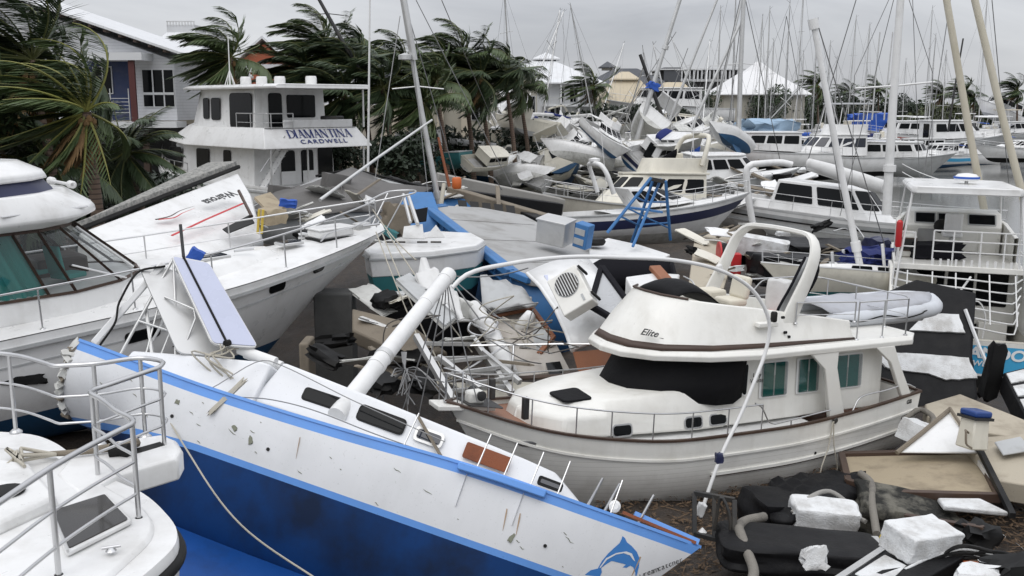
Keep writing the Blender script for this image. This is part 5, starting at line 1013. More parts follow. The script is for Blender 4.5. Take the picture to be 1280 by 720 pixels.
# ================= sport fishing boat seen from astern, right =================
FP = ((12, 25.95, -.02), (.7, 1.0, 71.8), 1.012)
def fisher():
    t = thing('fishing_boat', 'white flybridge fishing boat seen from its bright blue stern, flat canopy on posts', 'boat', *FP)
    H = Hull(12.5, [(0, 1.3), (.3, 1.45), (.7, 1.9), (1, 2.4)], [(0, 1.85), (.3, 2.05), (.6, 1.95), (.85, 1.1), (1, .05)], [(0, -.4), (.7, -.5), (1, .4)], ((0, 4), (1, 1.2)), ((0, .6), (1, .95)), rake=1.6)
    H.band('capping', 'gelcoat_hero', ('s', 0), ('s', -.12), t, 1); H.band('topsides', 'sky_blue', ('s', -.12), ('z', .42), t, 4); H.band('boot_stripe', 'gelcoat_white', ('z', .42), ('z', .36), t, 1); H.band('bottom', 'black_rubber', ('z', .36), ('k', 0), t, 3)
    H.deck('cockpit_sole', 'deck_grey', .8, t, 0, .34, nu=8); H.deck('deck', 'gelcoat_hero', .05, t, .3, 1.)
    g = G()
    for s in (1, -1): g.grid([[H.pt(i/12*.34, H.zs(i/12*.34)-d, s, -.08-.16*(d > .05)) for i in range(13)] for d in (.0, .06, .8)])
    g.grid([[H.pt(0, z, s)+Vector((x, -s*.1, 0)) for s in (1, -1)] for x, z in ((.02, 1.3), (.28, 1.3), (.3, .5))]); g.build('cockpit_lining', mat('cockpit_beige', (.5, .48, .42), .6, dirt=.35), t)
    text('transom_name', 'ARMANDO', .4, 'lettering_white', t, basis((-.012, -.42, .98), (0, -1, -.02), (.02, 0, 1)), .004, 1.15, bold=.012, shear=.12); text('home_port', 'CARDWELL', .2, 'lettering_white', t, basis((-.012, -.3, .7), (0, -1, -.02), (.02, 0, 1)), .004, 1.1, bold=.004, shear=.12)
    # cabin under the flybridge
    lo = [(8.4, 0), (8.1, 1.0), (7.0, 1.6), (3.0, 1.72)]
    house(t, 'cabin', [ring(lo, 1.2), ring([(x-.9*(x > 4), y*.95) for x, y in lo], 2.86)], 'gelcoat_hero', bevel=.03)
    def bw(y0, y1, z0, z1, nm='window', gl='black_glass'): win(t, [(2.985, y0, z0), (2.985, y1, z0), (2.985, y1, z1), (2.985, y0, z1)], (0, 1, 0, 1), .05, gl, name=nm)
    bw(1.1, .25, 1.75, 2.75); bw(.15, -.55, .6, 2.75, 'cabin_door'); bw(-.62, -1.45, 1.75, 2.75)
    for y in (.2, -.58): G().bar((2.96, y, .6), (2.96, y, 2.8), .07).build('door_post', 'gelcoat_hero', t)
    G().box((2.75, -1.1, .95), (.45, .75, .8)).build('bait_locker', 'gelcoat_hero', t, bevel=.03)
    for s in (1, -1): g = G(); g.loft([[Vector((x, s*(1.75+o), z)) for x, z in ((.55, 1.25), (3.2, 1.25), (3.2, 2.9), (1.9, 2.9))] for o in (-.05, .05)]); g.build('side_wing', 'gelcoat_hero', t, bevel=.02)
    # flybridge
    fl = [(8.0, 0), (7.7, .9), (6.9, 1.6), (1.75, 1.72)]
    house(t, 'flybridge_floor', [ring(fl, 2.86), ring(fl, 3.02)], 'gelcoat_hero', bevel=.02)
    rows = []
    half = [(6.9, 0), (6.75, .8), (6.2, 1.35), (5.2, 1.58), (3.2, 1.62)]
    def full(z, k=0): f = z if callable(z) else (lambda x: z); a = [Vector((x+k, y, f(x))) for x, y in half]; return [Vector((p.x, -p.y, p.z)) for p in a[::-1]][:-1]+a
    top = lambda x: 3.75+.12*(x-3.2)
    g = G(); g.grid([full(3.0), full(top, -.12), [Vector((p.x-.12, p.y*.92, p.z)) for p in full(top, -.12)], [Vector((p.x-.12, p.y*.92, 3.0)) for p in full(3.0, -.12)]]); g.build('flybridge_coaming', 'gelcoat_hero', t, bevel=.02)
    con = G(); con.loft([[Vector((x, y, z)) for y in (.95, -1.35)] for x, z in ((4.85, 3.02), (4.75, 3.8), (5.15, 4.15), (6.0, 4.2))][0:0] or [[Vector((x, y, z)) for x, z in ((4.85, 3.02), (4.75, 3.85), (5.1, 4.25), (6.1, 4.3), (6.1, 3.02))] for y in (1.25, -1.4)]); cs = con.build('helm_console', 'gelcoat_hero', t, bevel=.03)
    for y, w in ((.75, .62), (.1, .62), (-.85, .8)): q = [(4.79, y+w/2, 3.9), (4.79, y-w/2, 3.9), (5.07, y-w/2, 4.22), (5.07, y+w/2, 4.22)]; f = win(cs, q, (0, 1, 0, 1), .08, 'black_glass', 'gelcoat_grey', .04, name='instrument_panel')
    for y, w, z in ((.7, .5, 3.4), (-.5, .5, 3.4), (-1.05, .5, 3.35)): g = G(); panel(g, [(4.83, y+w/2, z-.3), (4.83, y-w/2, z-.3), (4.78, y-w/2, z+.35), (4.78, y+w/2, z+.35)], (0, 1, 0, 1), .08, .02); g.build('locker_door', 'deck_grey' if y > 0 else 'gelcoat_hero', cs, bevel=.01)
    G().lathe([(.22, 0), (.2, .03), (.19, .0)], (4.62, .3, 3.85), 18, 'x').build('steering_wheel', 'dark_metal', cs)
    ch = G().lathe([(.18, 3.03), (.07, 3.1), (.06, 3.6)], (4.0, .05, 0), 12).build('helm_chair', 'white_alloy', t); G().box((4.0, .05, 3.68), (.5, .55, .16)).build('chair_seat', 'gelcoat_white', ch, bevel=.05, seg=3); G().box((3.76, .05, 4.02), (.13, .5, .62), (0, -8, 0)).build('chair_back', 'gelcoat_white', ch, bevel=.06, seg=3)
    g = G(); rag(g, (3.3, .5, 3.25), (.8, 1.3, .45), (0, 0, 10), 4, .18, 4); g.build('black_bag', 'black_canvas', t, smooth=60)
    G().box((3.9, 1.3, 3.35), (1.4, .5, .65)).build('lounge_seat', 'gelcoat_hero', t, bevel=.04); q = [(3.19, 1.55, 3.2), (3.19, 1.05, 3.2), (3.19, 1.05, 3.6), (3.19, 1.55, 3.6)]; win(t, q, (0, 1, 0, 1), .05, 'shade_dark', 'brown_trim', .04, name='vent_locker')
    # canopy on splayed posts
    cp = [(5.9, 0), (5.8, 1.2), (5.5, 1.45), (1.6, 1.42), (1.45, 1.3)]
    cn = house(t, 'canopy', [ring(cp, 5.02), ring([(x+.02, y*1.015) for x, y in cp], 5.12), ring([(x*.99+.03, y*.97) for x, y in cp], 5.22)], 'gelcoat_white', bevel=.03)
    rd = G().lathe([(.1, 0), (.33, .02), (.35, .1), (.25, .2), (.05, .23)], (3.4, -.15, 5.3), 20).build('radar_dome', 'gelcoat_white', t, smooth=50); G().lathe([(.355, .07), (.358, .1), (.355, .13)], (3.4, -.15, 5.3), 20).build('dome_band', 'blue_tarp', rd); G().tube([(3.4, -.15, 5.2), (3.4, -.15, 5.34)], .05, 8).build('dome_foot', 'white_alloy', rd)
    for s in (1, -1):
        G().tube([(1.7, s*1.38, 5.05), (1.5, s*1.6, 3.0), (1.2, s*1.75, 1.3)], .035, 8).build('canopy_post', 'white_alloy', t, smooth=60); G().tube([(5.4, s*1.35, 5.05), (5.6, s*1.5, 3.6)], .03, 8).build('canopy_post', 'white_alloy', t); G().tube([(1.75, s*1.36, 5.0), (2.4, s*1.55, 3.9), (2.5, s*1.6, 3.0)], .025, 8).build('canopy_brace', 'white_alloy', t)
    g = G(); g.grid([[Vector((5.62, y, z)) for y in (-1.5, -.5, .5, 1.5)] for z in (4.1, 5.0)]); g.build('clear_screen', 'window_glass', t, smooth=0)
    # rails round the aft edge of the flybridge and the folded ladder rails below
    def rail(nm, pts, zs_, r=.022, post=()):
        g = G()
        for z in zs_: g.tube([Vector((p[0], p[1], z)) for p in pts], r, 6)
        for p in post: g.tube([Vector((p[0], p[1], zs_[-1] if zs_[-1] < zs_[0] else 3.02)), Vector((p[0], p[1], max(zs_)))], r, 6)
        return g.build(nm, 'white_alloy', t, smooth=60)
    rail('flybridge_rail', [(1.85, .72), (1.85, -.4), (1.85, -1.6), (3.2, -1.68)], (3.4, 3.7, 3.98), post=[(1.85, .72), (1.85, .2), (1.85, -.5), (1.85, -1.1), (1.85, -1.6)])
    rail('flybridge_rail', [(1.85, 1.65), (1.85, 1.2)], (3.5, 3.9), post=[(1.85, 1.65), (1.85, 1.2)])
    for y in np.arange(-1.5, .8, .2): G().box((1.8, y, 3.1), (.03, .06, .2)).build('toe_board_slat', 'white_alloy', t)
    g = G()
    for k in range(6): z = 2.8-.2*k; x = 1.55-.16*k; g.tube(curve([(x+.2, 1.72, z), (x, 1.3, z-.04), (x-.05, -.2, z-.1-.03*k), (x, -1.35, z-.16-.05*k), (x+.2, -1.6+.03*k, z-.05)], 20), .024, 6)
    for y in (1.35, .7, .1, -.75, -1.4): g.tube([(1.6, y, 2.85), (.72, y*1.02, 1.72-.1*(y < 0))], .02, 6)
    g.build('folded_ladder_rail', 'white_alloy', t, smooth=60)
    G().tube(curve([(1.4, .6, 1.3), (1.3, .75, 1.75), (1.5, .3, 2.0), (1.6, -.5, 2.1), (1.5, -.75, 1.6), (1.4, -.7, 1.1)], 24), .024, 6).build('bent_hoop_rail', 'white_alloy', t, smooth=60)
    G().tube([(1.7, -.3, 2.75), (1.2, .25, 1.95)], .03, 6).build('diagonal_brace', 'white_alloy', t)
    G().lathe([(.07, 0), (.09, .05), (.09, .7), (.04, .76)], (1.5, 1.66, 3.5), 10).build('flare_canister', 'red_paint', t)
    for k in range(4): G().tube([(1.3+.1*k, 1.7+.05*k, 1.3), (1.5+.1*k, 1.75, 2.2), (1.6, 1.7, 3.0)], .022, 6).build('fishing_rod', 'white_alloy', t)
    return t
fisher()
# ================= builders for the other boats =================
def mboat(label, loc, rot, L, style='sedan', hullm='gelcoat_white', topm='gelcoat_white', stripe=None, bot='antifoul_blue', fly=False, hardtop=False, arch=False, canvas=None, rail=True, glass='black_glass', beam=1., deckm='deck_white', high=1., group=None, name='motor_boat', cat='boat', detail=True, wheel=False):
    """motor boat on a 10 m pattern scaled to L; origin amidships on the waterline"""
    s = L/10; t = thing(name, label, cat, loc, rot, s, group); o = -5
    H = Hull(10, [(0, 1.05), (.4, 1.12), (.75, 1.38), (1, 1.75)], [(0, 1.45*beam), (.35, 1.62*beam), (.65, 1.42*beam), (.85, .8*beam), (1, .04)], [(0, -.35), (.6, -.5), (.85, -.3), (1, .3)], ((0, 3.6), (.6, 2), (1, 1.1)), ((0, .6), (1, .95)), rake=1.5)
    def sh(ob): ob.location.x = o; return ob
    nu = 24
    if stripe: sh(H.band('topsides', hullm, ('s', 0), ('s', -.3), t, 2, nu)); sh(H.band('hull_stripe', stripe, ('s', -.3), ('s', -.72), t, 2, nu)); sh(H.band('lower_topsides', hullm, ('s', -.72), ('z', .08), t, 3, nu))
    else: sh(H.band('topsides', hullm, ('s', 0), ('z', .08), t, 5, nu))
    sh(H.band('hull_bottom', bot, ('z', .08), ('k', 0), t, 4, nu)); sh(H.edge('rubbing_strake', 'gelcoat_grey' if detail else hullm, t, .06, .06, -.04, out=.02, nu=nu, stern=True))
    sh(H.deck('deck', deckm, .03, t, .28, 1., nu=16, ny=6)); sh(H.deck('cockpit_sole', 'deck_grey', .6, t, 0, .3, nu=6))
    g = G(); g.grid([[H.pt(abs(i)/8*.3, H.zs(abs(i)/8*.3)-d, 1 if i > 0 else -1, -.06-.1*(d > .1))+Vector((.05 if abs(i) == 1 else 0, 0, 0)) for i in list(range(-9, 0))+list(range(1, 10))] for d in (0, .6)])
    sh(g.build('cockpit_lining', topm, t))
    zr = 2.55*high
    if style == 'express': lo = [(7.2, 0), (7.0, .6), (6.0, 1.1), (4.2, 1.2)]; tp = [(5.2, 0), (5.1, .6), (4.7, .95), (3.6, 1.08)]; zl, zr = 1.25, 2.15*high
    elif style == 'cat': lo = [(7.8, 0), (7.6, .8), (7.0, 1.35), (2.6, 1.42)]; tp = [(7.2, 0), (7.0, .8), (6.5, 1.25), (2.6, 1.35)]; zl = 1.15
    else: lo = [(7.4, 0), (7.2, .6), (6.5, 1.12), (2.6, 1.28)]; tp = [(6.1, 0), (6.0, .6), (5.5, 1.0), (2.6, 1.2)]; zl = 1.15
    lo = [(x, y*beam) for x, y in lo]; tp = [(x, y*beam) for x, y in tp]
    rl = ring(lo, lambda x: zl+max(0, x-5)*.09); rt = ring(tp, zr); cab = sh(house(t, 'cabin', [rl, rt], topm, bevel=.04))
    n = len(lo)
    def wq(i, m=None):
        a, b, c, d = rl[i], rl[i+1], rt[i+1], rt[i]; return (b, a, d, c) if False else (a, b, c, d)
    def addwin(q, rect, nm='window', fw=.03):
        A, B, Cc, D = [Vector(p) for p in q]
        if (B-A).cross(D-A).dot((A+B)/2-Vector((5, 0, (A.z+D.z)/2-1))) < 0 : A, B, Cc, D = B, A, D, Cc; rect = (1-rect[1], 1-rect[0], rect[2], rect[3])
        if detail: f = sh(win(t, (A, B, Cc, D), rect, .12, glass, 'black_rubber', fw, name=nm))
        else: g = G(); panel(g, (A, B, Cc, D), rect, .12, .02, .004); sh(g.build(nm, glass, t, smooth=30))
    lowz = .42 if style != 'express' else .3
    for i in range(n-1):
        for j in (i, 2*n-2-i):
            q = wq(j)
            if i == n-2:
                first = j == i
                for k in range(3): a, b = .06+.31*k, .06+.31*k+.27; addwin(q, (a, b, lowz, .86) if first else (1-b, 1-a, lowz, .86))
            else: addwin(q, (.08, .92, lowz, .9), 'windscreen_panel')
    g = G(); a = [Vector((x*1.04-.2, y*1.08, zr)) for x, y in tp]; a = [Vector((p.x, p.y, zr)) for p in a]; rr = a+[Vector((p.x, -p.y, p.z)) for p in a[::-1]]
    if style != 'express': g.loft([rr, [p+Vector((0, 0, .1)) for p in rr]]); sh(g.build('roof', topm, t, bevel=.03))
    if style == 'sedan': g = G(); panel(g, [(2.58, .45, .5), (2.58, -.45, .5), (2.58, -.45, zr-.2), (2.58, .45, zr-.2)], (0, 1, 0, 1), .05, .02); sh(g.build('cabin_door', 'black_glass', t))
    ztop = zr+.1
    if fly:
        half = [(5.3, 0), (5.15, .6), (4.6, 1.0), (2.8, 1.12)]; half = [(x, y*beam) for x, y in half]
        def fl(z, k=0, m=1.): a = [Vector((x+k, y*m, z)) for x, y in half]; return [Vector((p.x, -p.y, p.z)) for p in a[::-1]][:-1]+a
        g = G(); g.grid([fl(ztop-.02), fl(ztop+.62, -.3), fl(ztop+.62, -.38, .92), fl(ztop, -.3, .92)]); fb = sh(g.build('flybridge', topm, t, bevel=.02))
        G().box((3.6, .3, ztop+.5), (.4, .45, .7)).build('helm_seat', 'vinyl_cream', fb, bevel=.06)
    zf = ztop+(.6 if fly else 0)
    if hardtop:
        zz = zf+1.35; hp = [(5.0, 0), (4.8, .9), (4.2, 1.15), (2.2, 1.1)]
        ht = sh(house(t, 'hardtop', [ring([(x, y*beam) for x, y in hp], zz), ring([(x*.99, y*beam*.97) for x, y in hp], zz+.12)], topm if hardtop is True else hardtop, bevel=.03)); 
        for sd in (1, -1):
            for a, b in (((4.6, sd*.85*beam, zz), (4.9, sd*.95*beam, zf-.1)), ((2.5, sd*1.0*beam, zz), (2.7, sd*1.1*beam, zf-.1))): G().tube([a, b], .03, 6).build('hardtop_post', 'white_alloy', ht)
    if arch:
        g = G(); P = curve([(2.9, 1.25*beam, zf-.3), (2.6, 1.2*beam, zf+.6), (2.4, .9*beam, zf+1.0), (2.35, 0, zf+1.05), (2.4, -.9*beam, zf+1.0), (2.6, -1.2*beam, zf+.6), (2.9, -1.25*beam, zf-.3)], 28); g.tube(P, .11, 8); ar = sh(g.build('radar_arch', topm, t, smooth=60)); G().lathe([(.08, 0), (.26, .03), (.27, .14), (.05, .2)], (2.4, 0, zf+1.12), 14).build('radar_dome', 'gelcoat_white', ar)
    if canvas: g = G(); rows = [[Vector((2.6-i*.32, y*beam, zr-.15-.03*i+.12*math.sin(PI*(y+1.2)/2.4)+.03*math.sin(3*i+4*y))) for y in (-1.2, -.8, -.4, 0, .4, .8, 1.2)] for i in range(7)]; sh(g.grid(rows).build('cockpit_awning', canvas, t, solid=.02, smooth=60)); g = G(); [g.tube([(.75, sd*1.15*beam, zr-.35), (.9, sd*1.4*beam, 1.0)], .025, 6) for sd in (1, -1)]; sh(g.build('awning_posts', 'stainless', t))
    if rail:
        for sd in (1, -1): P = [H.pt(u, 9, sd, -.08) for u in (.5, .65, .8, .92, .99)]; ob = railing(t, P, .55, 7, .016, (.5,) if detail else (), npt=20, sub=False); ob.location.x = o
    if detail: g = G(); g.tube([(3.2, .8, zf), (3.0, .85, zf+2.4)], .015, 5); sh(g.build('whip_aerial', 'white_alloy', t))
    return t
def sboat(label, loc, rot, L, hullm='gelcoat_white', stripe=None, bot='antifoul_blue', mast=13., boom=True, cover='white_canvas', dodger=None, pilot=False, group=None, name='sailing_boat', detail=True, spreaders=(.4, .7), mr=.075, stays=True, wheelrail=True, rakea=0.):
    s = L/10; t = thing(name, label, 'sailing boat', loc, rot, s, group); o = -5
    H = Hull(10, [(0, 1.0), (.4, .98), (.8, 1.12), (1, 1.3)], [(0, 1.0), (.3, 1.5), (.55, 1.55), (.8, .92), (1, .04)], [(0, .1), (.3, -.4), (.6, -.5), (1, .25)], ((0, 2.2), (1, 1.2)), ((0, .8), (1, 1)), rake=1.1, srake=.6)
    def sh(ob): ob.location.x = o; return ob
    if stripe: sh(H.band('sheer_stripe', stripe, ('s', -.14), ('s', -.26), t, 1, 24, out=.004))
    sh(H.band('topsides', hullm, ('s', 0), ('z', .1), t, 5, 24)); sh(H.band('hull_bottom', bot, ('z', .1), ('k', 0), t, 4, 24)); sh(H.deck('deck', 'deck_white', .02, t, nu=18, ny=6)); sh(H.edge('toe_rail', 'alloy' if detail else hullm, t, .04, .06, .03, nu=24))
    if pilot: sh(H.edge('rubbing_strake', 'black_rubber', t, .05, .05, out=.015, spec=('s', -.3), nu=24)); sh(H.edge('rubbing_strake', 'gelcoat_grey', t, .06, .06, out=.015, spec=('s', -.48), nu=24))
    g = G(); g.loft([[Vector((x, y, z)) for x, y, z in ((5.6, 0, -.4), (5.4, .12, -.4), (3.9, .12, -.4), (3.7, 0, -.4), (3.9, -.12, -.4), (5.4, -.12, -.4))], [Vector((x, y, z)) for x, y, z in ((5.1, 0, -1.7), (4.9, .16, -1.7), (3.9, .16, -1.7), (3.7, 0, -1.7), (3.9, -.16, -1.7), (4.9, -.16, -1.7))]]); sh(g.build('keel', bot, t))
    h = .42 if not pilot else 1.05
    lo = [(7.4, 0), (7.2, .4), (6.2, .85), (3.2, .98)]; tp = [(7.0, 0), (6.8, .35), (6.0, .72), (3.3, .86)]
    if pilot: tp = [(5.6, 0), (5.5, .45), (5.1, .8), (2.6, .92)]; lo = [(6.6, 0), (6.4, .5), (5.8, .98), (2.4, 1.08)]
    rl, rt = ring(lo, 1.0), ring(tp, 1.0+h); sh(house(t, 'coachroof', [rl, rt], 'gelcoat_white', bevel=.04))
    n = len(lo)
    for sd in (0, 1):
        for i in ([n-2] if not pilot else range(n-1)):
            j = i if sd == 0 else 2*n-2-i; A, B, Cc, D = rl[j], rl[j+1], rt[j+1], rt[j]
            if (B-A).cross(D-A).dot((A+B)/2-Vector((4.8, 0, 1))) < 0: A, B, Cc, D = B, A, D, Cc
            for r in ((((.04, .46, .32, .9), (.52, .96, .32, .9)) if pilot else ((.08, .45, .3, .8), (.55, .92, .3, .8))) if i == n-2 else ((.05, .95, .34, .92),)):
                if detail: sh(win(t, (A, B, Cc, D), r, .08 if pilot else .3, 'black_glass', 'black_rubber', .02))
                else: g = G(); panel(g, (A, B, Cc, D), r, .3, .02, .004); sh(g.build('window', 'black_glass', t))
    g = G(); g.loft([[Vector((x, y, z)) for y, z in ((-1.0, .98), (-.9, 1.3), (-.7, 1.3), (-.7, .99))] for x in (.7, 3.1)]); g.loft([[Vector((x, -y, z)) for y, z in ((-1.0, .98), (-.9, 1.3), (-.7, 1.3), (-.7, .99))] for x in (.7, 3.1)]); sh(g.build('cockpit_coaming', 'gelcoat_white', t)); sh(G().box((1.9, 0, 1.0), (2.2, 1.3, .04)).build('cockpit_sole', 'shade_dark', t))
    if mast:
        zb = 1.35 if not pilot else 1.05; mx = 6.1 if not pilot else 6.9; mt = mast/s; tip = Vector((mx-mt*math.sin(rakea), 0, zb+mt)); g = G(); g.tube([(mx, 0, zb-.3), tip], [mr/s, mr*.75/s], 10); m = sh(g.build('mast', 'alloy', t, smooth=60)); g = G()
        for k in spreaders: p = Vector((mx, 0, zb-.3)).lerp(tip, k); g.tube([p+Vector((0, -.95, -.05)), p, p+Vector((0, .95, -.05))], .03/s, 6)
        if spreaders: g.build('spreaders', 'alloy', m)
        g = G(); g.tube([tip, tip+Vector((-.35, 0, .3))], .012/s, 4); g.tube([tip+Vector((0, 0, .0)), tip+Vector((0, 0, .35))], .02/s, 4); g.build('wind_vane', 'dark_metal', m)
        if stays:
            g = G(); w = .011/s*1.3
            for p in [(9.95, 0, 1.3), (.1, 0, 1.0)]+[(mx-.1, sd*1.4, 1.0) for sd in (1, -1)]: g.tube([tip-Vector((0, 0, .1)), Vector(p)], w, 4)
            for k in spreaders: p = Vector((mx, 0, zb-.3)).lerp(tip, k); [g.tube([p-Vector((0, 0, .05)), (mx-.2, sd*1.3, 1.0)], w, 4) for sd in (1, -1)]
            g.build('rigging', 'wire', m)
            g = G(); g.tube([Vector((9.8, 0, 1.5)), tip+Vector((.3, 0, -.6))], .05/s, 6); g.build('furled_jib', 'white_canvas', m) if detail else None
        if boom:
            a, b = Vector((mx-.1, 0, zb+.95)), Vector((mx-4.2, .1, zb+1.1)); g = G(); g.tube([a, b], .06, 8); bo = g.build('boom', 'alloy', m); g = G(); g.tube([a.lerp(b, k)+Vector((0, 0, .14)) for k in (0, .2, .5, .8, .97)], [.2, .17, .15, .12, .06], 10, flat=1.3); g.build('sail_cover', cover, bo, smooth=60)
    if dodger: g = G(); g.grid([[Vector((3.6-.9*k, y, 1.3+.7*math.sin(PI*min(.5, k*.75+.02))*(1-(y/.95)**4*.6))) for y in (-.95, -.7, -.35, 0, .35, .7, .95)] for k in (0, .2, .4, .6, .8, 1)]); sh(g.build('spray_hood', dodger, t, solid=.02, smooth=60))
    for sd in (1, -1): P = [H.pt(u, 9, sd, -.05) for u in (.04, .25, .5, .75, .93, .99)]; ob = railing(t, P, .6, 8, .012, (.5,), npt=24, sub=False); ob.location.x = o
    return t
# ================= middle ground wrecks =================
def orient(a, b):  # yaw of the direction a -> b
    return math.degrees(math.atan2(b.y-a.y, b.x-a.x))
# overturned white hull side lying behind the cruiser, its roof strip of grey non-slip
def capsized():
    A = [at(97, 290, 25.5), at(298, 214, 33), at(316, 246, 32), at(330, 300, 29.5), at(255, 330, 25.5), at(150, 345, 23.5)]
    base = sum(A, Vector())/6; base.z -= 1.2
    t = thing('capsized_boat', 'white capsized boat on its side behind the cruiser, red flame stripe and upside down name', 'boat', base)
    n = (A[1]-A[0]).cross(A[5]-A[0]).normalized(); n = n if n.z < 0 else -n
    g = G(); B = [p+n*1.3 for p in A]; mid = [p.lerp(q, .08) for p, q in zip(A, B)]; g.loft([A, B]); wpart('hull_side', g, 'gelcoat_white', t, bevel=.12, seg=3)
    up = -n; S = [at(84, 300, 25.6), at(262, 214, 33.3), at(298, 212, 33.2), at(97, 292, 25.7)]; g = G(); g.slab([p+up*.05 for p in S], -.25); wpart('nonslip_strip', g, 'nonslip', t, bevel=.02); g = G(); g.tube([p+up*.1 for p in (S[3], S[2])], .07, 6); wpart('rubbing_strake', g, 'black_rubber', t)
    C = lambda px, py: (lambda o, d: o+d*((A[0]-o).dot(n)/d.dot(n)))(Vector((0, 0, CAM_H)), at(px, py, 1)-Vector((0, 0, CAM_H)))+up*.015
    g = G(); g.tube([C(215, 297)+up*.05, C(258, 277)+up*.06, C(303, 257)+up*.05], .05, 6, flat=.4); wpart('red_stripe', g, 'red_paint', t)
    for i, pts in enumerate((((195, 275), (212, 271), (225, 264), (243, 258)), ((198, 275), (216, 273), (228, 267), (243, 261)))): g = G(); P = curve([C(*p) for p in pts], 16); g.tube(P, [.05*(1-.85*k/15) for k in range(16)], 6, flat=.3); wpart('flame_decal', g, 'red_paint' if i else 'brown_trim', t)
    a, b = C(289, 243), C(261, 253); k = (b-a).normalized(); o = text('upside_down_name', 'Wairoua', .52, 'lettering_black', t, basis((a+b)/2-t.location, b-a, C(277, 258)-C(274, 246)), .004, .78, shear=.35, bold=.012)
    o.matrix_local = basis((a+b)/2-Vector(t.location)+up*.02, b-a, C(277, 258)-C(274, 246))@Matrix.Diagonal((.8, 1, -1 if (b-a).cross(C(277, 258)-C(274, 246)).dot(up) < 0 else 1, 1))
    g = G(); g.slab([C(278, 288), C(312, 270), C(318, 280), C(285, 293)], .03, up); wpart('torn_opening', g, 'shade_dark', t)
    g = G(); g.tube([C(298, 243)+up*.1, C(314, 275)+up*.1], .05, 6); wpart('broken_rail', g, 'brown_trim', t)
capsized()
# grey canvas topped boat
def canvas_boat():
    t = thing('canopied_boat', 'boat under a wide dark grey canvas roof, below the two storey boat', 'boat', at(430, 262, 38))
    K = [(300, 262, 33), (345, 244, 36), (395, 222, 39), (440, 213, 40), (500, 228, 40), (540, 238, 39), (500, 262, 36), (430, 268, 34), (360, 272, 33)]
    P = [at(*k) for k in K]; c = sum(P, Vector())/len(P)+Vector((0, 0, .35)); g = G(); rows = [[c+(p-c)*k+Vector((0, 0, .12*math.sin(3*i+5*k))) for i, p in enumerate(P)] for k in (.02, .35, .7, 1)]; g.grid(rows, True)
    wpart('canvas_roof', g, 'grey_canvas', t, solid=.03, smooth=50)
    g = G(); R2 = [p+Vector((0, 0, -1.3)) for p in P]; g.grid([[p+(c-p)*.06 for p in P], [p+(c-p)*.1 for p in R2]], True); wpart('hull_side', g, 'gelcoat_grey', t, solid=.04)
    g = G(); g.tube([p+Vector((0, 0, .06)) for p in P[2:7]], .05, 6); wpart('black_edge_rail', g, 'black_rubber', t)
    for px, py in ((352, 243), (420, 228)): g = G(); rag(g, at(px, py, 37), (.9, .7, .6), (0, 10, 30), 3, .08, px); wpart('roof_box', g, 'grey_canvas', t)
canvas_boat()
g = G(); P = [at(*k) for k in ((318, 246, 30), (338, 240, 31), (356, 258, 29.5), (338, 266, 28))]; g.slab(P, .08); piece('plywood_sheet', g, 'plywood', 'loose brown plywood sheet lying over the cruiser foredeck edge', 'sheet')
g = G(); rag(g, at(342, 270, 26.5), (.6, .5, .4), (0, 0, 30), 4, .15, 5); piece('canvas_bundle', g, 'plywood', 'khaki bundle on the cruiser foredeck beside the white locker', 'bundle', smooth=60)
g = G(); rag(g, at(360, 254, 27), (.4, .3, .2), (0, 10, 10), 4, .25, 6); piece('blue_bag', g, 'blue_tarp', 'small blue and white bag thrown among rails at the cruiser bow', 'bag', smooth=60)
for px, lb in ((322, 'left one of two thin yellow poles standing at the cruiser foredeck'), (327, 'right one of two thin yellow poles standing at the cruiser foredeck')): tag(place(G().tube([at(px, 292, 26), at(px+2, 262, 26)], .035, 6).build('yellow_pole', 'yellow_paint')), lb, 'pole')
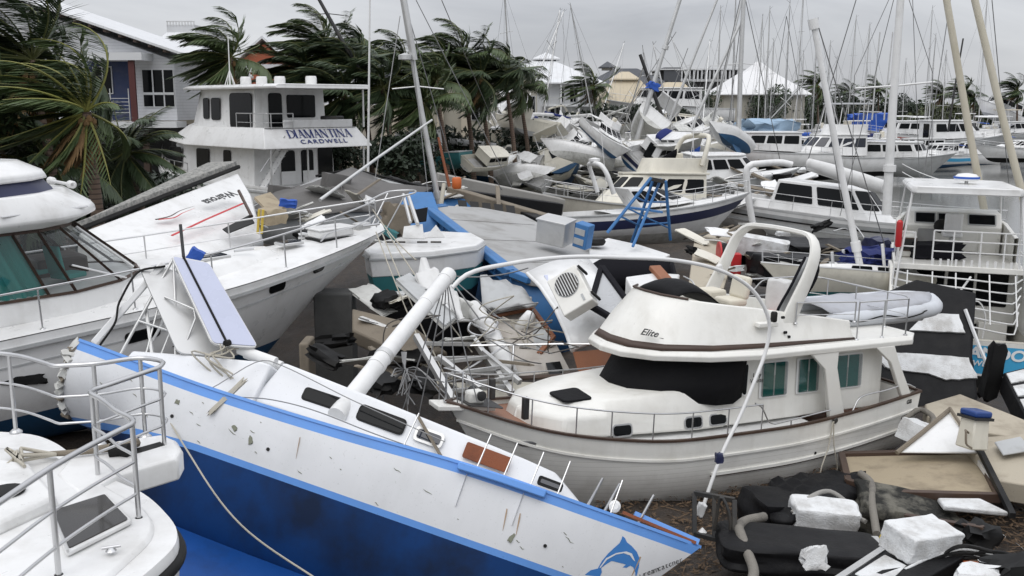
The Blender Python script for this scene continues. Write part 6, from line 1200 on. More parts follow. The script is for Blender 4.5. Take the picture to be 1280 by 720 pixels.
# white decked boat with teal hull in the middle left
def teal_boat():
    a, b = at(455, 318, 27.5), at(640, 322, 30); t = thing('teal_hulled_boat', 'low white boat with flat deck and teal bottom lying across the middle of the wrecks', 'boat', (a+b)/2-Vector((0, 0, 1.4)))
    K = [(470, 296, 28), (455, 316, 27), (462, 330, 26.6), (540, 330, 27.4), (596, 322, 28.6), (606, 312, 29.6), (590, 300, 31), (540, 290, 31)]
    P = [at(*k) for k in K]; zt = max(p.z for p in P)-.25; P = [Vector((p.x, p.y, zt+(p.z-zt)*.25)) for p in P]; c = sum(P, Vector())/len(P)
    def lv(k, d): return [Vector((p.x+(c.x-p.x)*k, p.y+(c.y-p.y)*k, p.z-d)) for p in P]
    g = G(); g.loft([lv(.03, .62), lv(0, .12), lv(0, 0), lv(.02, -.05)]); wpart('topsides', g, 'gelcoat_white', t, bevel=.03)
    g = G(); g.loft([lv(.12, 1.25), lv(.035, .62)]); wpart('teal_bottom', g, 'teal_paint', t, smooth=60)
    g = G(); g.loft([lv(.35, 3.2), lv(.12, 1.25)]); wpart('hull_bottom', g, 'black_poly', t, smooth=60)  # hull carried down in black to deepen the shaded gap below
    g = G(); g.tube([p+Vector((0, 0, -.12)) for p in lv(-.005, 0)], .045, 6, True); wpart('rubbing_strake', g, 'gelcoat_grey', t)
    for px, py, w in ((487, 308, .25), (528, 306, .3), (545, 305, .3), (500, 296, .3)): g = G(); q = at(px, py, 28); q.z = zt+.1; g.tube([q-Vector((w/2, 0, 0)), q+Vector((w/2, 0, 0))], .03, 6); wpart('deck_cleat', g, 'dark_metal', t)
    g = G(); g.slab([at(505, 283, 28.5), at(528, 280, 28.5), at(530, 298, 28.3), at(503, 297, 28.3)], .08); wpart('deck_board', g, 'deck_white', t); g = G(); g.slab([at(531, 297, 28.2), at(545, 281, 28.4), at(556, 296, 28.3)], .08); wpart('deck_board', g, 'deck_white', t)
    g = G(); g.tube([at(504, 243, 29.5), at(513, 278, 28.5)], .05, 6); g.tube([at(510, 244, 29.6), at(522, 280, 28.4)], .06, 6); wpart('davit_posts', g, 'alloy', t)
teal_boat()
g = G(); rag(g, at(496, 274, 30), (.8, .4, .8), (0, 10, 20), 5, .25, 8); piece('board_stack', g, 'plank', 'tattered grey board stack propped behind the low white deck', 'board')
g = G(); rag(g, at(487, 291, 28), (.4, .1, .22), (20, 30, 10), 3, .3, 8); piece('green_cloth', g, 'teal_paint', 'crumpled dark green cloth on the low white deck', 'cloth')
# blue trawler with grey roof deck
def blue_boat():
    D = [at(536, 262, 36), at(556, 257, 37), at(600, 261, 38), at(655, 267, 38), at(690, 283, 36), at(745, 312, 34), at(730, 330, 30), at(722, 350, 28), at(663, 352, 27.5), at(640, 344, 28)]
    base = sum(D, Vector())/len(D); base.z -= 2.2
    t = thing('blue_trawler', 'tilted bright blue fishing boat with wide grey roof deck and square openings in its bulwark', 'boat', base)
    n = (D[5]-D[0]).cross(D[8]-D[0]).normalized(); n = n if n.z > 0 else -n
    c = sum(D, Vector())/len(D); D = [p-n*((p-c).dot(n)) for p in D]
    g = G(); g.slab(D, -.22, n); wpart('roof_deck', g, 'deck_grey', t, bevel=.03)
    g = G()
    for k in range(2, 9, 3): a = D[0].lerp(D[9], 0).lerp(D[9], k/9); b = D[3].lerp(D[6], k/9); g.bar(a+n*.004, b+n*.004, .012, .008, n)
    wpart('deck_seams', g, 'shade_dark', t)
    g = G(); lo = [p-Vector((0, 0, 2.4)) for p in D]; g.grid([[p-n*.2+(c-p)*.03 for p in D], [p+(c-p)*.08 for p in lo]], True); wpart('blue_wall', g, 'boat_blue', t, solid=.05)
    g = G(); g.bar(D[9]-n*.05, D[0]-n*.05, .42, .22, n); g.bar(D[8]-n*.05, D[9]-n*.05, .3, .2, n); g.bar(D[0]-n*.05, D[1]-n*.05, .3, .2, n); wpart('blue_gunwale', g, 'boat_blue', t, bevel=.03)
    g = G(); g.tube([D[9], D[0], D[1]], .08, 6); g.tube([D[9]-n*.45, D[0]-n*.45, D[1]-n*.45], .05, 6)
    for k in range(7): p = D[9].lerp(D[0], k/6.5); g.tube([p, p-n*.45], .035, 6)
    wpart('roof_rail', g, 'boat_blue', t)
    # raised bulwark with square scuppers along the far edge
    a, b = at(520, 238, 40), at(682, 268, 41.5); h = Vector((0, 0, 1.15)); g = G(); P = [a, a.lerp(b, .35), a.lerp(b, .7), b]; bw = [p-h for p in P]; g.grid([[p for p in P], [p+Vector((0, -.6, -1.2)) for p in P]]); wpart('bulwark', g, 'boat_blue', t, solid=.08)
    for k in range(5): q = [at(574+15*k, 262+1.4*k, 38.9), at(584.5+15*k, 263+1.4*k, 38.9), at(583+15*k, 251+1.6*k, 39.2), at(572+15*k, 250+1.6*k, 39.2)]; g = G(); g.slab(q, .06, (0, -1, .2)); wpart('scupper_opening', g, 'shade_dark', t)
    q = [at(511, 280, 34), at(533, 277, 34.4), at(535, 259, 34.8), at(514, 263, 34.4)]; g = G(); g.slab(q, .06, (0, -1, .2)); wpart('wheelhouse_window', g, 'black_glass', t, bevel=.02)
    q = [at(493, 285, 35), at(545, 300, 34.2), at(548, 262, 35.4), at(540, 240, 37), at(512, 240, 37), at(495, 262, 36)]; g = G(); g.slab(q, -.1, (0, -1, .2)); wpart('wheelhouse_side', g, 'boat_blue', t)
    # white after deck
    K = [(738, 306, 33.6), (760, 297, 34), (800, 306, 33.5), (838, 318, 32.5), (815, 330, 31), (735, 328, 30.5)]; g = G(); g.slab([at(*k) for k in K], -.2, n); wpart('after_deck', g, 'deck_white', t, bevel=.03)
    return t
blue_boat()
def box_piece(name, px, py, Y, d, rot, m, label, cat, parts=()):
    p = at(px, py, Y); t = thing(name, label, cat, p, rot); G().box((0, 0, d[2]/2), d).build('casing', m, t, bevel=.03); return t
b = box_piece('deck_locker', 693, 303, 32, (1.0, .8, .75), (6, 8, -28), 'alloy', 'grey metal locker box standing on the grey roof deck of the blue boat', 'locker'); G().box((0, 0, .77), (1.06, .86, .06)).build('lid', 'alloy', b, bevel=.01)
b = box_piece('blue_crate', 727, 309, 31.6, (.5, .4, .8), (4, 12, -35), 'boat_blue', 'small blue framed box beside the grey locker on the blue boat', 'crate')
for z in (.22, .54): G().box((-.03, -.21, z), (.36, .03, .2)).build('side_panel', 'gelcoat_grey', b)
tag(place(G().lathe([(.3, 0), (.36, .1), (.3, .22), (.12, .22)], at(744, 306, 33), 16).build('tyre_fender', 'black_rubber')), 'small black tyre beside the blue framed box', 'tyre')
def gantry():
    t = thing('blue_gantry', 'tall thin blue steel A frame standing on the white after deck', 'gantry', at(805, 300, 34)); g = G()
    tp = [at(817, 223, 34), at(826, 224, 34.4), at(832, 226, 33.6), at(814, 222, 33.4)]
    for (px, py, Y), p in zip(((759, 291, 33), (789, 305, 35), (838, 300, 34.5), (791, 308, 32.5)), (tp[3], tp[0], tp[2], tp[1])): g.tube([p, at(px, py, Y)], .055, 6)
    wpart('legs', g, 'boat_blue', t); g = G(); L = lambda a, b, k: a.lerp(b, k)
    for k in (.35, .7): g.tube([L(tp[3], at(759, 291, 33), k), L(tp[0], at(789, 305, 35), k), L(tp[2], at(838, 300, 34.5), k)], .035, 6)
    g.tube([L(tp[3], at(759, 291, 33), .55), L(tp[2], at(838, 300, 34.5), .8)], .03, 6); wpart('cross_braces', g, 'boat_blue', t); g = G(); g.slab([p+Vector((0, 0, .02)) for p in tp], .12); wpart('head_plate', g, 'dark_metal', t); g = G(); q = at(806, 262, 33.7); g.box(q, (1.2, .3, .06), (0, 8, 0)); wpart('shelf', g, 'boat_blue', t)
gantry()
# mooring pontoon wreck with long grey beam across the middle
for i, (a, b, w, m, lb) in enumerate([((480, 232, 41), (700, 262, 43), .55, 'black_poly', 'long black pontoon edge lying across the wrecks behind the blue boat'), ((545, 226, 43), (702, 258, 44), .7, 'concrete', 'long grey concrete walkway piece behind the blue boat'), ((560, 240, 41), (715, 285, 40), .5, 'plank', 'long broken timber walkway beside the blue boat bulwark'), ((640, 262, 41), (730, 300, 37), .35, 'black_rubber', 'black broken beam sloping down beside the grey locker')]):
    g = G(); g.bar(at(*a), at(*b), w*1.4, w); piece('pontoon_beam', g, m, lb, 'pontoon', bevel=.04)
tag(place(G().lathe([(.15, 0), (.19, .06), (.19, .4), (.15, .46)], at(571, 236, 40), 14).build('orange_drum', 'orange_paint')), 'small orange drum on the black pontoon edge behind the blue boat', 'drum')
# slanting masts and spars
def spar(label, a, b, r0, r1, m='alloy', name='leaning_mast', fit=()):
    t = thing(name, label, 'mast', a); g = G(); g.tube([a, a.lerp(b, .5)+(b-a).cross(Vector((0, 1, 0))).normalized()*.004*(b-a).length, b], [r0, (r0+r1)/2, r1], 12); wpart('spar', g, m, t, smooth=60)
    for k, nm in fit:
        p = a.lerp(b, k); d = (b-a).normalized(); g = G()
        if nm == 'spreaders': g.tube([p-Vector((1.0, .2, .1)), p, p+Vector((1.0, .2, -.1))], .03, 6)
        elif nm == 'radar_dome': g.lathe([(.05, 0), (.28, .03), (.28, .2), (.05, .28)], p+Vector((-.3, -.1, 0)), 14)
        elif nm == 'cloth': rag(g, p, (.9, .5, .55), (0, 20, 20), 4, .3, 3)
        elif nm == 'tee': g.tube([p-Vector((1.9, .2, .12)), p, p+Vector((1.9, .2, .18))], .045, 8)
        elif nm == 'roller': g.tube([p-d*1.2+Vector((.06, -.12, 0)), p+d*1.2+Vector((.06, -.12, 0))], .12, 8)
        else: g.tube([p-d*.15, p+d*.15], r0*1.35, 10)
        wpart(nm if nm not in ('cloth', 'tee') else {'cloth': 'blue_cloth', 'tee': 'spreaders'}[nm], g, 'blue_tarp' if nm == 'cloth' else m, t, smooth=50)
    return t
spar('silver mast slanting from top left of centre down behind the blue boat', at(555, 290, 40), at(498, -30, 40), .12, .09, fit=((.8, 'roller'), (.68, 'radar_dome'), (.58, 'spreaders'), (.15, 'collar')))
spar('dark slender mast leaning to the left behind the palm row', at(462, 110, 64), at(388, -20, 64), .14, .1, 'dark_metal', fit=((.72, 'spreaders'),))
spar('white mast leaning left, standing on a sunken sailing boat beside the trawler', at(1076, 338, 30), at(1016, 25, 30), .11, .085, 'white_alloy', fit=((.985, 'collar'), (.1, 'collar')))
spar('tan spar leaning at the right with green ropes, left one of two', at(1243, 330, 37), at(1178, -30, 37), .14, .12, 'spar_tan', fit=((.06, 'collar'),))
spar('tan spar leaning at the right with green ropes, right one of two', at(1300, 330, 36), at(1209, -40, 36), .14, .12, 'spar_tan', fit=((.06, 'collar'),))
spar('grey mast slanting right above the pavilion with a blue cloth tied on', at(796, 175, 80), at(856, -20, 80), .2, .15, fit=((.35, 'cloth'), (.6, 'collar')))
spar('short bare grey mast leaning left across the pavilion', at(836, 168, 82), at(800, 68, 82), .17, .13, 'dark_metal')
spar('broken brown boom jutting up beside the silver mast', at(563, 238, 41), at(548, 172, 42), .07, .05, 'rust'); spar('thin grey pole slanting up right through the rails at the cruiser bow', at(400, 250, 28), at(540, 150, 33), .05, .035, 'alloy')
spar('rope bound grey pole hanging under the silver mast', at(548, 282, 37), at(555, 230, 38), .1, .08, 'rope', name='leaning_pole')
# tilted white boat with the cooling unit and an open cockpit
def ac_boat():
    base = at(690, 480, 21); base.z = .2; t = thing('swamped_yacht', 'swamped white yacht tilted on end showing its open cockpit with varnished edges', 'yacht', base)
    A = lambda *k: at(*k)
    # curved cabin top carrying the cooling unit
    rows = []
    for k, (l, r) in enumerate((((660, 342, 24), (735, 326, 25.2)), ((676, 358, 23.2), (752, 345, 24.4)), ((694, 385, 22.3), (768, 372, 23.5)), ((708, 415, 21.5), (778, 400, 22.6)), ((716, 438, 21.0), (780, 432, 21.9)))): a, b = A(*l), A(*r); rows.append([a.lerp(b, i/6)+Vector((0, 0, .14*math.sin(PI*i/6))) for i in range(7)])
    wpart('cabin_top', G().grid(rows), 'gelcoat_white', t, solid=.12, smooth=60)
    g = G(); g.tube([r[0] for r in rows], .06, 8); wpart('cabin_edge', g, 'gelcoat_white', t, smooth=60); g = G(); P = [A(680, 345, 23.6), A(688, 345, 23.7), A(697, 361, 23.1), A(689, 362, 23)]; g.slab(P, .03, (0, -.3, 1)); wpart('dark_vent', g, 'solar_cell', t)
    g = G(); g.slab([A(716, 440, 20.9), A(780, 434, 21.8), A(768, 478, 21), A(738, 480, 20.6), A(722, 462, 20.6)], -.1, (0, -1, .3)); wpart('varnished_bulkhead', g, 'teak', t)
    # cockpit well
    fl = [A(612, 395, 23.5), A(662, 385, 24), A(690, 420, 22.6), A(712, 462, 21.2), A(640, 472, 20.8), A(618, 440, 22)]
    g = G(); g.slab(fl, -.1, (0, -.4, 1)); wpart('cockpit_sole', g, mat('cockpit_cream', (.46, .43, .39), .7, dirt=.5, dcol=(.2, .16, .12)), t)
    g = G(); g.slab([A(607, 384, 23.6), A(665, 371, 24.2), A(664, 384, 24), A(612, 396, 23.5)], .12, (0, -1, .4)); wpart('cockpit_coaming', g, 'gelcoat_white', t, bevel=.04); g = G(); g.bar(A(608, 397, 23.3), A(666, 386, 23.8), .1, .07); g.bar(A(664, 384, 23.9), A(692, 422, 22.5), .1, .08); wpart('varnished_trim', g, 'teak', t)
    g = G(); g.slab([A(672, 400, 23.1), A(690, 424, 22.3), A(676, 444, 21.8), A(664, 432, 22.4)], .06, (-.5, -.5, .6)); wpart('seat_panel', g, 'gelcoat_grey', t); g = G(); g.bar(A(692, 420, 22.4), A(674, 442, 21.8), .12, .06); wpart('varnished_trim', g, 'teak', t)
    g = G(); g.lathe([(.02, -.32), (.13, -.26), (.15, 0), (.13, .26), (.03, .32)], (0, 0, 0), 12, 'z', Euler((R(20), R(35), 0)).to_matrix()); g.v = [tuple(Vector(v)+A(656, 402, 22.9)) for v in g.v]; wpart('white_fender', g, 'gelcoat_white', t, smooth=60)
    g = G(); g.tube([A(590, 384, 23), A(612, 412, 22.3), A(628, 446, 21.4), A(638, 472, 20.6)], .2, 12); wpart('fallen_boom', g, 'white_alloy', t, smooth=60); g = G(); g.box(A(586, 388, 23), (.7, .5, .4), (0, 25, 20)); wpart('boom_fitting', g, 'gelcoat_dirty', t, bevel=.05)
    q = [A(682, 455, 21.3), A(700, 453, 21.4), A(706, 470, 20.9), A(688, 473, 20.8)]; g = G(); g.slab(q, .03, (0, -.3, 1)); wpart('dark_hatch', g, 'black_glass', t)
    for k in range(6): rnd = random.Random(k); g = G(); g.tube(curve([A(640+rnd.uniform(-25, 30), 400+rnd.uniform(-10, 50), 22), A(660+rnd.uniform(-25, 25), 420+rnd.uniform(-20, 20), 22), A(690+rnd.uniform(-30, 30), 400+rnd.uniform(-20, 30), 22.2)], 14), .016, 5); wpart('tangled_line', g, 'dark_rope' if k % 2 else 'rope', t)
    for a, b in (((585, 432, 21), (700, 430, 21)), ((570, 470, 20), (632, 432, 21)), ((640, 470, 20.4), (642, 432, 21)), ((545, 480, 19.6), (600, 470, 20)), ((700, 430, 21), (740, 430, 21))): g = G(); g.tube([A(*a), A(*b)], .025, 6); wpart('bent_rail', g, 'stainless', t)
    g = G(); P = curve([A(590, 405, 22), A(612, 414, 21.8), A(622, 404, 22), A(610, 396, 22.2), A(590, 402, 22), A(585, 412, 21.8), A(600, 420, 21.6), A(618, 412, 21.8)], 30); g.tube(P, .03, 6); wpart('rail_coil', g, 'stainless', t, smooth=60)
    # hull flank under it
    g = G(); g.slab([A(560, 478, 20.5), A(640, 476, 20.6), A(740, 482, 20.4), A(735, 500, 20.4), A(600, 500, 20)], -.4, (0, -1, .5)); wpart('hull_flank', g, 'gelcoat_cream', t, bevel=.04); g = G(); g.tube([A(580, 476, 20.4), A(640, 473, 20.6), A(700, 470, 20.8), A(745, 462, 20.9)], .05, 6); wpart('toe_rail', g, 'brown_trim', t)
ac_boat()
def ac_unit():
    p = at(716, 366, 21.3); n = Vector((-.42, -.78, .46)).normalized(); l = Vector((.52, -.3, -.85)); l = (l-n*l.dot(n)).normalized(); x = -n; z = x.cross(l); e = Matrix((x, l, z)).transposed().to_euler()
    t = thing('cooling_unit', 'white outdoor air conditioner with round grille tipped over on the swamped yacht', 'air conditioner', p, [math.degrees(a) for a in e])
    G().box((0, 0, 0), (.4, .95, .74)).build('casing', 'gelcoat_hero', t, bevel=.03, seg=3)
    f = G().lathe([(.27, 0), (.29, .01), (.29, .03), (.27, .03)], (-.215, -.14, 0), 28, 'x').build('fan_ring', 'gelcoat_grey', t); G().lathe([(.01, -.01), (.27, -.01), (.27, .0), (.01, .0)], (-.212, -.14, 0), 24, 'x').build('fan_opening', 'dark_metal', f)
    g = G()
    for k in range(9): z = -.24+.06*k; w = math.sqrt(max(.27**2-z*z, .001)); g.bar((-.235, -.14-w, z), (-.235, -.14+w, z), .018)
    g.build('fan_grille', 'alloy', f); G().box((-.214, .32, -.2), (.01, .16, .05)).build('name_badge', 'gelcoat_grey', t)
    for y in (-.35, .35): G().box((0, y, -.42), (.5, .06, .05)).build('foot', 'black_rubber', t)
    # turn so that the fan faces the camera's left
ac_unit()
def frame_panel(label, pts, w, m1, m2, name='window_frame', cat='window frame'):
    P = [at(*p) for p in pts]; c = sum(P, Vector())/len(P); t = thing(name, label, cat, c); g = G()
    for a, b in zip(P, P[1:]+P[:1]): g.bar(a, b, w, w)
    wpart('frame', g, m1, t, bevel=.02); g = G(); g.slab(P, .02); wpart('vinyl', g, m2, t); return t
frame_panel('black edged clear windscreen hood torn loose beside the cooling unit', [(738, 382, 21.5), (752, 334, 23), (782, 375, 21.5), (772, 402, 20.6)], .13, 'black_canvas', 'clear_vinyl', 'torn_spray_hood', 'spray hood')
g = G(); P = curve([at(738, 332, 26), at(752, 324, 26.5), at(800, 322, 26.6), at(840, 324, 26.4), at(838, 332, 25.8)], 20); rows = [[p for p in P], [p+Vector((.1, -.3, -.5)) for p in P], [p+Vector((.2, -.2, -.9)) for p in P]]; g.grid(rows); piece('black_awning', g, 'black_canvas', 'rolled black awning lying behind the trawler flybridge', 'awning', solid=.06, smooth=60)
g = G(); P = [at(782, 345, 22.5), at(820, 340, 24), at(850, 342, 25), at(842, 368, 23), at(800, 380, 21.8)]; g.slab(P, -.5, (0, -.3, 1)); piece('white_cockpit', g, 'gelcoat_white', 'white open cockpit moulding wedged behind the trawler flybridge', 'wreckage', bevel=.05)
g = G(); g.bar(at(818, 334, 24), at(834, 352, 23.4), .3, .12); piece('varnished_box', g, 'teak', 'short varnished timber step between white mouldings behind the trawler', 'step', bevel=.02)
# gangway, ladders and ribbed plank left of the swamped yacht
def ladder(label, a0, b0, a1, b1, n, m='alloy', name='aluminium_gangway', r=.05, cat='gangway'):
    A0, B0, A1, B1 = [at(*p) for p in (a0, b0, a1, b1)]; t = thing(name, label, cat, (A0+B0+A1+B1)/4); g = G(); g.bar(A0, B0, r*2, r*2.4); g.bar(A1, B1, r*2, r*2.4); wpart('side_rails', g, m, t, bevel=.01); g = G()
    for i in range(n): k = (i+.5)/n; g.bar(A0.lerp(B0, k), A1.lerp(B1, k), r*1.3)
    wpart('rungs', g, m, t); return t
ladder('bent aluminium gangway frame lying below the broken mast tip', (520, 420, 20.2), (566, 500, 18.6), (590, 422, 21.4), (640, 492, 19.6), 4, r=.06)
ladder('second aluminium gangway frame under the fallen boom', (548, 446, 19.8), (600, 486, 19), (604, 440, 20.8), (650, 478, 19.8), 3, r=.05)
P = [at(495, 352, 22.4), at(512, 344, 23), at(570, 398, 21.4), at(556, 410, 20.6)]; t = thing('ribbed_step_board', 'grey ribbed boarding plank hanging beside the broken mast', 'plank', sum(P, Vector())/4); g = G(); g.slab(P, .06); wpart('board', g, 'gelcoat_dirty', t); g = G(); [g.bar(P[0].lerp(P[1], (k+.5)/7)+Vector((0, 0, .04)), P[3].lerp(P[2], (k+.5)/7)+Vector((0, 0, .04)), .07, .05) for k in range(7)]; wpart('ribs', g, 'gelcoat_grey', t)
g = G(); rows = []
for i in range(9): k = i/8; a, b = at(528+40*k, 322+36*k, 23.4-1.4*k), at(518+64*k, 350+52*k, 22.6-1.6*k); rows.append([a.lerp(b, j/5)+Vector((0, 0, .1*math.sin(2.2*i+1.7*j))) for j in range(6)])
piece('torn_sail', g.grid(rows), 'white_canvas', 'torn off white sail cloth draped beside the ribbed plank', 'sail', solid=.02, smooth=60)
g = G(); rows = []
for i in range(7): k = i/6; a, b = at(600+48*k, 345+12*k, 24.5), at(604+66*k, 388-8*k, 23); rows.append([a.lerp(b, j/5)+Vector((0, 0, .06*math.sin(2*i+1.3*j))) for j in range(6)])
piece('grey_hull_panel', g.grid(rows), 'gelcoat_grey', 'smooth grey hull panel standing under the edge of the blue boat', 'wreckage', solid=.06, smooth=60)
for i, (a, b, lb) in enumerate([((562, 345, 22), (700, 450, 22), 'thin wire from the broken mast tip across the cockpit'), ((565, 345, 22), (660, 335, 25), 'thin wire from the broken mast tip to the blue boat'), ((470, 290, 26), (548, 480, 19), 'left rope hanging from the cruiser bow into the gap'), ((478, 292, 26), (556, 470, 20), 'middle rope hanging from the cruiser bow into the gap'), ((484, 290, 26), (590, 440, 21), 'right rope hanging from the cruiser bow into the gap'), ((466, 262, 26.5), (520, 325, 24), 'short line from the cruiser bow to the low white deck')]):
    wire('loose_rope', [at(*a), at(*b)], .016, 'wire' if i < 2 else 'rope', None, lb, 'rope', sag=.1)
rnd = random.Random(12)
t = thing('rigging_tangle', 'spray of tangled steel wires at the foot of the broken mast', 'wire tangle', at(505, 470, 19))
for k in range(22): a = at(505, 462, 19.2); b = at(505+rnd.uniform(-45, 60), 500+rnd.uniform(-25, 22), 18.6); m = a.lerp(b, .5)+Vector((rnd.uniform(-.2, .2), 0, rnd.uniform(-.1, .35))); g = G(); g.tube(curve([at(505+rnd.uniform(-3, 3), 440, 19.5), a, m, b], 14), .013, 5); wpart('wire', g, 'wire', t)
for k in range(7):
    x, y = rnd.uniform(500, 700), rnd.uniform(380, 470); P = [at(x+rnd.uniform(-50, 50), y+rnd.uniform(-30, 30), 20.6+rnd.uniform(-.5, .8)) for _ in range(5)]; wire('tangled_line', P, .014, ('rope', 'dark_rope', 'wire')[k % 3], None, 'loose line looping through the wrecked cockpit below the broken mast', 'rope', 'lines tangled in the wrecked cockpit', res=26)
# concrete pile and dark blocks under the cruiser bow
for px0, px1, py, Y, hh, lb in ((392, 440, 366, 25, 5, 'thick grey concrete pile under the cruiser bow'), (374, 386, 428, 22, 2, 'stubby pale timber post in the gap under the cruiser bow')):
    a, b = at(px0, py, Y), at(px1, py, Y); g = G(); g.box(((a.x+b.x)/2, Y+.3, a.z-hh/2), (b.x-a.x, .8, hh)); piece('concrete_pile', g, mat('concrete_dark', (.075, .075, .072), .9, dirt=.5, dcol=(.03, .03, .03), bump=.3) if hh > 3 else 'plank', lb, 'pile', bevel=.05)  # pile concrete darkened to deepen the dark gap under the bow
g = G(); g.slab([at(440, 385, 24), at(510, 402, 23.5), at(560, 440, 22), at(500, 440, 22), at(440, 412, 23)], -.4, (0, -.3, 1)); piece('hull_bottom_panel', g, 'plank', 'brown hull panel in the dark gap beside the broken mast', 'wreckage', bevel=.05)
# ================= named boats behind and in the marina =================
mat('rail_red', (.4, .06, .04), .5)
def P3(px, py, Y): return at(px, py, Y)
sboat('white sloop with navy bottom and blue spray hood behind the blue boat', P3(592, 238, 80), (2, 1, 172), 11.5, stripe=None, mast=0, dodger='blue_canvas', bot='antifoul_navy')
g = G(); a, b = P3(548, 178, 77), P3(620, 184, 78); g.tube([a, b], .08, 8); t = piece('loose_boom', g, 'alloy', 'white covered boom lying level above the sloop with blue spray hood', 'boom'); g = G(); g.tube([a.lerp(b, k)-t.location+Vector((0, 0, .15)) for k in (0, .3, .7, 1)], [.3, .28, .24, .16], 10); g.build('sail_cover', 'white_canvas', t, smooth=60)
mboat('small cabin boat with dark teal hull under the palms', P3(515, 208, 72), (0, 4, 160), 8.5, hullm='teal_paint', topm='gelcoat_white', bot='teal_paint', rail=False, high=1.1)
mboat('cream flybridge cruiser with dark raked windscreen and arch with black hood', P3(805, 290, 55), (3, -2, 203), 12.5, hullm='gelcoat_cream', topm='gelcoat_cream', fly=True, arch=True, rail=True, bot='brown_trim')
g = G(); rows = [[P3(826+20*k+5*math.sin(3*j), 198+26*j/4-12*k, 55)+Vector((0, .15*j, 0)) for j in range(5)] for k in (0, .25, .5, .75, 1)]; piece('black_hood', g.grid(rows), 'black_canvas', 'collapsed black hood hanging from the arch of the cream cruiser', 'hood', solid=.05, smooth=60)
mboat('white sports cruiser with broad navy hull stripe behind the gantry', P3(812, 292, 44), (-3, -1, 12), 9.6, style='express', stripe='navy_trim', arch=True, bot='gelcoat_dirty')
mboat('white hardtop fishing boat tilted high beside the shore kiosk', P3(690, 200, 112), (24, -8, 200), 11, fly=True, hardtop=True)
mboat('white catamaran rolled so its long pale deck faces the viewer', P3(662, 206, 104), (38, 10, 150), 10, style='cat', beam=1.25)
mboat('white boat with a row of small dark windows, tipped to its right', P3(720, 214, 98), (-22, 16, 205), 9, style='cat', high=1.05)
mboat('tilted flybridge boat with bare frames in front of the pavilion', P3(748, 192, 110), (12, -10, 195), 10, fly=True, hardtop='gelcoat_dirty')
mboat('long white motor yacht moored under the modern block', P3(835, 152, 128), (0, 0, 178), 16, style='cat')
mboat('grey steel workboat with small wheelhouse right of the cream cruiser', P3(905, 245, 62), (2, 0, 10), 10, hullm='gelcoat_grey', topm='gelcoat_white', bot='black_rubber', rail=False)
sboat('pilothouse sailing yacht with thick white mast, bow behind the fishing boat', Vector((17.5, 52, .2)), (-2, 5, -28), 15, stripe='gelcoat_grey', hullm='gelcoat_white', bot='gelcoat_grey', mast=0, pilot=True)
a = P3(1108, 268, 47); spar('thickest white mast, rising out of frame beside the fishing boat with level spreaders', a, P3(1128, -30, 47), .22, .16, 'white_alloy', fit=((.55, 'tee'), (.2, 'collar')))
g = G(); a, b = P3(1010, 210, 52), P3(1106, 241, 48.5); g.tube([a, b], .14, 8); t = piece('main_boom', g, 'alloy', 'long covered boom sloping down to the thickest mast', 'boom'); g = G(); g.tube([a.lerp(b, k)-t.location+Vector((0, 0, .25)) for k in (0, .3, .7, 1)], [.22, .28, .3, .28], 10, flat=1.2); g.build('sail_cover', 'white_canvas', t, smooth=60)
def hoop():
    t = thing('stern_davit', 'white square hoop davit at the stern of the pilothouse yacht', 'davit', P3(940, 300, 50)); g = G(); g.tube(curve([P3(946, 305, 50), P3(936, 250, 50), P3(933, 212, 50), P3(942, 205, 50), P3(975, 203, 51), P3(990, 206, 51)], 30), .17, 10); wpart('hoop', g, 'gelcoat_white', t, smooth=60)
hoop()
mboat('large white flybridge cruiser with wrapped dark windscreen in the marina', P3(1032, 216, 96), (0, 0, 204), 14, fly=True, hardtop='clear_vinyl', glass='navy_glass', bot='black_rubber')
mboat('cabin cruiser with grey flanks and white roof, left of the thickest mast', P3(1118, 214, 98), (0, 0, -28), 11, hullm='gelcoat_grey', style='cat', bot='gelcoat_grey')
mboat('small white boat with blue stripe and three front windows by open water', P3(1172, 206, 112), (0, 0, 215), 9, stripe='sky_blue', canvas='blue_tarp')
mboat('large grey hulled cruiser with domed white top by open water', P3(1192, 192, 128), (0, 0, 5), 16, hullm='gelcoat_grey', topm='gelcoat_white', bot='black_rubber', style='sedan')
mboat('white launch with red life rings on its side', P3(1130, 182, 140), (0, 0, 190), 13, style='cat', stripe='rail_red')
mboat('white runabout moored at the right edge under the tan spars', P3(1268, 198, 118), (0, 0, 175), 10, style='express', bot='black_rubber')
mboat('open boat with pale orange canopy at the right edge of the marina', P3(1268, 178, 140), (0, 0, 20), 11, hardtop='wall_cream', hullm='gelcoat_grey')
mboat('small white hardtop boat moored near the beached ship', P3(1195, 170, 150), (0, 0, 200), 9, hardtop=True, style='express')
mboat('big white ship thrown up on the shore, heeled hard over', P3(1250, 150, 172), (14, -20, 190), 11.5, style='cat', fly=True, high=1.15, bot='gelcoat_grey', name='beached_ship', cat='ship')
mboat('low white launch with long row of windows at the left of the marina', P3(955, 208, 92), (0, 0, 180), 12, style='cat', bot='black_rubber')
sboat('small sunken sailing boat with dark side windows beside the trawler stern', P3(1072, 372, 29), (16, -6, 196), 6.5, hullm='gelcoat_cream', bot='teal_paint', mast=0)
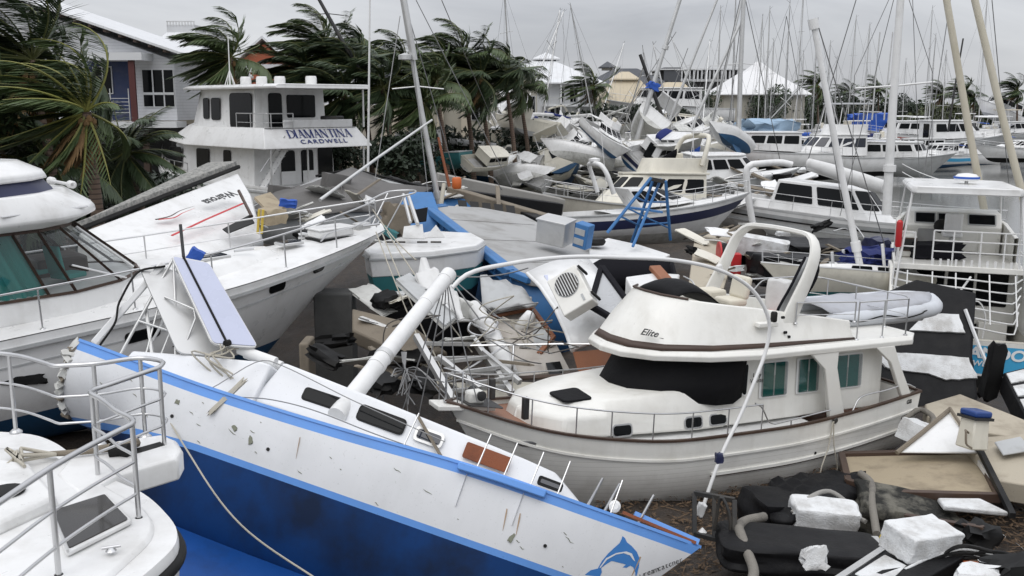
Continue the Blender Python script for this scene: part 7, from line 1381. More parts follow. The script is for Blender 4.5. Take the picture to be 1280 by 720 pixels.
# tilted heap in the middle distance
rnd = random.Random(21)
HEAP = [(690, 178, 96, 'm', 'white motor boat nose up beneath the white house balcony'), (712, 168, 104, 'm', 'small white cruiser thrown against the white house garden'), (736, 172, 100, 's', 'white sailing hull lying below the pavilion left roof'), (762, 178, 95, 'm', 'flybridge cruiser leaning on the heap below the pavilion'), (782, 190, 86, 's', 'white sailing hull heeled behind the cream cruiser arch'), (770, 205, 72, 'm', 'white cruiser rolled against the cream cruiser'), (800, 172, 102, 'm', 'white cruiser at the foot of the blue clothed mast'), (822, 182, 92, 's', 'sailing hull on its side at the centre of the heap'), (838, 196, 80, 'm', 'white motor boat upended in the centre of the heap'), (850, 178, 98, 'm', 'white cruiser rolled left in the heap under the modern block'), (862, 205, 76, 's', 'pale sailing hull leaning right before the black pontoon'), (876, 188, 90, 'm', 'white cruiser bow up left of the vertical masts'), (893, 180, 100, 's', 'sailing hull between the two pale slanting masts'), (818, 206, 72, 'm', 'battered white boat directly behind the cream cruiser'), (745, 214, 66, 's', 'white sailing hull nosed down left of the cream cruiser'), (706, 226, 62, 'm', 'small white cruiser half sunk left of the cream cruiser'), (846, 228, 60, 'm', 'small white cruiser sunk behind the cream cruiser stern'), (650, 228, 72, 'm', 'white boat jammed right of the sloop with blue spray hood'), (905, 205, 84, 'm', 'white cruiser beside the red fuel drum'), (630, 196, 86, 'm', 'white boat beneath the shore kiosk')]
MORE = ['white hull fragment heeled over in the left of the heap', 'small white boat rolled in the left of the heap', 'white boat stern up near the pavilion posts', 'broken white boat in the middle of the heap', 'small white boat keel up in the middle of the heap', 'white boat across the others right of the blue clothed mast', 'white boat with bare frames at the right of the heap', 'small boat crushed at the right of the heap']
for k in range(18):
    px = 600+rnd.uniform(0, 320); HEAP.append((px, 196+rnd.uniform(0, 36)-(20 if px > 700 else 0), 72, rnd.choice('mms'), 'low white wreck at the near edge of the heap'))
for k in range(26):
    px = 640+rnd.uniform(0, 280); HEAP.append((px, 160+rnd.uniform(0, 50), 0, rnd.choice('mmms'), MORE[min(7, int((px-640)/35))]))
for i, (px, py, Y, k, lb) in enumerate(HEAP):
    Y = min(117, 6.2*FPX/(py-130)) if i < 20 else (rnd.uniform(84, 114) if not Y else rnd.uniform(70, 82)); rot = (rnd.choice((-1, 1))*rnd.uniform(8, 48), rnd.uniform(-22, 22), rnd.uniform(0, 360)); p = P3(px, py, Y); p.z = max(p.z, .6); near = Y < 83 and i >= 20; hm = rnd.choice(('gelcoat_white', 'gelcoat_dirty', 'gelcoat_white', 'gelcoat_cream')); gp = None if i < 20 else 'boats thrown together in the heap'
    if k == 'm': mboat(lb, p, rot, rnd.uniform(6.5, 10)*(.68 if near else 1), rnd.choice(('sedan', 'express', 'cat')), hm, hm, fly=rnd.random() < .4, hardtop=rnd.random() < .4, arch=rnd.random() < .3, canvas=rnd.choice((None, None, None, 'white_canvas')), stripe=rnd.choice((None, None, None, 'navy_trim')), bot=rnd.choice(('antifoul_blue', 'gelcoat_dirty', 'gelcoat_grey', 'black_rubber')), detail=False, group=gp)
    else: sboat(lb, p, rot, rnd.uniform(7, 10)*(.7 if near else 1), hm, mast=0 if near else rnd.choice((0, 10, 12)), bot=rnd.choice(('antifoul_blue', 'gelcoat_grey', 'gelcoat_dirty', 'gelcoat_grey')), cover=rnd.choice(('white_canvas', 'blue_canvas')), dodger=rnd.choice((None, 'blue_canvas')), detail=False, group=gp)
# marina rows: upright, small
MAR = [(925, 190, 120, 's', 'sailing boat with the tallest mast left of the marquee', 22), (948, 178, 140, 's', 'sailing boat moored just below the marquee', 17), (966, 184, 130, 's', 'sailing boat whose thin mast stands at the centre of the marquee', 17), (983, 176, 145, 's', 'sailing boat whose mast stands at the right of the marquee', 22), (905, 172, 140, 's', 'sailing boat with mast leaning over the heap', 18), (1040, 178, 150, 's', 'sailing boat moored left of the leaning white mast', 14), (1066, 172, 155, 's', 'sailing boat behind the large flybridge cruiser', 18), (1085, 186, 130, 's', 'sailing boat between the large cruiser and the thickest mast', 15), (1148, 176, 150, 's', 'sailing boat right of the thickest mast', 15), (1165, 168, 160, 's', 'sailing boat whose mast ends near the right spreader', 20), (1182, 172, 155, 's', 'sailing boat in front of the pale green trees', 13), (1212, 178, 145, 's', 'sailing boat between the two tan spars', 20), (1002, 182, 135, 's', 'sailing boat right beside the marquee wall', 16),
       (935, 200, 105, 'm', 'white cruiser moored left of the low launch', 10), (985, 192, 118, 'm', 'white cruiser behind the large flybridge cruiser bow', 11), (1005, 170, 150, 'm', 'white cruiser moored before the dark palm', 11), (1025, 168, 158, 'm', 'cruiser tied up beneath the far round tree', 11), (1055, 182, 135, 'm', 'cruiser just behind the large flybridge cruiser', 11), (1078, 174, 150, 'm', 'cruiser tied up left of the thickest mast', 12), (1098, 190, 122, 'm', 'white cruiser half hidden by the thickest mast', 10), (1108, 172, 155, 'm', 'cruiser moored at the far shore by the thickest mast', 12), (1150, 190, 122, 'm', 'cruiser with pale top right of the thickest mast', 10), (1215, 186, 130, 'm', 'cruiser behind the left tan spar', 11), (1238, 182, 135, 'm', 'cruiser below the beached ship', 11), (1255, 172, 150, 'm', 'cruiser near the shore at the far right', 11), (945, 168, 150, 'm', 'cruiser moored in front of the marquee', 12), (970, 168, 155, 'm', 'cruiser moored right in front of the marquee', 12), (890, 165, 140, 'm', 'white cruiser beside the long motor yacht', 11), (1180, 180, 140, 'm', 'cruiser behind the grey hulled one', 10), (1135, 168, 160, 'm', 'cruiser at the foot of the far dark tree', 10), (1160, 162, 168, 'm', 'cruiser drawn up on the far shore', 10), (1200, 160, 170, 'm', 'cruiser beached left of the ship', 10)]
for i, (px, py, Y, k, lb, v) in enumerate(MAR):
    p = P3(px, py, Y); p.z = max(min(p.z, .8), -.2) if Y < 170 else 2.0; yw = rnd.choice((0, 180, 90, 200, 20, 170))+rnd.uniform(-12, 12)
    if k == 's': sboat(lb, p, (rnd.uniform(-3, 3), 0, yw), 11, mast=v, mr=.085, detail=False, stripe=rnd.choice((None, 'navy_trim', 'stripe_blue')), cover=rnd.choice(('white_canvas', 'blue_canvas', 'blue_tarp')), dodger=rnd.choice((None, 'blue_canvas')), hullm=rnd.choice(('gelcoat_white', 'gelcoat_white', 'navy_trim', 'gelcoat_cream')), group='sailing boats moored in the marina')
    else: mboat(lb, p, (rnd.uniform(-3, 3), 0, yw), v, rnd.choice(('sedan', 'cat', 'sedan')), rnd.choice(('gelcoat_white', 'gelcoat_white', 'gelcoat_grey', 'gelcoat_cream')), fly=rnd.random() < .6, hardtop=rnd.random() < .5, canvas=rnd.choice((None, 'blue_tarp', 'blue_canvas', None)), detail=False, group='motor boats moored in the marina')
for k in range(34):
    px = 900+rnd.uniform(0, 375); Y = rnd.uniform(100, 165); p = P3(px, 180, Y); p.z = 0; yw = rnd.choice((0, 180, 20, 200, 160))+rnd.uniform(-15, 15); lb = ['small white boat in the crowded marina left of the leaning white mast', 'small white boat in the crowded marina right of the leaning white mast', 'small white boat in the crowded marina right of the thickest mast'][0 if px < 1035 else 1 if px < 1115 else 2]
    if px > 1120 and Y < 125: continue
    if k % 6 == 0: sboat(lb, p, (rnd.uniform(-5, 5), 0, yw), 10, mast=rnd.uniform(11, 17), mr=.075, detail=False, cover=rnd.choice(('white_canvas', 'blue_canvas')), group='small boats crowding the marina')
    else: mboat(lb, p, (rnd.uniform(-6, 6), rnd.uniform(-3, 3), yw), rnd.uniform(7, 11), rnd.choice(('sedan', 'cat', 'express')), rnd.choice(('gelcoat_white', 'gelcoat_white', 'gelcoat_grey', 'gelcoat_dirty')), fly=rnd.random() < .5, hardtop=rnd.random() < .4, arch=rnd.random() < .3, canvas=rnd.choice((None, 'white_canvas', 'blue_canvas')), detail=False, group='small boats crowding the marina')
# pale leaning masts over the heap, slender stays
for (a, b, lb, r) in [((842, 210, 78), (925, 30, 78), 'pale mast leaning right over the heap, lower of three', .14), ((818, 200, 82), (900, -10, 82), 'pale mast leaning right over the heap, upper of three', .13), ((770, 160, 90), (760, 150, 90), '', 0), ((880, 200, 80), (932, -20, 80), 'pale mast leaning slightly right beside the vertical masts', .12), ((922, 208, 74), (931, -30, 74), 'tall vertical grey mast rising out of frame at right of the heap', .2), ((1090, 150, 120), (1100, 40, 120), 'thin mast leaning right behind the spreaders', .1), ((1105, 150, 125), (1116, 40, 125), 'second thin mast leaning right behind the spreaders', .1), ((1185, 165, 120), (1204, 48, 120), 'thin dark mast leaning right beside the left tan spar', .12), ((1050, 165, 110), (1020, 48, 110), 'thin pale mast behind the leaning white one', .08)]:
    if r: spar(lb, at(*a), at(*b), r, r*.75, 'alloy' if 'dark' not in lb else 'dark_metal', fit=((.55, 'spreaders'),) if r > .11 else ())
for i, (a, b) in enumerate([((860, 60, 80), (812, 190, 80)), ((775, 150, 80), (845, 40, 80)), ((740, 190, 80), (815, 100, 80)), ((1016, 28, 30), (1052, 250, 31)), ((1022, 30, 30), (1110, 320, 32)), ((1120, -20, 47), (1068, 95, 47)), ((1068, 95, 47), (1064, 260, 47)), ((1130, -20, 47), (1166, 92, 47)), ((1166, 92, 47), (1164, 250, 47)), ((1122, -20, 47), (1050, 270, 50)), ((1076, -20, 60), (1010, 200, 62)), ((1140, -20, 49), (1150, 240, 49)), ((505, 0, 40), (575, 240, 42)), ((520, 0, 40), (640, 235, 42)), ((500, 20, 40), (468, 230, 38)), ((515, 60, 40), (538, 270, 38)), ((552, 0, 42), (620, 160, 55)), ((925, 0, 74), (880, 200, 76)), ((932, 0, 74), (975, 200, 80)), ((928, 10, 74), (905, 200, 78)), ((983, 20, 100), (960, 170, 110)), ((983, 20, 100), (1010, 170, 110)), ((600, 400, 21.5), (560, 345, 22)), ((1240, 0, 40), (1262, 240, 42)), ((1188, 0, 40), (1150, 250, 40))]):
    w = G(); w.tube([at(*a), at(*b)], .018 if a[2] < 55 else .03, 5); piece('rigging_wire', w, 'wire', 'thin grey stay wire stretched between the masts', 'wire', 'stay wires between the masts')
for i, (a, b) in enumerate([((1128, 205, 43), (1205, 232, 30)), ((1128, 215, 43), (1185, 235, 32))]): wire('mooring_line', [at(*a), at(*b)], .02, 'white_canvas', None, ['white line from the thick mast to the fishing boat canopy, upper', 'white line from the thick mast to the fishing boat canopy, lower'][i], 'rope', sag=.1)
# ================= pontoons and wreckage in the foreground right =================
def slabp(name, pts, th, m, label, cat='pontoon', axis=(0, -.2, 1), bevel=.03, group=None):
    g = G(); g.slab([at(*p) for p in pts], -th, axis); return piece(name, g, m, label, cat, group, bevel=bevel)
# upended black pontoon with white foam faces
def black_pontoon():
    F = [at(1068, 402, 26.5), at(1128, 383, 27), at(1206, 389, 26.2), at(1222, 436, 24), at(1240, 474, 22.8), at(1232, 497, 22.4), at(1100, 496, 22.6), at(1080, 445, 24.4)]
    c = sum(F, Vector())/8; t = thing('upended_pontoon', 'large black pontoon section tipped up, two torn white foam faces', 'pontoon', c-Vector((0, 0, 1.2))); n = Vector((-.1, -.75, .62)).normalized(); n = n.normalized()
    F = [p-n*(p-c).dot(n) for p in F]; g = G(); g.loft([F, [p-n*1.3 for p in F]]); wpart('black_casing', g, 'black_poly', t, bevel=.08)
    def C(px, py): o = Vector((0, 0, CAM_H)); d = at(px, py, 1)-o; return o+d*((c-o).dot(n)/d.dot(n))
    for pts in (((1136, 414), (1150, 398), (1172, 393), (1198, 394), (1206, 417), (1180, 416)), ((1094, 450), (1105, 441), (1150, 443), (1212, 448), (1222, 474), (1182, 476), (1160, 468), (1110, 462))):
        q = [C(*p)+n*.012 for p in pts]; cc = sum(q, Vector())/len(q); r = []; rn = random.Random(len(pts))
        for a, b in zip(q, q[1:]+q[:1]):
            for k in range(5): p = a.lerp(b, k/5); r.append(p+(p-cc)*rn.uniform(-.03, .03))
        g = G(); g.loft([r, [p+n*.05+(cc-p)*.02 for p in r]]); wpart('foam_face', g, 'foam', t)
    g = G(); g.tube([C(1206, 388)+n*.04, C(1224, 436)+n*.04, C(1241, 474)+n*.04], .05, 6); wpart('edge_strip', g, 'alloy', t)
black_pontoon()
g = G(); rag(g, at(1241, 465, 22.3), (.32, .3, 1.3), (4, 6, 0), 4, .15, 4); piece('timber_pile_stump', g, 'black_rubber', 'black tarred pile stump before the blue stern of the fishing boat', 'pile')
def dinghy():
    p = tr(-.15, -.25, 3.02); t = thing('inflatable_dinghy', 'pale grey inflatable dinghy, cover lashed on, across the trawler boat deck', 'dinghy', p, (6, 2, 207.2-180), .88)
    P = curve([(2.25, 0, .34), (1.95, .42, .3), (1.2, .62, .27), (0, .68, .25), (-1.6, .68, .25), (-2.1, .66, .25)], 24); L = P[::-1]; full = [Vector((q.x, -q.y, q.z)) for q in L]+P[1:]
    G().tube(full, [.06]+[.19]*(len(full)-2)+[.06], 14).build('tubes', 'hypalon', t, smooth=60)
    g = G(); g.grid([[Vector((x, y*w, .42+.12*math.sin(3.1*(y+1)/2)+.04*math.sin(4*x+3*y))) for y in (-1, -.6, -.2, .2, .6, 1)] for x, w in ((-2.0, .68), (-1.2, .7), (-.3, .7), (.5, .68), (1.2, .6), (1.8, .42), (2.1, .2))]); g.build('cover', mat('cover_grey', (.4, .41, .44), .7, dirt=.4, bump=.3, bscale=7), t, solid=.02, smooth=60)
    g = G(); g.grid([[Vector((x, y*w, z)) for y, z in ((-1, .12), (-.5, -.1), (0, -.2), (.5, -.1), (1, .12))] for x, w in ((-2.0, .6), (0, .62), (1.4, .5), (2.1, .05))]); g.build('hull_bottom', 'gelcoat_white', t, solid=.03, smooth=60)
    for s in (1, -1): G().tube([Vector((x, s*(.9 if x < 1 else .85-.35*(x-1)), .3-.05*math.sin(x*4))) for x in np.linspace(-1.9, 1.7, 24)], .018, 6).build('grab_line', 'black_rubber', t)
dinghy()
slabp('pontoon_deck', [(1156, 505, 20.4), (1200, 492, 21), (1300, 532, 19.2), (1300, 552, 18.4), (1232, 540, 18.6), (1160, 520, 19.6)], .35, 'pontoon_top', 'beige pontoon deck slab behind the blue topped bollard')
slabp('pontoon_deck', [(1205, 548, 18.4), (1300, 540, 18.2), (1320, 612, 16.1), (1246, 600, 16.4)], .4, 'pontoon_top', 'broad beige pontoon deck running off the right edge of frame')
slabp('access_cover', [(1243, 552, 17.7), (1276, 545, 17.8), (1290, 562, 17.2), (1254, 568, 17.1)], .04, 'gelcoat_grey', 'pale grey access plate set in the pontoon deck at the right edge', 'plate')
def foam_raft(label, pts, th): 
    P = [at(*p) for p in pts]; t = thing('foam_raft', label, 'pontoon', sum(P, Vector())/4); g = G(); g.slab(P, -th, (0, -.2, 1)); wpart('casing', g, 'black_poly', t, bevel=.03); c = sum(P, Vector())/4
    for k in range(3): a, b, d, e = P[0].lerp(P[3], k/3+.03), P[1].lerp(P[2], k/3+.03), P[1].lerp(P[2], k/3+.28), P[0].lerp(P[3], k/3+.28); g = G(); q = [p+(c-p)*.08+Vector((0, 0, .015)) for p in (a, b, d, e)]; g.slab(q, .03, (0, -.2, 1)); wpart('foam_face', g, 'foam', t)
foam_raft('upturned raft of white foam strips in black frame at the right edge', ((1254, 466, 22), (1310, 452, 22.4), (1330, 520, 20), (1282, 520, 19.8)), .5)
def board():
    F = [at(1052, 570, 18.6), at(1220, 566, 18.2), at(1248, 622, 15.9), at(1112, 618, 16.2), at(1060, 604, 16.9)]; t = thing('plywood_hatch', 'large tan plywood hatch board with dark frame on the mud beside the trawler stern', 'board', sum(F, Vector())/5); g = G(); g.slab(F, -.12, (0, -.3, 1)); wpart('panel', g, 'plywood', t); g = G()
    for a, b in zip(F, F[1:]+F[:1]): g.bar(a, b, .12, .16)
    wpart('frame', g, 'brown_trim', t, bevel=.01); g = G(); g.bar(at(1216, 545, 18.2), at(1266, 645, 15.0), .09, .1); wpart('loose_beam', g, 'black_rubber', t); g = G(); g.bar(at(1224, 578, 17.4), at(1247, 612, 16.2), .06, .1); wpart('edge_strip', g, 'gelcoat_white', t)
board()
slabp('boat_hatch_cover', [(1124, 565, 17.9), (1186, 514, 18.7), (1222, 566, 17.6)], .06, 'gelcoat_white', 'white triangular panel leaning against the blue topped bollard', 'panel', (-.3, -.6, .7)); g = G(); g.tube([at(1121, 566, 17.85), at(1150, 543, 18.2), at(1187, 512, 18.7)], .045, 6); g.tube([at(1187, 510, 18.7), at(1225, 567, 17.55)], .035, 6); piece('edge_trim', g, 'plank', 'grey batten along the white triangular panel', 'batten')
slabp('foam_sheet', [(1172, 622, 16.0), (1225, 622, 15.7), (1262, 640, 15.1), (1180, 632, 15.4)], .1, 'foam', 'white strip of panel showing under the plywood hatch board', 'panel')
def bollard():
    p = at(1214, 560, 17.3); t = thing('service_bollard', 'cream power bollard with square blue cap on the pontoon deck', 'bollard', p, (-4, 8, 20)); g = G(); g.loft([[Vector((x*w, y*w, z)) for x, y in ((-1, -1), (1, -1), (1, 1), (-1, 1))] for w, z in ((.2, 0), (.18, .33), (.17, .58))]); g.build('post', 'gelcoat_cream', t, bevel=.03); c = G().box((0, 0, .65), (.4, .4, .12)).build('blue_cap', mat('cap_blue', (.015, .05, .2), .35), t, bevel=.04, seg=3); G().box((0, 0, .57), (.44, .44, .05)).build('cap_rim', 'dark_metal', c); g = G(); g.tube(curve([(-.22, -.1, .3), (-.36, -.16, .36), (-.34, -.2, .12), (-.22, -.22, .05)], 12), .02, 6); g.build('outlet_cable', 'plank', t)
bollard()
def rags(name, px, py, Y, d, rot, m, label, cat, n=4, j=.12, seed=1, bevel=0, group=None, smooth=35, sub=0): g = G(); rag(g, at(px, py, Y), d, rot, n, j, seed); o = piece(name, g, m, label, cat, group, bevel=0 if sub else bevel, smooth=60 if sub else smooth, sub=sub); return o
rags('foam_block', 1146, 540, 19.0, (.6, .5, .4), (10, 15, 40), 'foam', 'white foam block wedged against the trawler stern quarter', 'foam block', 4, .06, 3)
g = G(); g.tube(curve([at(1128, 525, 19.8), at(1150, 512, 20), at(1165, 520, 19.6), at(1160, 545, 19), at(1150, 552, 18.8)], 20), .06, 8); piece('hose', g, 'driftwood', 'thick grey hose curving over the foam block at the trawler stern', 'hose', smooth=60)
# black torn pontoon skins
def skin(name, K, m, label, th=.06, amp=.08, n=10):
    rows = []
    for i in range(n+1):
        k = i/n; L = [curve([at(*p) for p in row], 12) for row in K]; break
    rows = [[Vector(p)+Vector((0, 0, amp*math.sin(1.9*i+2.3*j))) for j, p in enumerate(curve([L[r][i] for r in range(len(K))], 10))] for i in range(12)]
    g = G(); g.grid(rows); return piece(name, g, m, label, 'pontoon', solid=th, smooth=60)
skin('black_pontoon_skin', [[(962, 602, 17.0), (1000, 596, 17.3), (1040, 592, 17.4), (1082, 594, 17.2)], [(960, 628, 16.2), (1000, 618, 16.4), (1042, 606, 16.8), (1082, 618, 16.6)], [(965, 655, 15.2), (985, 652, 15.1), (1010, 640, 15.7), (1052, 628, 16.2)]], 'black_poly', 'torn black plastic pontoon skin curling over white foam under the trawler', .1, .05)
rags('foam_block', 1030, 642, 15.4, (1.05, .6, .36), (6, 4, -6), 'foam', 'jagged white foam lump showing under the torn black skin', 'foam block', 5, .1, 6, sub=1)
g = G(); g.tube(curve([at(990, 641, 15.4), at(1012, 622, 15.6), at(1035, 614, 15.8), at(1055, 625, 15.7), at(1070, 645, 15.4), at(1082, 652, 15.2)], 24), .04, 6); piece('skin_edge', g, 'concrete', 'pale torn lip curving over the jagged foam lump', 'strip', smooth=60)
rags('fouled_float', 1130, 646, 15.9, (1.55, 1.0, .62), (6, 8, -12), 'fouled_black', 'bulky black float crusted with grey growth beside the plywood hatch', 'float', 7, .16, 9, sub=1)
rags('black_float', 1005, 690, 14.0, (2.5, 1.15, .42), (-4, 3, -6), 'black_poly', 'long flat black float in front of the jagged foam lump', 'float', 6, .1, 11, sub=1)
rags('foam_patch', 1018, 698, 13.2, (.34, .1, .28), (-20, 0, 10), 'foam', 'small torn white foam patch on the front of the long black float', 'foam patch', 4, .3, 12)
rags('black_float', 978, 640, 16.2, (1.3, 1.0, .6), (0, 8, 15), 'black_poly', 'black float sunk in shadow under the trawler side', 'float', 5, .14, 13, sub=1)
g = G(); g.tube(curve([at(1076, 592, 17), at(1086, 600, 16.6), at(1090, 630, 15.7), at(1096, 668, 14.7)], 16), [.065]*16, 10); piece('bent_pipe', g, 'driftwood', 'bent grey pipe standing between the black floats', 'pipe', smooth=60)
g = G(); g.tube(curve([at(955, 646, 15.0), at(930, 652, 14.6), at(924, 662, 14.2), at(934, 690, 13.6), at(942, 712, 13.1), at(938, 735, 12.6)], 24), [.075]*24, 10); piece('curved_hose', g, 'driftwood', 'thick weathered hose bending down beside the long black float', 'hose', smooth=60)
g = G(); g.bar(at(1132, 652, 15), at(1230, 668, 14.2), .1, .26); piece('steel_beam', g, 'brown_trim', 'rusty brown beam lying in the mud below the fouled float', 'beam', bevel=.01)
g = G(); rag(g, at(1225, 668, 14.3), (.5, .4, .3), (0, 0, 20), 4, .3, 5); piece('black_bag', g, 'black_rubber', 'crumpled black plastic at the end of the rusty beam', 'plastic', smooth=50)
t = thing('foam_block_pontoon', 'capped white foam block on end in front, behind the white sheet', 'foam block', at(1148, 690, 13.4), (6, 4, 24)); g = G(); rag(g, (0, 0, .2), (.95, .62, .4), (0, 0, 0), 8, .04, 31); g.build('block', 'foam', t, bevel=.02)
slabp('white_sheet', [(1068, 716, 12.7), (1106, 692, 13.4), (1136, 707, 12.9), (1100, 735, 12.2)], .07, 'foam', 'flat white foam sheet lying at the bottom edge of the frame', 'foam sheet', (0, -.3, 1))
slabp('float_pontoon', [(1052, 725, 12.5), (1108, 684, 13.8), (1190, 672, 13.9), (1215, 690, 13.3), (1120, 745, 12.0)], .25, 'black_poly', 'black float frame carrying the white foam sheet and block', 'float', (0, -.3, 1))
g = G(); g.bar(at(1045, 726, 12.5), at(1108, 684, 13.8), .1, .06); piece('metal_strip', g, 'alloy', 'pale metal strip along the black float frame', 'strip'); g = G(); g.bar(at(1090, 672, 14.3), at(1106, 688, 13.8), .16, .05); piece('metal_strip', g, 'alloy', 'short pale strip beside the yellow ball', 'strip'); g = G(); g.bar(at(1175, 682, 13.6), at(1204, 694, 13.2), .1, .05); piece('metal_strip', g, 'alloy', 'pale strip beside the capped foam block', 'strip')
tag(place(G().lathe([(.01, -.1), (.08, -.06), (.1, 0), (.08, .06), (.01, .1)], at(1107, 674, 14.2), 14).build('float_ball', 'yellow_paint')), 'small round yellow float ball in the mud', 'float ball')
rnd = random.Random(5); t = thing('cable_bundle', 'bundle of black and pale cables spilling over the bottom right corner', 'cables', at(1200, 705, 13))
for k in range(16):
    dy = k*3.2; g = G(); g.tube(curve([at(1128+rnd.uniform(-12, 12), 712+dy*.6, 12.8), at(1165, 694+dy*.7+rnd.uniform(-4, 4), 13.1), at(1205, 684+dy*.7+rnd.uniform(-4, 4), 13.2), at(1250, 690+dy*.7+rnd.uniform(-5, 5), 13.1), at(1300, 700+dy*.7, 12.8)], 30), .03 if k % 4 else .022, 6); wpart('cable', g, 'black_rubber' if k % 4 else ('foam' if k % 8 else 'red_cover' if False else 'orange_paint' if k == 8 else 'foam'), t, smooth=60)
rags('white_scrap', 1245, 706, 12.9, (.5, .25, .1), (0, 10, 30), 'foam', 'torn white plastic scrap on the cables', 'scrap', 3, .25, 15); rags('white_scrap', 1222, 716, 12.6, (.5, .3, .12), (10, 0, -20), 'foam', 'second white plastic scrap low on the cables', 'scrap', 3, .25, 16); rags('black_debris', 1270, 712, 12.8, (.9, .4, .3), (0, 0, 20), 'black_rubber', 'black rubber debris in the bottom right corner', 'debris', 4, .3, 17)
# small steel gate and bent bow rail in front of the trawler
def gate():
    A, B, Cc, D = at(868, 667, 14.6), at(918, 680, 14.2), at(918, 625, 14.4), at(868, 616, 14.8); t = thing('bow_rail_gate', 'small bent grey steel rail frame in front of the trawler hull', 'rail frame', (A+B)/2); g = G()
    for a, b in ((A, B), (B, Cc), (Cc, D), (D, A)): g.bar(a, b, .07)
    g.bar(A.lerp(B, .5), D.lerp(Cc, .5), .06); g.tube(curve([A.lerp(B, .5)+Vector((0, 0, .15)), A.lerp(B, .65)+Vector((0, 0, .7)), A.lerp(B, .85)+Vector((0, 0, .45)), A.lerp(B, .9)], 14), .025, 6); wpart('frame', g, 'dark_metal', t, bevel=.01)
gate()
t = thing('pole_fitting', 'white knuckle fitting at the foot of the bent hoop mast', 'fitting', at(878, 636, 14.9)); g = G(); rag(g, at(876, 637, 14.9), (.13, .12, .22), (0, 20, 0), 3, .1, 3); wpart('block', g, 'white_alloy', t, bevel=.02); g = G(); g.lathe([(.01, -.07), (.07, 0), (.01, .07)], at(878, 665, 14.6), 10); wpart('ball', g, 'white_alloy', t); g = G(); rag(g, at(899, 573, 14.9), (.11, .1, .16), (0, 0, 0), 3, .25, 4); wpart('dark_knot', g, 'navy_trim', t)
# dock strewn with wreckage between the trawler and the pilothouse yacht
slabp('pontoon_deck', [(868, 300, 36), (905, 283, 40), (925, 292, 39), (905, 360, 30), (860, 362, 30)], .4, 'pontoon_top', 'tan boarded pontoon rising behind the trawler radar arch', axis=(0, -.5, .8))
for px, py, Y, d, lb in ((1000, 338, 33, (3.2, 1.4, 1.0), 'long black float lying behind the trawler arch'), (905, 318, 36, (1.2, 1.6, .5), 'dark wet slab beside the red hose reel'), (880, 238, 62, (6, 2, 1.0), 'long black barge side before the grey workboat'), (1040, 312, 36, (4, 3, .5), 'dark slab of pontoon below the pilothouse yacht')): rags('black_float', px, py, Y, d, (0, 3, 8), 'black_poly', lb, 'float', 5, .08, px, .04)
rags('foam_block', 953, 309, 34.5, (1.7, .8, .65), (4, 8, -18), 'foam', 'long white foam block on the dark pontoon behind the trawler', 'foam block', 5, .05, 4)
def reel():
    t = thing('fire_hose_reel', 'red fire hose reel on a post beside the tan pontoon', 'hose reel', at(912, 345, 34)); g = G(); p = at(905, 317, 34); g.lathe([(.42, -.2), (.42, -.14), (.2, -.14), (.2, .14), (.42, .14), (.42, .2)], p, 20, 'x'); wpart('drum', g, 'red_paint', t); g = G(); g.lathe([(.34, -.13), (.38, 0), (.34, .13)], p, 18, 'x'); wpart('hose', g, 'black_rubber', t); g = G(); g.bar(at(913, 352, 34), at(912, 300, 34.2), .12); wpart('post', g, 'alloy', t); g = G(); g.box(at(916, 330, 33.8), (.5, .4, .75)); wpart('cabinet', g, 'red_paint', t, bevel=.03)
reel()
rags('blue_tarpaulin', 1090, 322, 31, (1.5, 1.0, .5), (0, 0, 20), 'blue_canvas', 'crumpled dark blue tarpaulin at the foot of the leaning white mast', 'tarpaulin', 6, .3, 4, smooth=60); rags('blue_tarpaulin', 1068, 326, 30.6, (.7, .8, .35), (0, 0, 10), 'blue_canvas', 'smaller blue tarpaulin heap left of the leaning white mast', 'tarpaulin', 5, .3, 7, smooth=60); rags('navy_bundle', 1096, 312, 33, (.7, .7, .7), (0, 0, 0), 'navy_trim', 'round navy bundle beside the fishing boat rails', 'bundle', 4, .2, 8, smooth=60)
for px, py0, py1, Y, lb in ((1043, 315, 350, 31, 'thin pale post left of the leaning white mast'), (1057, 312, 352, 31, 'second thin pale post left of the leaning white mast'), (1106, 305, 340, 30, 'thin pale post right of the leaning white mast')): tag(place(G().tube([at(px, py1, Y), at(px-3, py0, Y)], .05, 6).build('dock_post', 'white_alloy')), lb, 'post')
rags('pale_tarpaulin', 958, 165, 100, (5, 3, 2.2), (0, 0, 10), 'pale_tarp', 'light blue tarpaulin draped over a boat in front of the marquee', 'tarpaulin', 6, .25, 4, smooth=60); rags('red_drum', 919, 196, 88, (1.2, 1.2, 2.2), (0, 5, 0), 'red_paint', 'red fuel drum beside the vertical masts', 'drum', 4, .05, 4); rags('blue_tarpaulin', 1086, 152, 140, (5, 2, 2), (0, 0, 10), 'blue_tarp', 'bright blue tarpaulin on a far boat left of the thick mast', 'tarpaulin', 5, .25, 6, smooth=60)
rags('blue_flag', 866, 203, 70, (.6, .4, 2.0), (0, 8, 0), 'blue_tarp', 'blue and white cloth hanging right of the cream cruiser', 'cloth', 4, .25, 6, smooth=60)
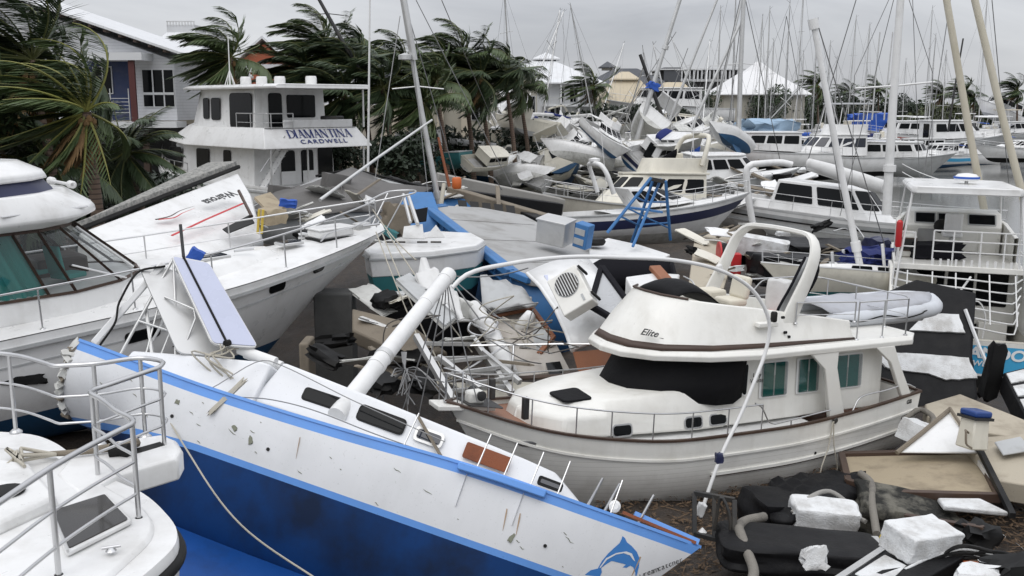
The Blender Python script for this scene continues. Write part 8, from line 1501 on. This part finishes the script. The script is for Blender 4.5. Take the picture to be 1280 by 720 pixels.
# loose planks, foam scraps, fenders and cushions all through the heap
rnd = random.Random(33)
ZONES = [(440, 540, 400, 480, 19, 22.5, 6), (640, 930, 150, 225, 84, 112, 76), (620, 760, 200, 240, 76, 92, 24), (860, 1100, 280, 360, 29, 38, 34), (880, 1010, 205, 260, 52, 66, 24), (1090, 1270, 600, 715, 12.8, 15.6, 34), (890, 1000, 640, 715, 12.6, 14.6, 12), (940, 1280, 600, 718, 12.7, 15.8, 60), (620, 930, 158, 235, 74, 112, 95), (400, 520, 360, 455, 20.5, 25.5, 9), (560, 700, 385, 470, 20.2, 23, 4), (480, 640, 225, 300, 36, 42, 22), (300, 480, 235, 300, 28, 36, 18)]
KIND = [('broken_plank', 'grey broken plank lying loose among the wrecks', 'plank', 'loose planks among the wrecks'), ('foam_scrap', 'white foam scrap lying loose among the wrecks', 'foam scrap', 'foam scraps among the wrecks'), ('panel_scrap', 'small broken white boat panel lying loose among the wrecks', 'boat panel', 'broken panels among the wrecks'), ('black_scrap', 'black plastic scrap lying loose among the wrecks', 'plastic scrap', 'black scraps among the wrecks'), ('tube_scrap', 'bent bare metal tube lying loose among the wrecks', 'metal tube', 'metal tubes among the wrecks')]
for x0, x1, y0, y1, Y0, Y1, n in ZONES:
    near = Y1 < 16
    for i in range(n):
        k = rnd.random(); py = y0+(y1-y0)*k; Y = Y1+(Y0-Y1)*k+rnd.uniform(-.4, .4); p = at(rnd.uniform(x0, x1), py, Y); q = 2 if n == 95 else (rnd.choice((0, 3, 3, 2)) if x0 in (440, 400) else rnd.choice((0, 0, 1, 2, 2, 3, 4))) if not near else rnd.choice((0, 0, 3, 3, 1, 4)); nm, lb, ct, gp = KIND[q]; s = (1.0 if Y < 45 else 1.7)*((.2 if n == 60 else .42) if near else rnd.uniform(.8, 1.6) if n == 95 else 1); g = G(); rt = (rnd.uniform(-25, 25), rnd.uniform(-25, 25), rnd.uniform(0, 180))  # central gap zones get mostly black scraps, added to darken the void
        if near: p.z = .32; rt = (rt[0]*.3, rt[1]*.3, rt[2])
        if q == 0: rag(g, p, (s*rnd.uniform(.8, 2.2), .16*s, .06*s), rt, 2, .1, i); m = 'plank'
        elif q == 1: rag(g, p, (s*rnd.uniform(.2, .5), s*.3, s*.16), rt, 3, .2, i); m = 'foam'
        elif q == 2: rag(g, p, (s*rnd.uniform(.6, 1.5), s*rnd.uniform(.4, .9), .06*s), rt, 3, .14, i); m = rnd.choice(('gelcoat_white', 'gelcoat_dirty', 'gelcoat_cream'))
        elif q == 3: rag(g, p, (s*rnd.uniform(.4, 1.1), s*.5, s*.25), rt, 4, .25, i); m = 'black_rubber'
        else: d = Euler([R(a) for a in rt]).to_matrix()@Vector((s*rnd.uniform(.6, 1.4), 0, 0)); g.tube(curve([p-d, p+Vector((0, 0, .15*s)), p+d], 8), .022*s, 6); m = 'alloy'
        piece(nm, g, m, lb, ct, gp)

def litter():
    """leaf litter, twigs and crumbs washed over the mud"""
    rnd = random.Random(77); g = G()
    for _ in range(15000):
        x, y = rnd.uniform(1.5, 11), rnd.uniform(11.5, 20); z = .34+rnd.uniform(-.06, .07); a = rnd.uniform(0, 6.3); l, w = rnd.uniform(.02, .09), rnd.uniform(.008, .025)
        if rnd.random() < .12: l *= 4; w *= .5
        d = Vector((math.cos(a)*l, math.sin(a)*l, rnd.uniform(-.02, .03))); s = Vector((-math.sin(a)*w, math.cos(a)*w, rnd.uniform(-.01, .01))); p = Vector((x, y, z)); g.add([p-d, p+s, p+d, p-s], [(0, 1, 2, 3)])
    m = mat('leaf_litter', (.11, .07, .04), .85, var=.6, scale=6, dirt=.5, dcol=(.03, .022, .016)); o = g.build('leaf_litter', m, None, smooth=0); tag(o, kind='stuff')
litter()

rnd = random.Random(19)
for k in range(9):
    x, y = rnd.uniform(960, 1240), rnd.uniform(610, 705); P = [at(x+rnd.uniform(-40, 40), y+rnd.uniform(-10, 10), z=.42) for _ in range(5)]; wire('washed_up_line', P, .014, 'rope' if k % 2 else 'dark_rope', None, 'thin line washed up over the mud and floats at bottom right', 'rope', 'lines washed over the mud', res=24)
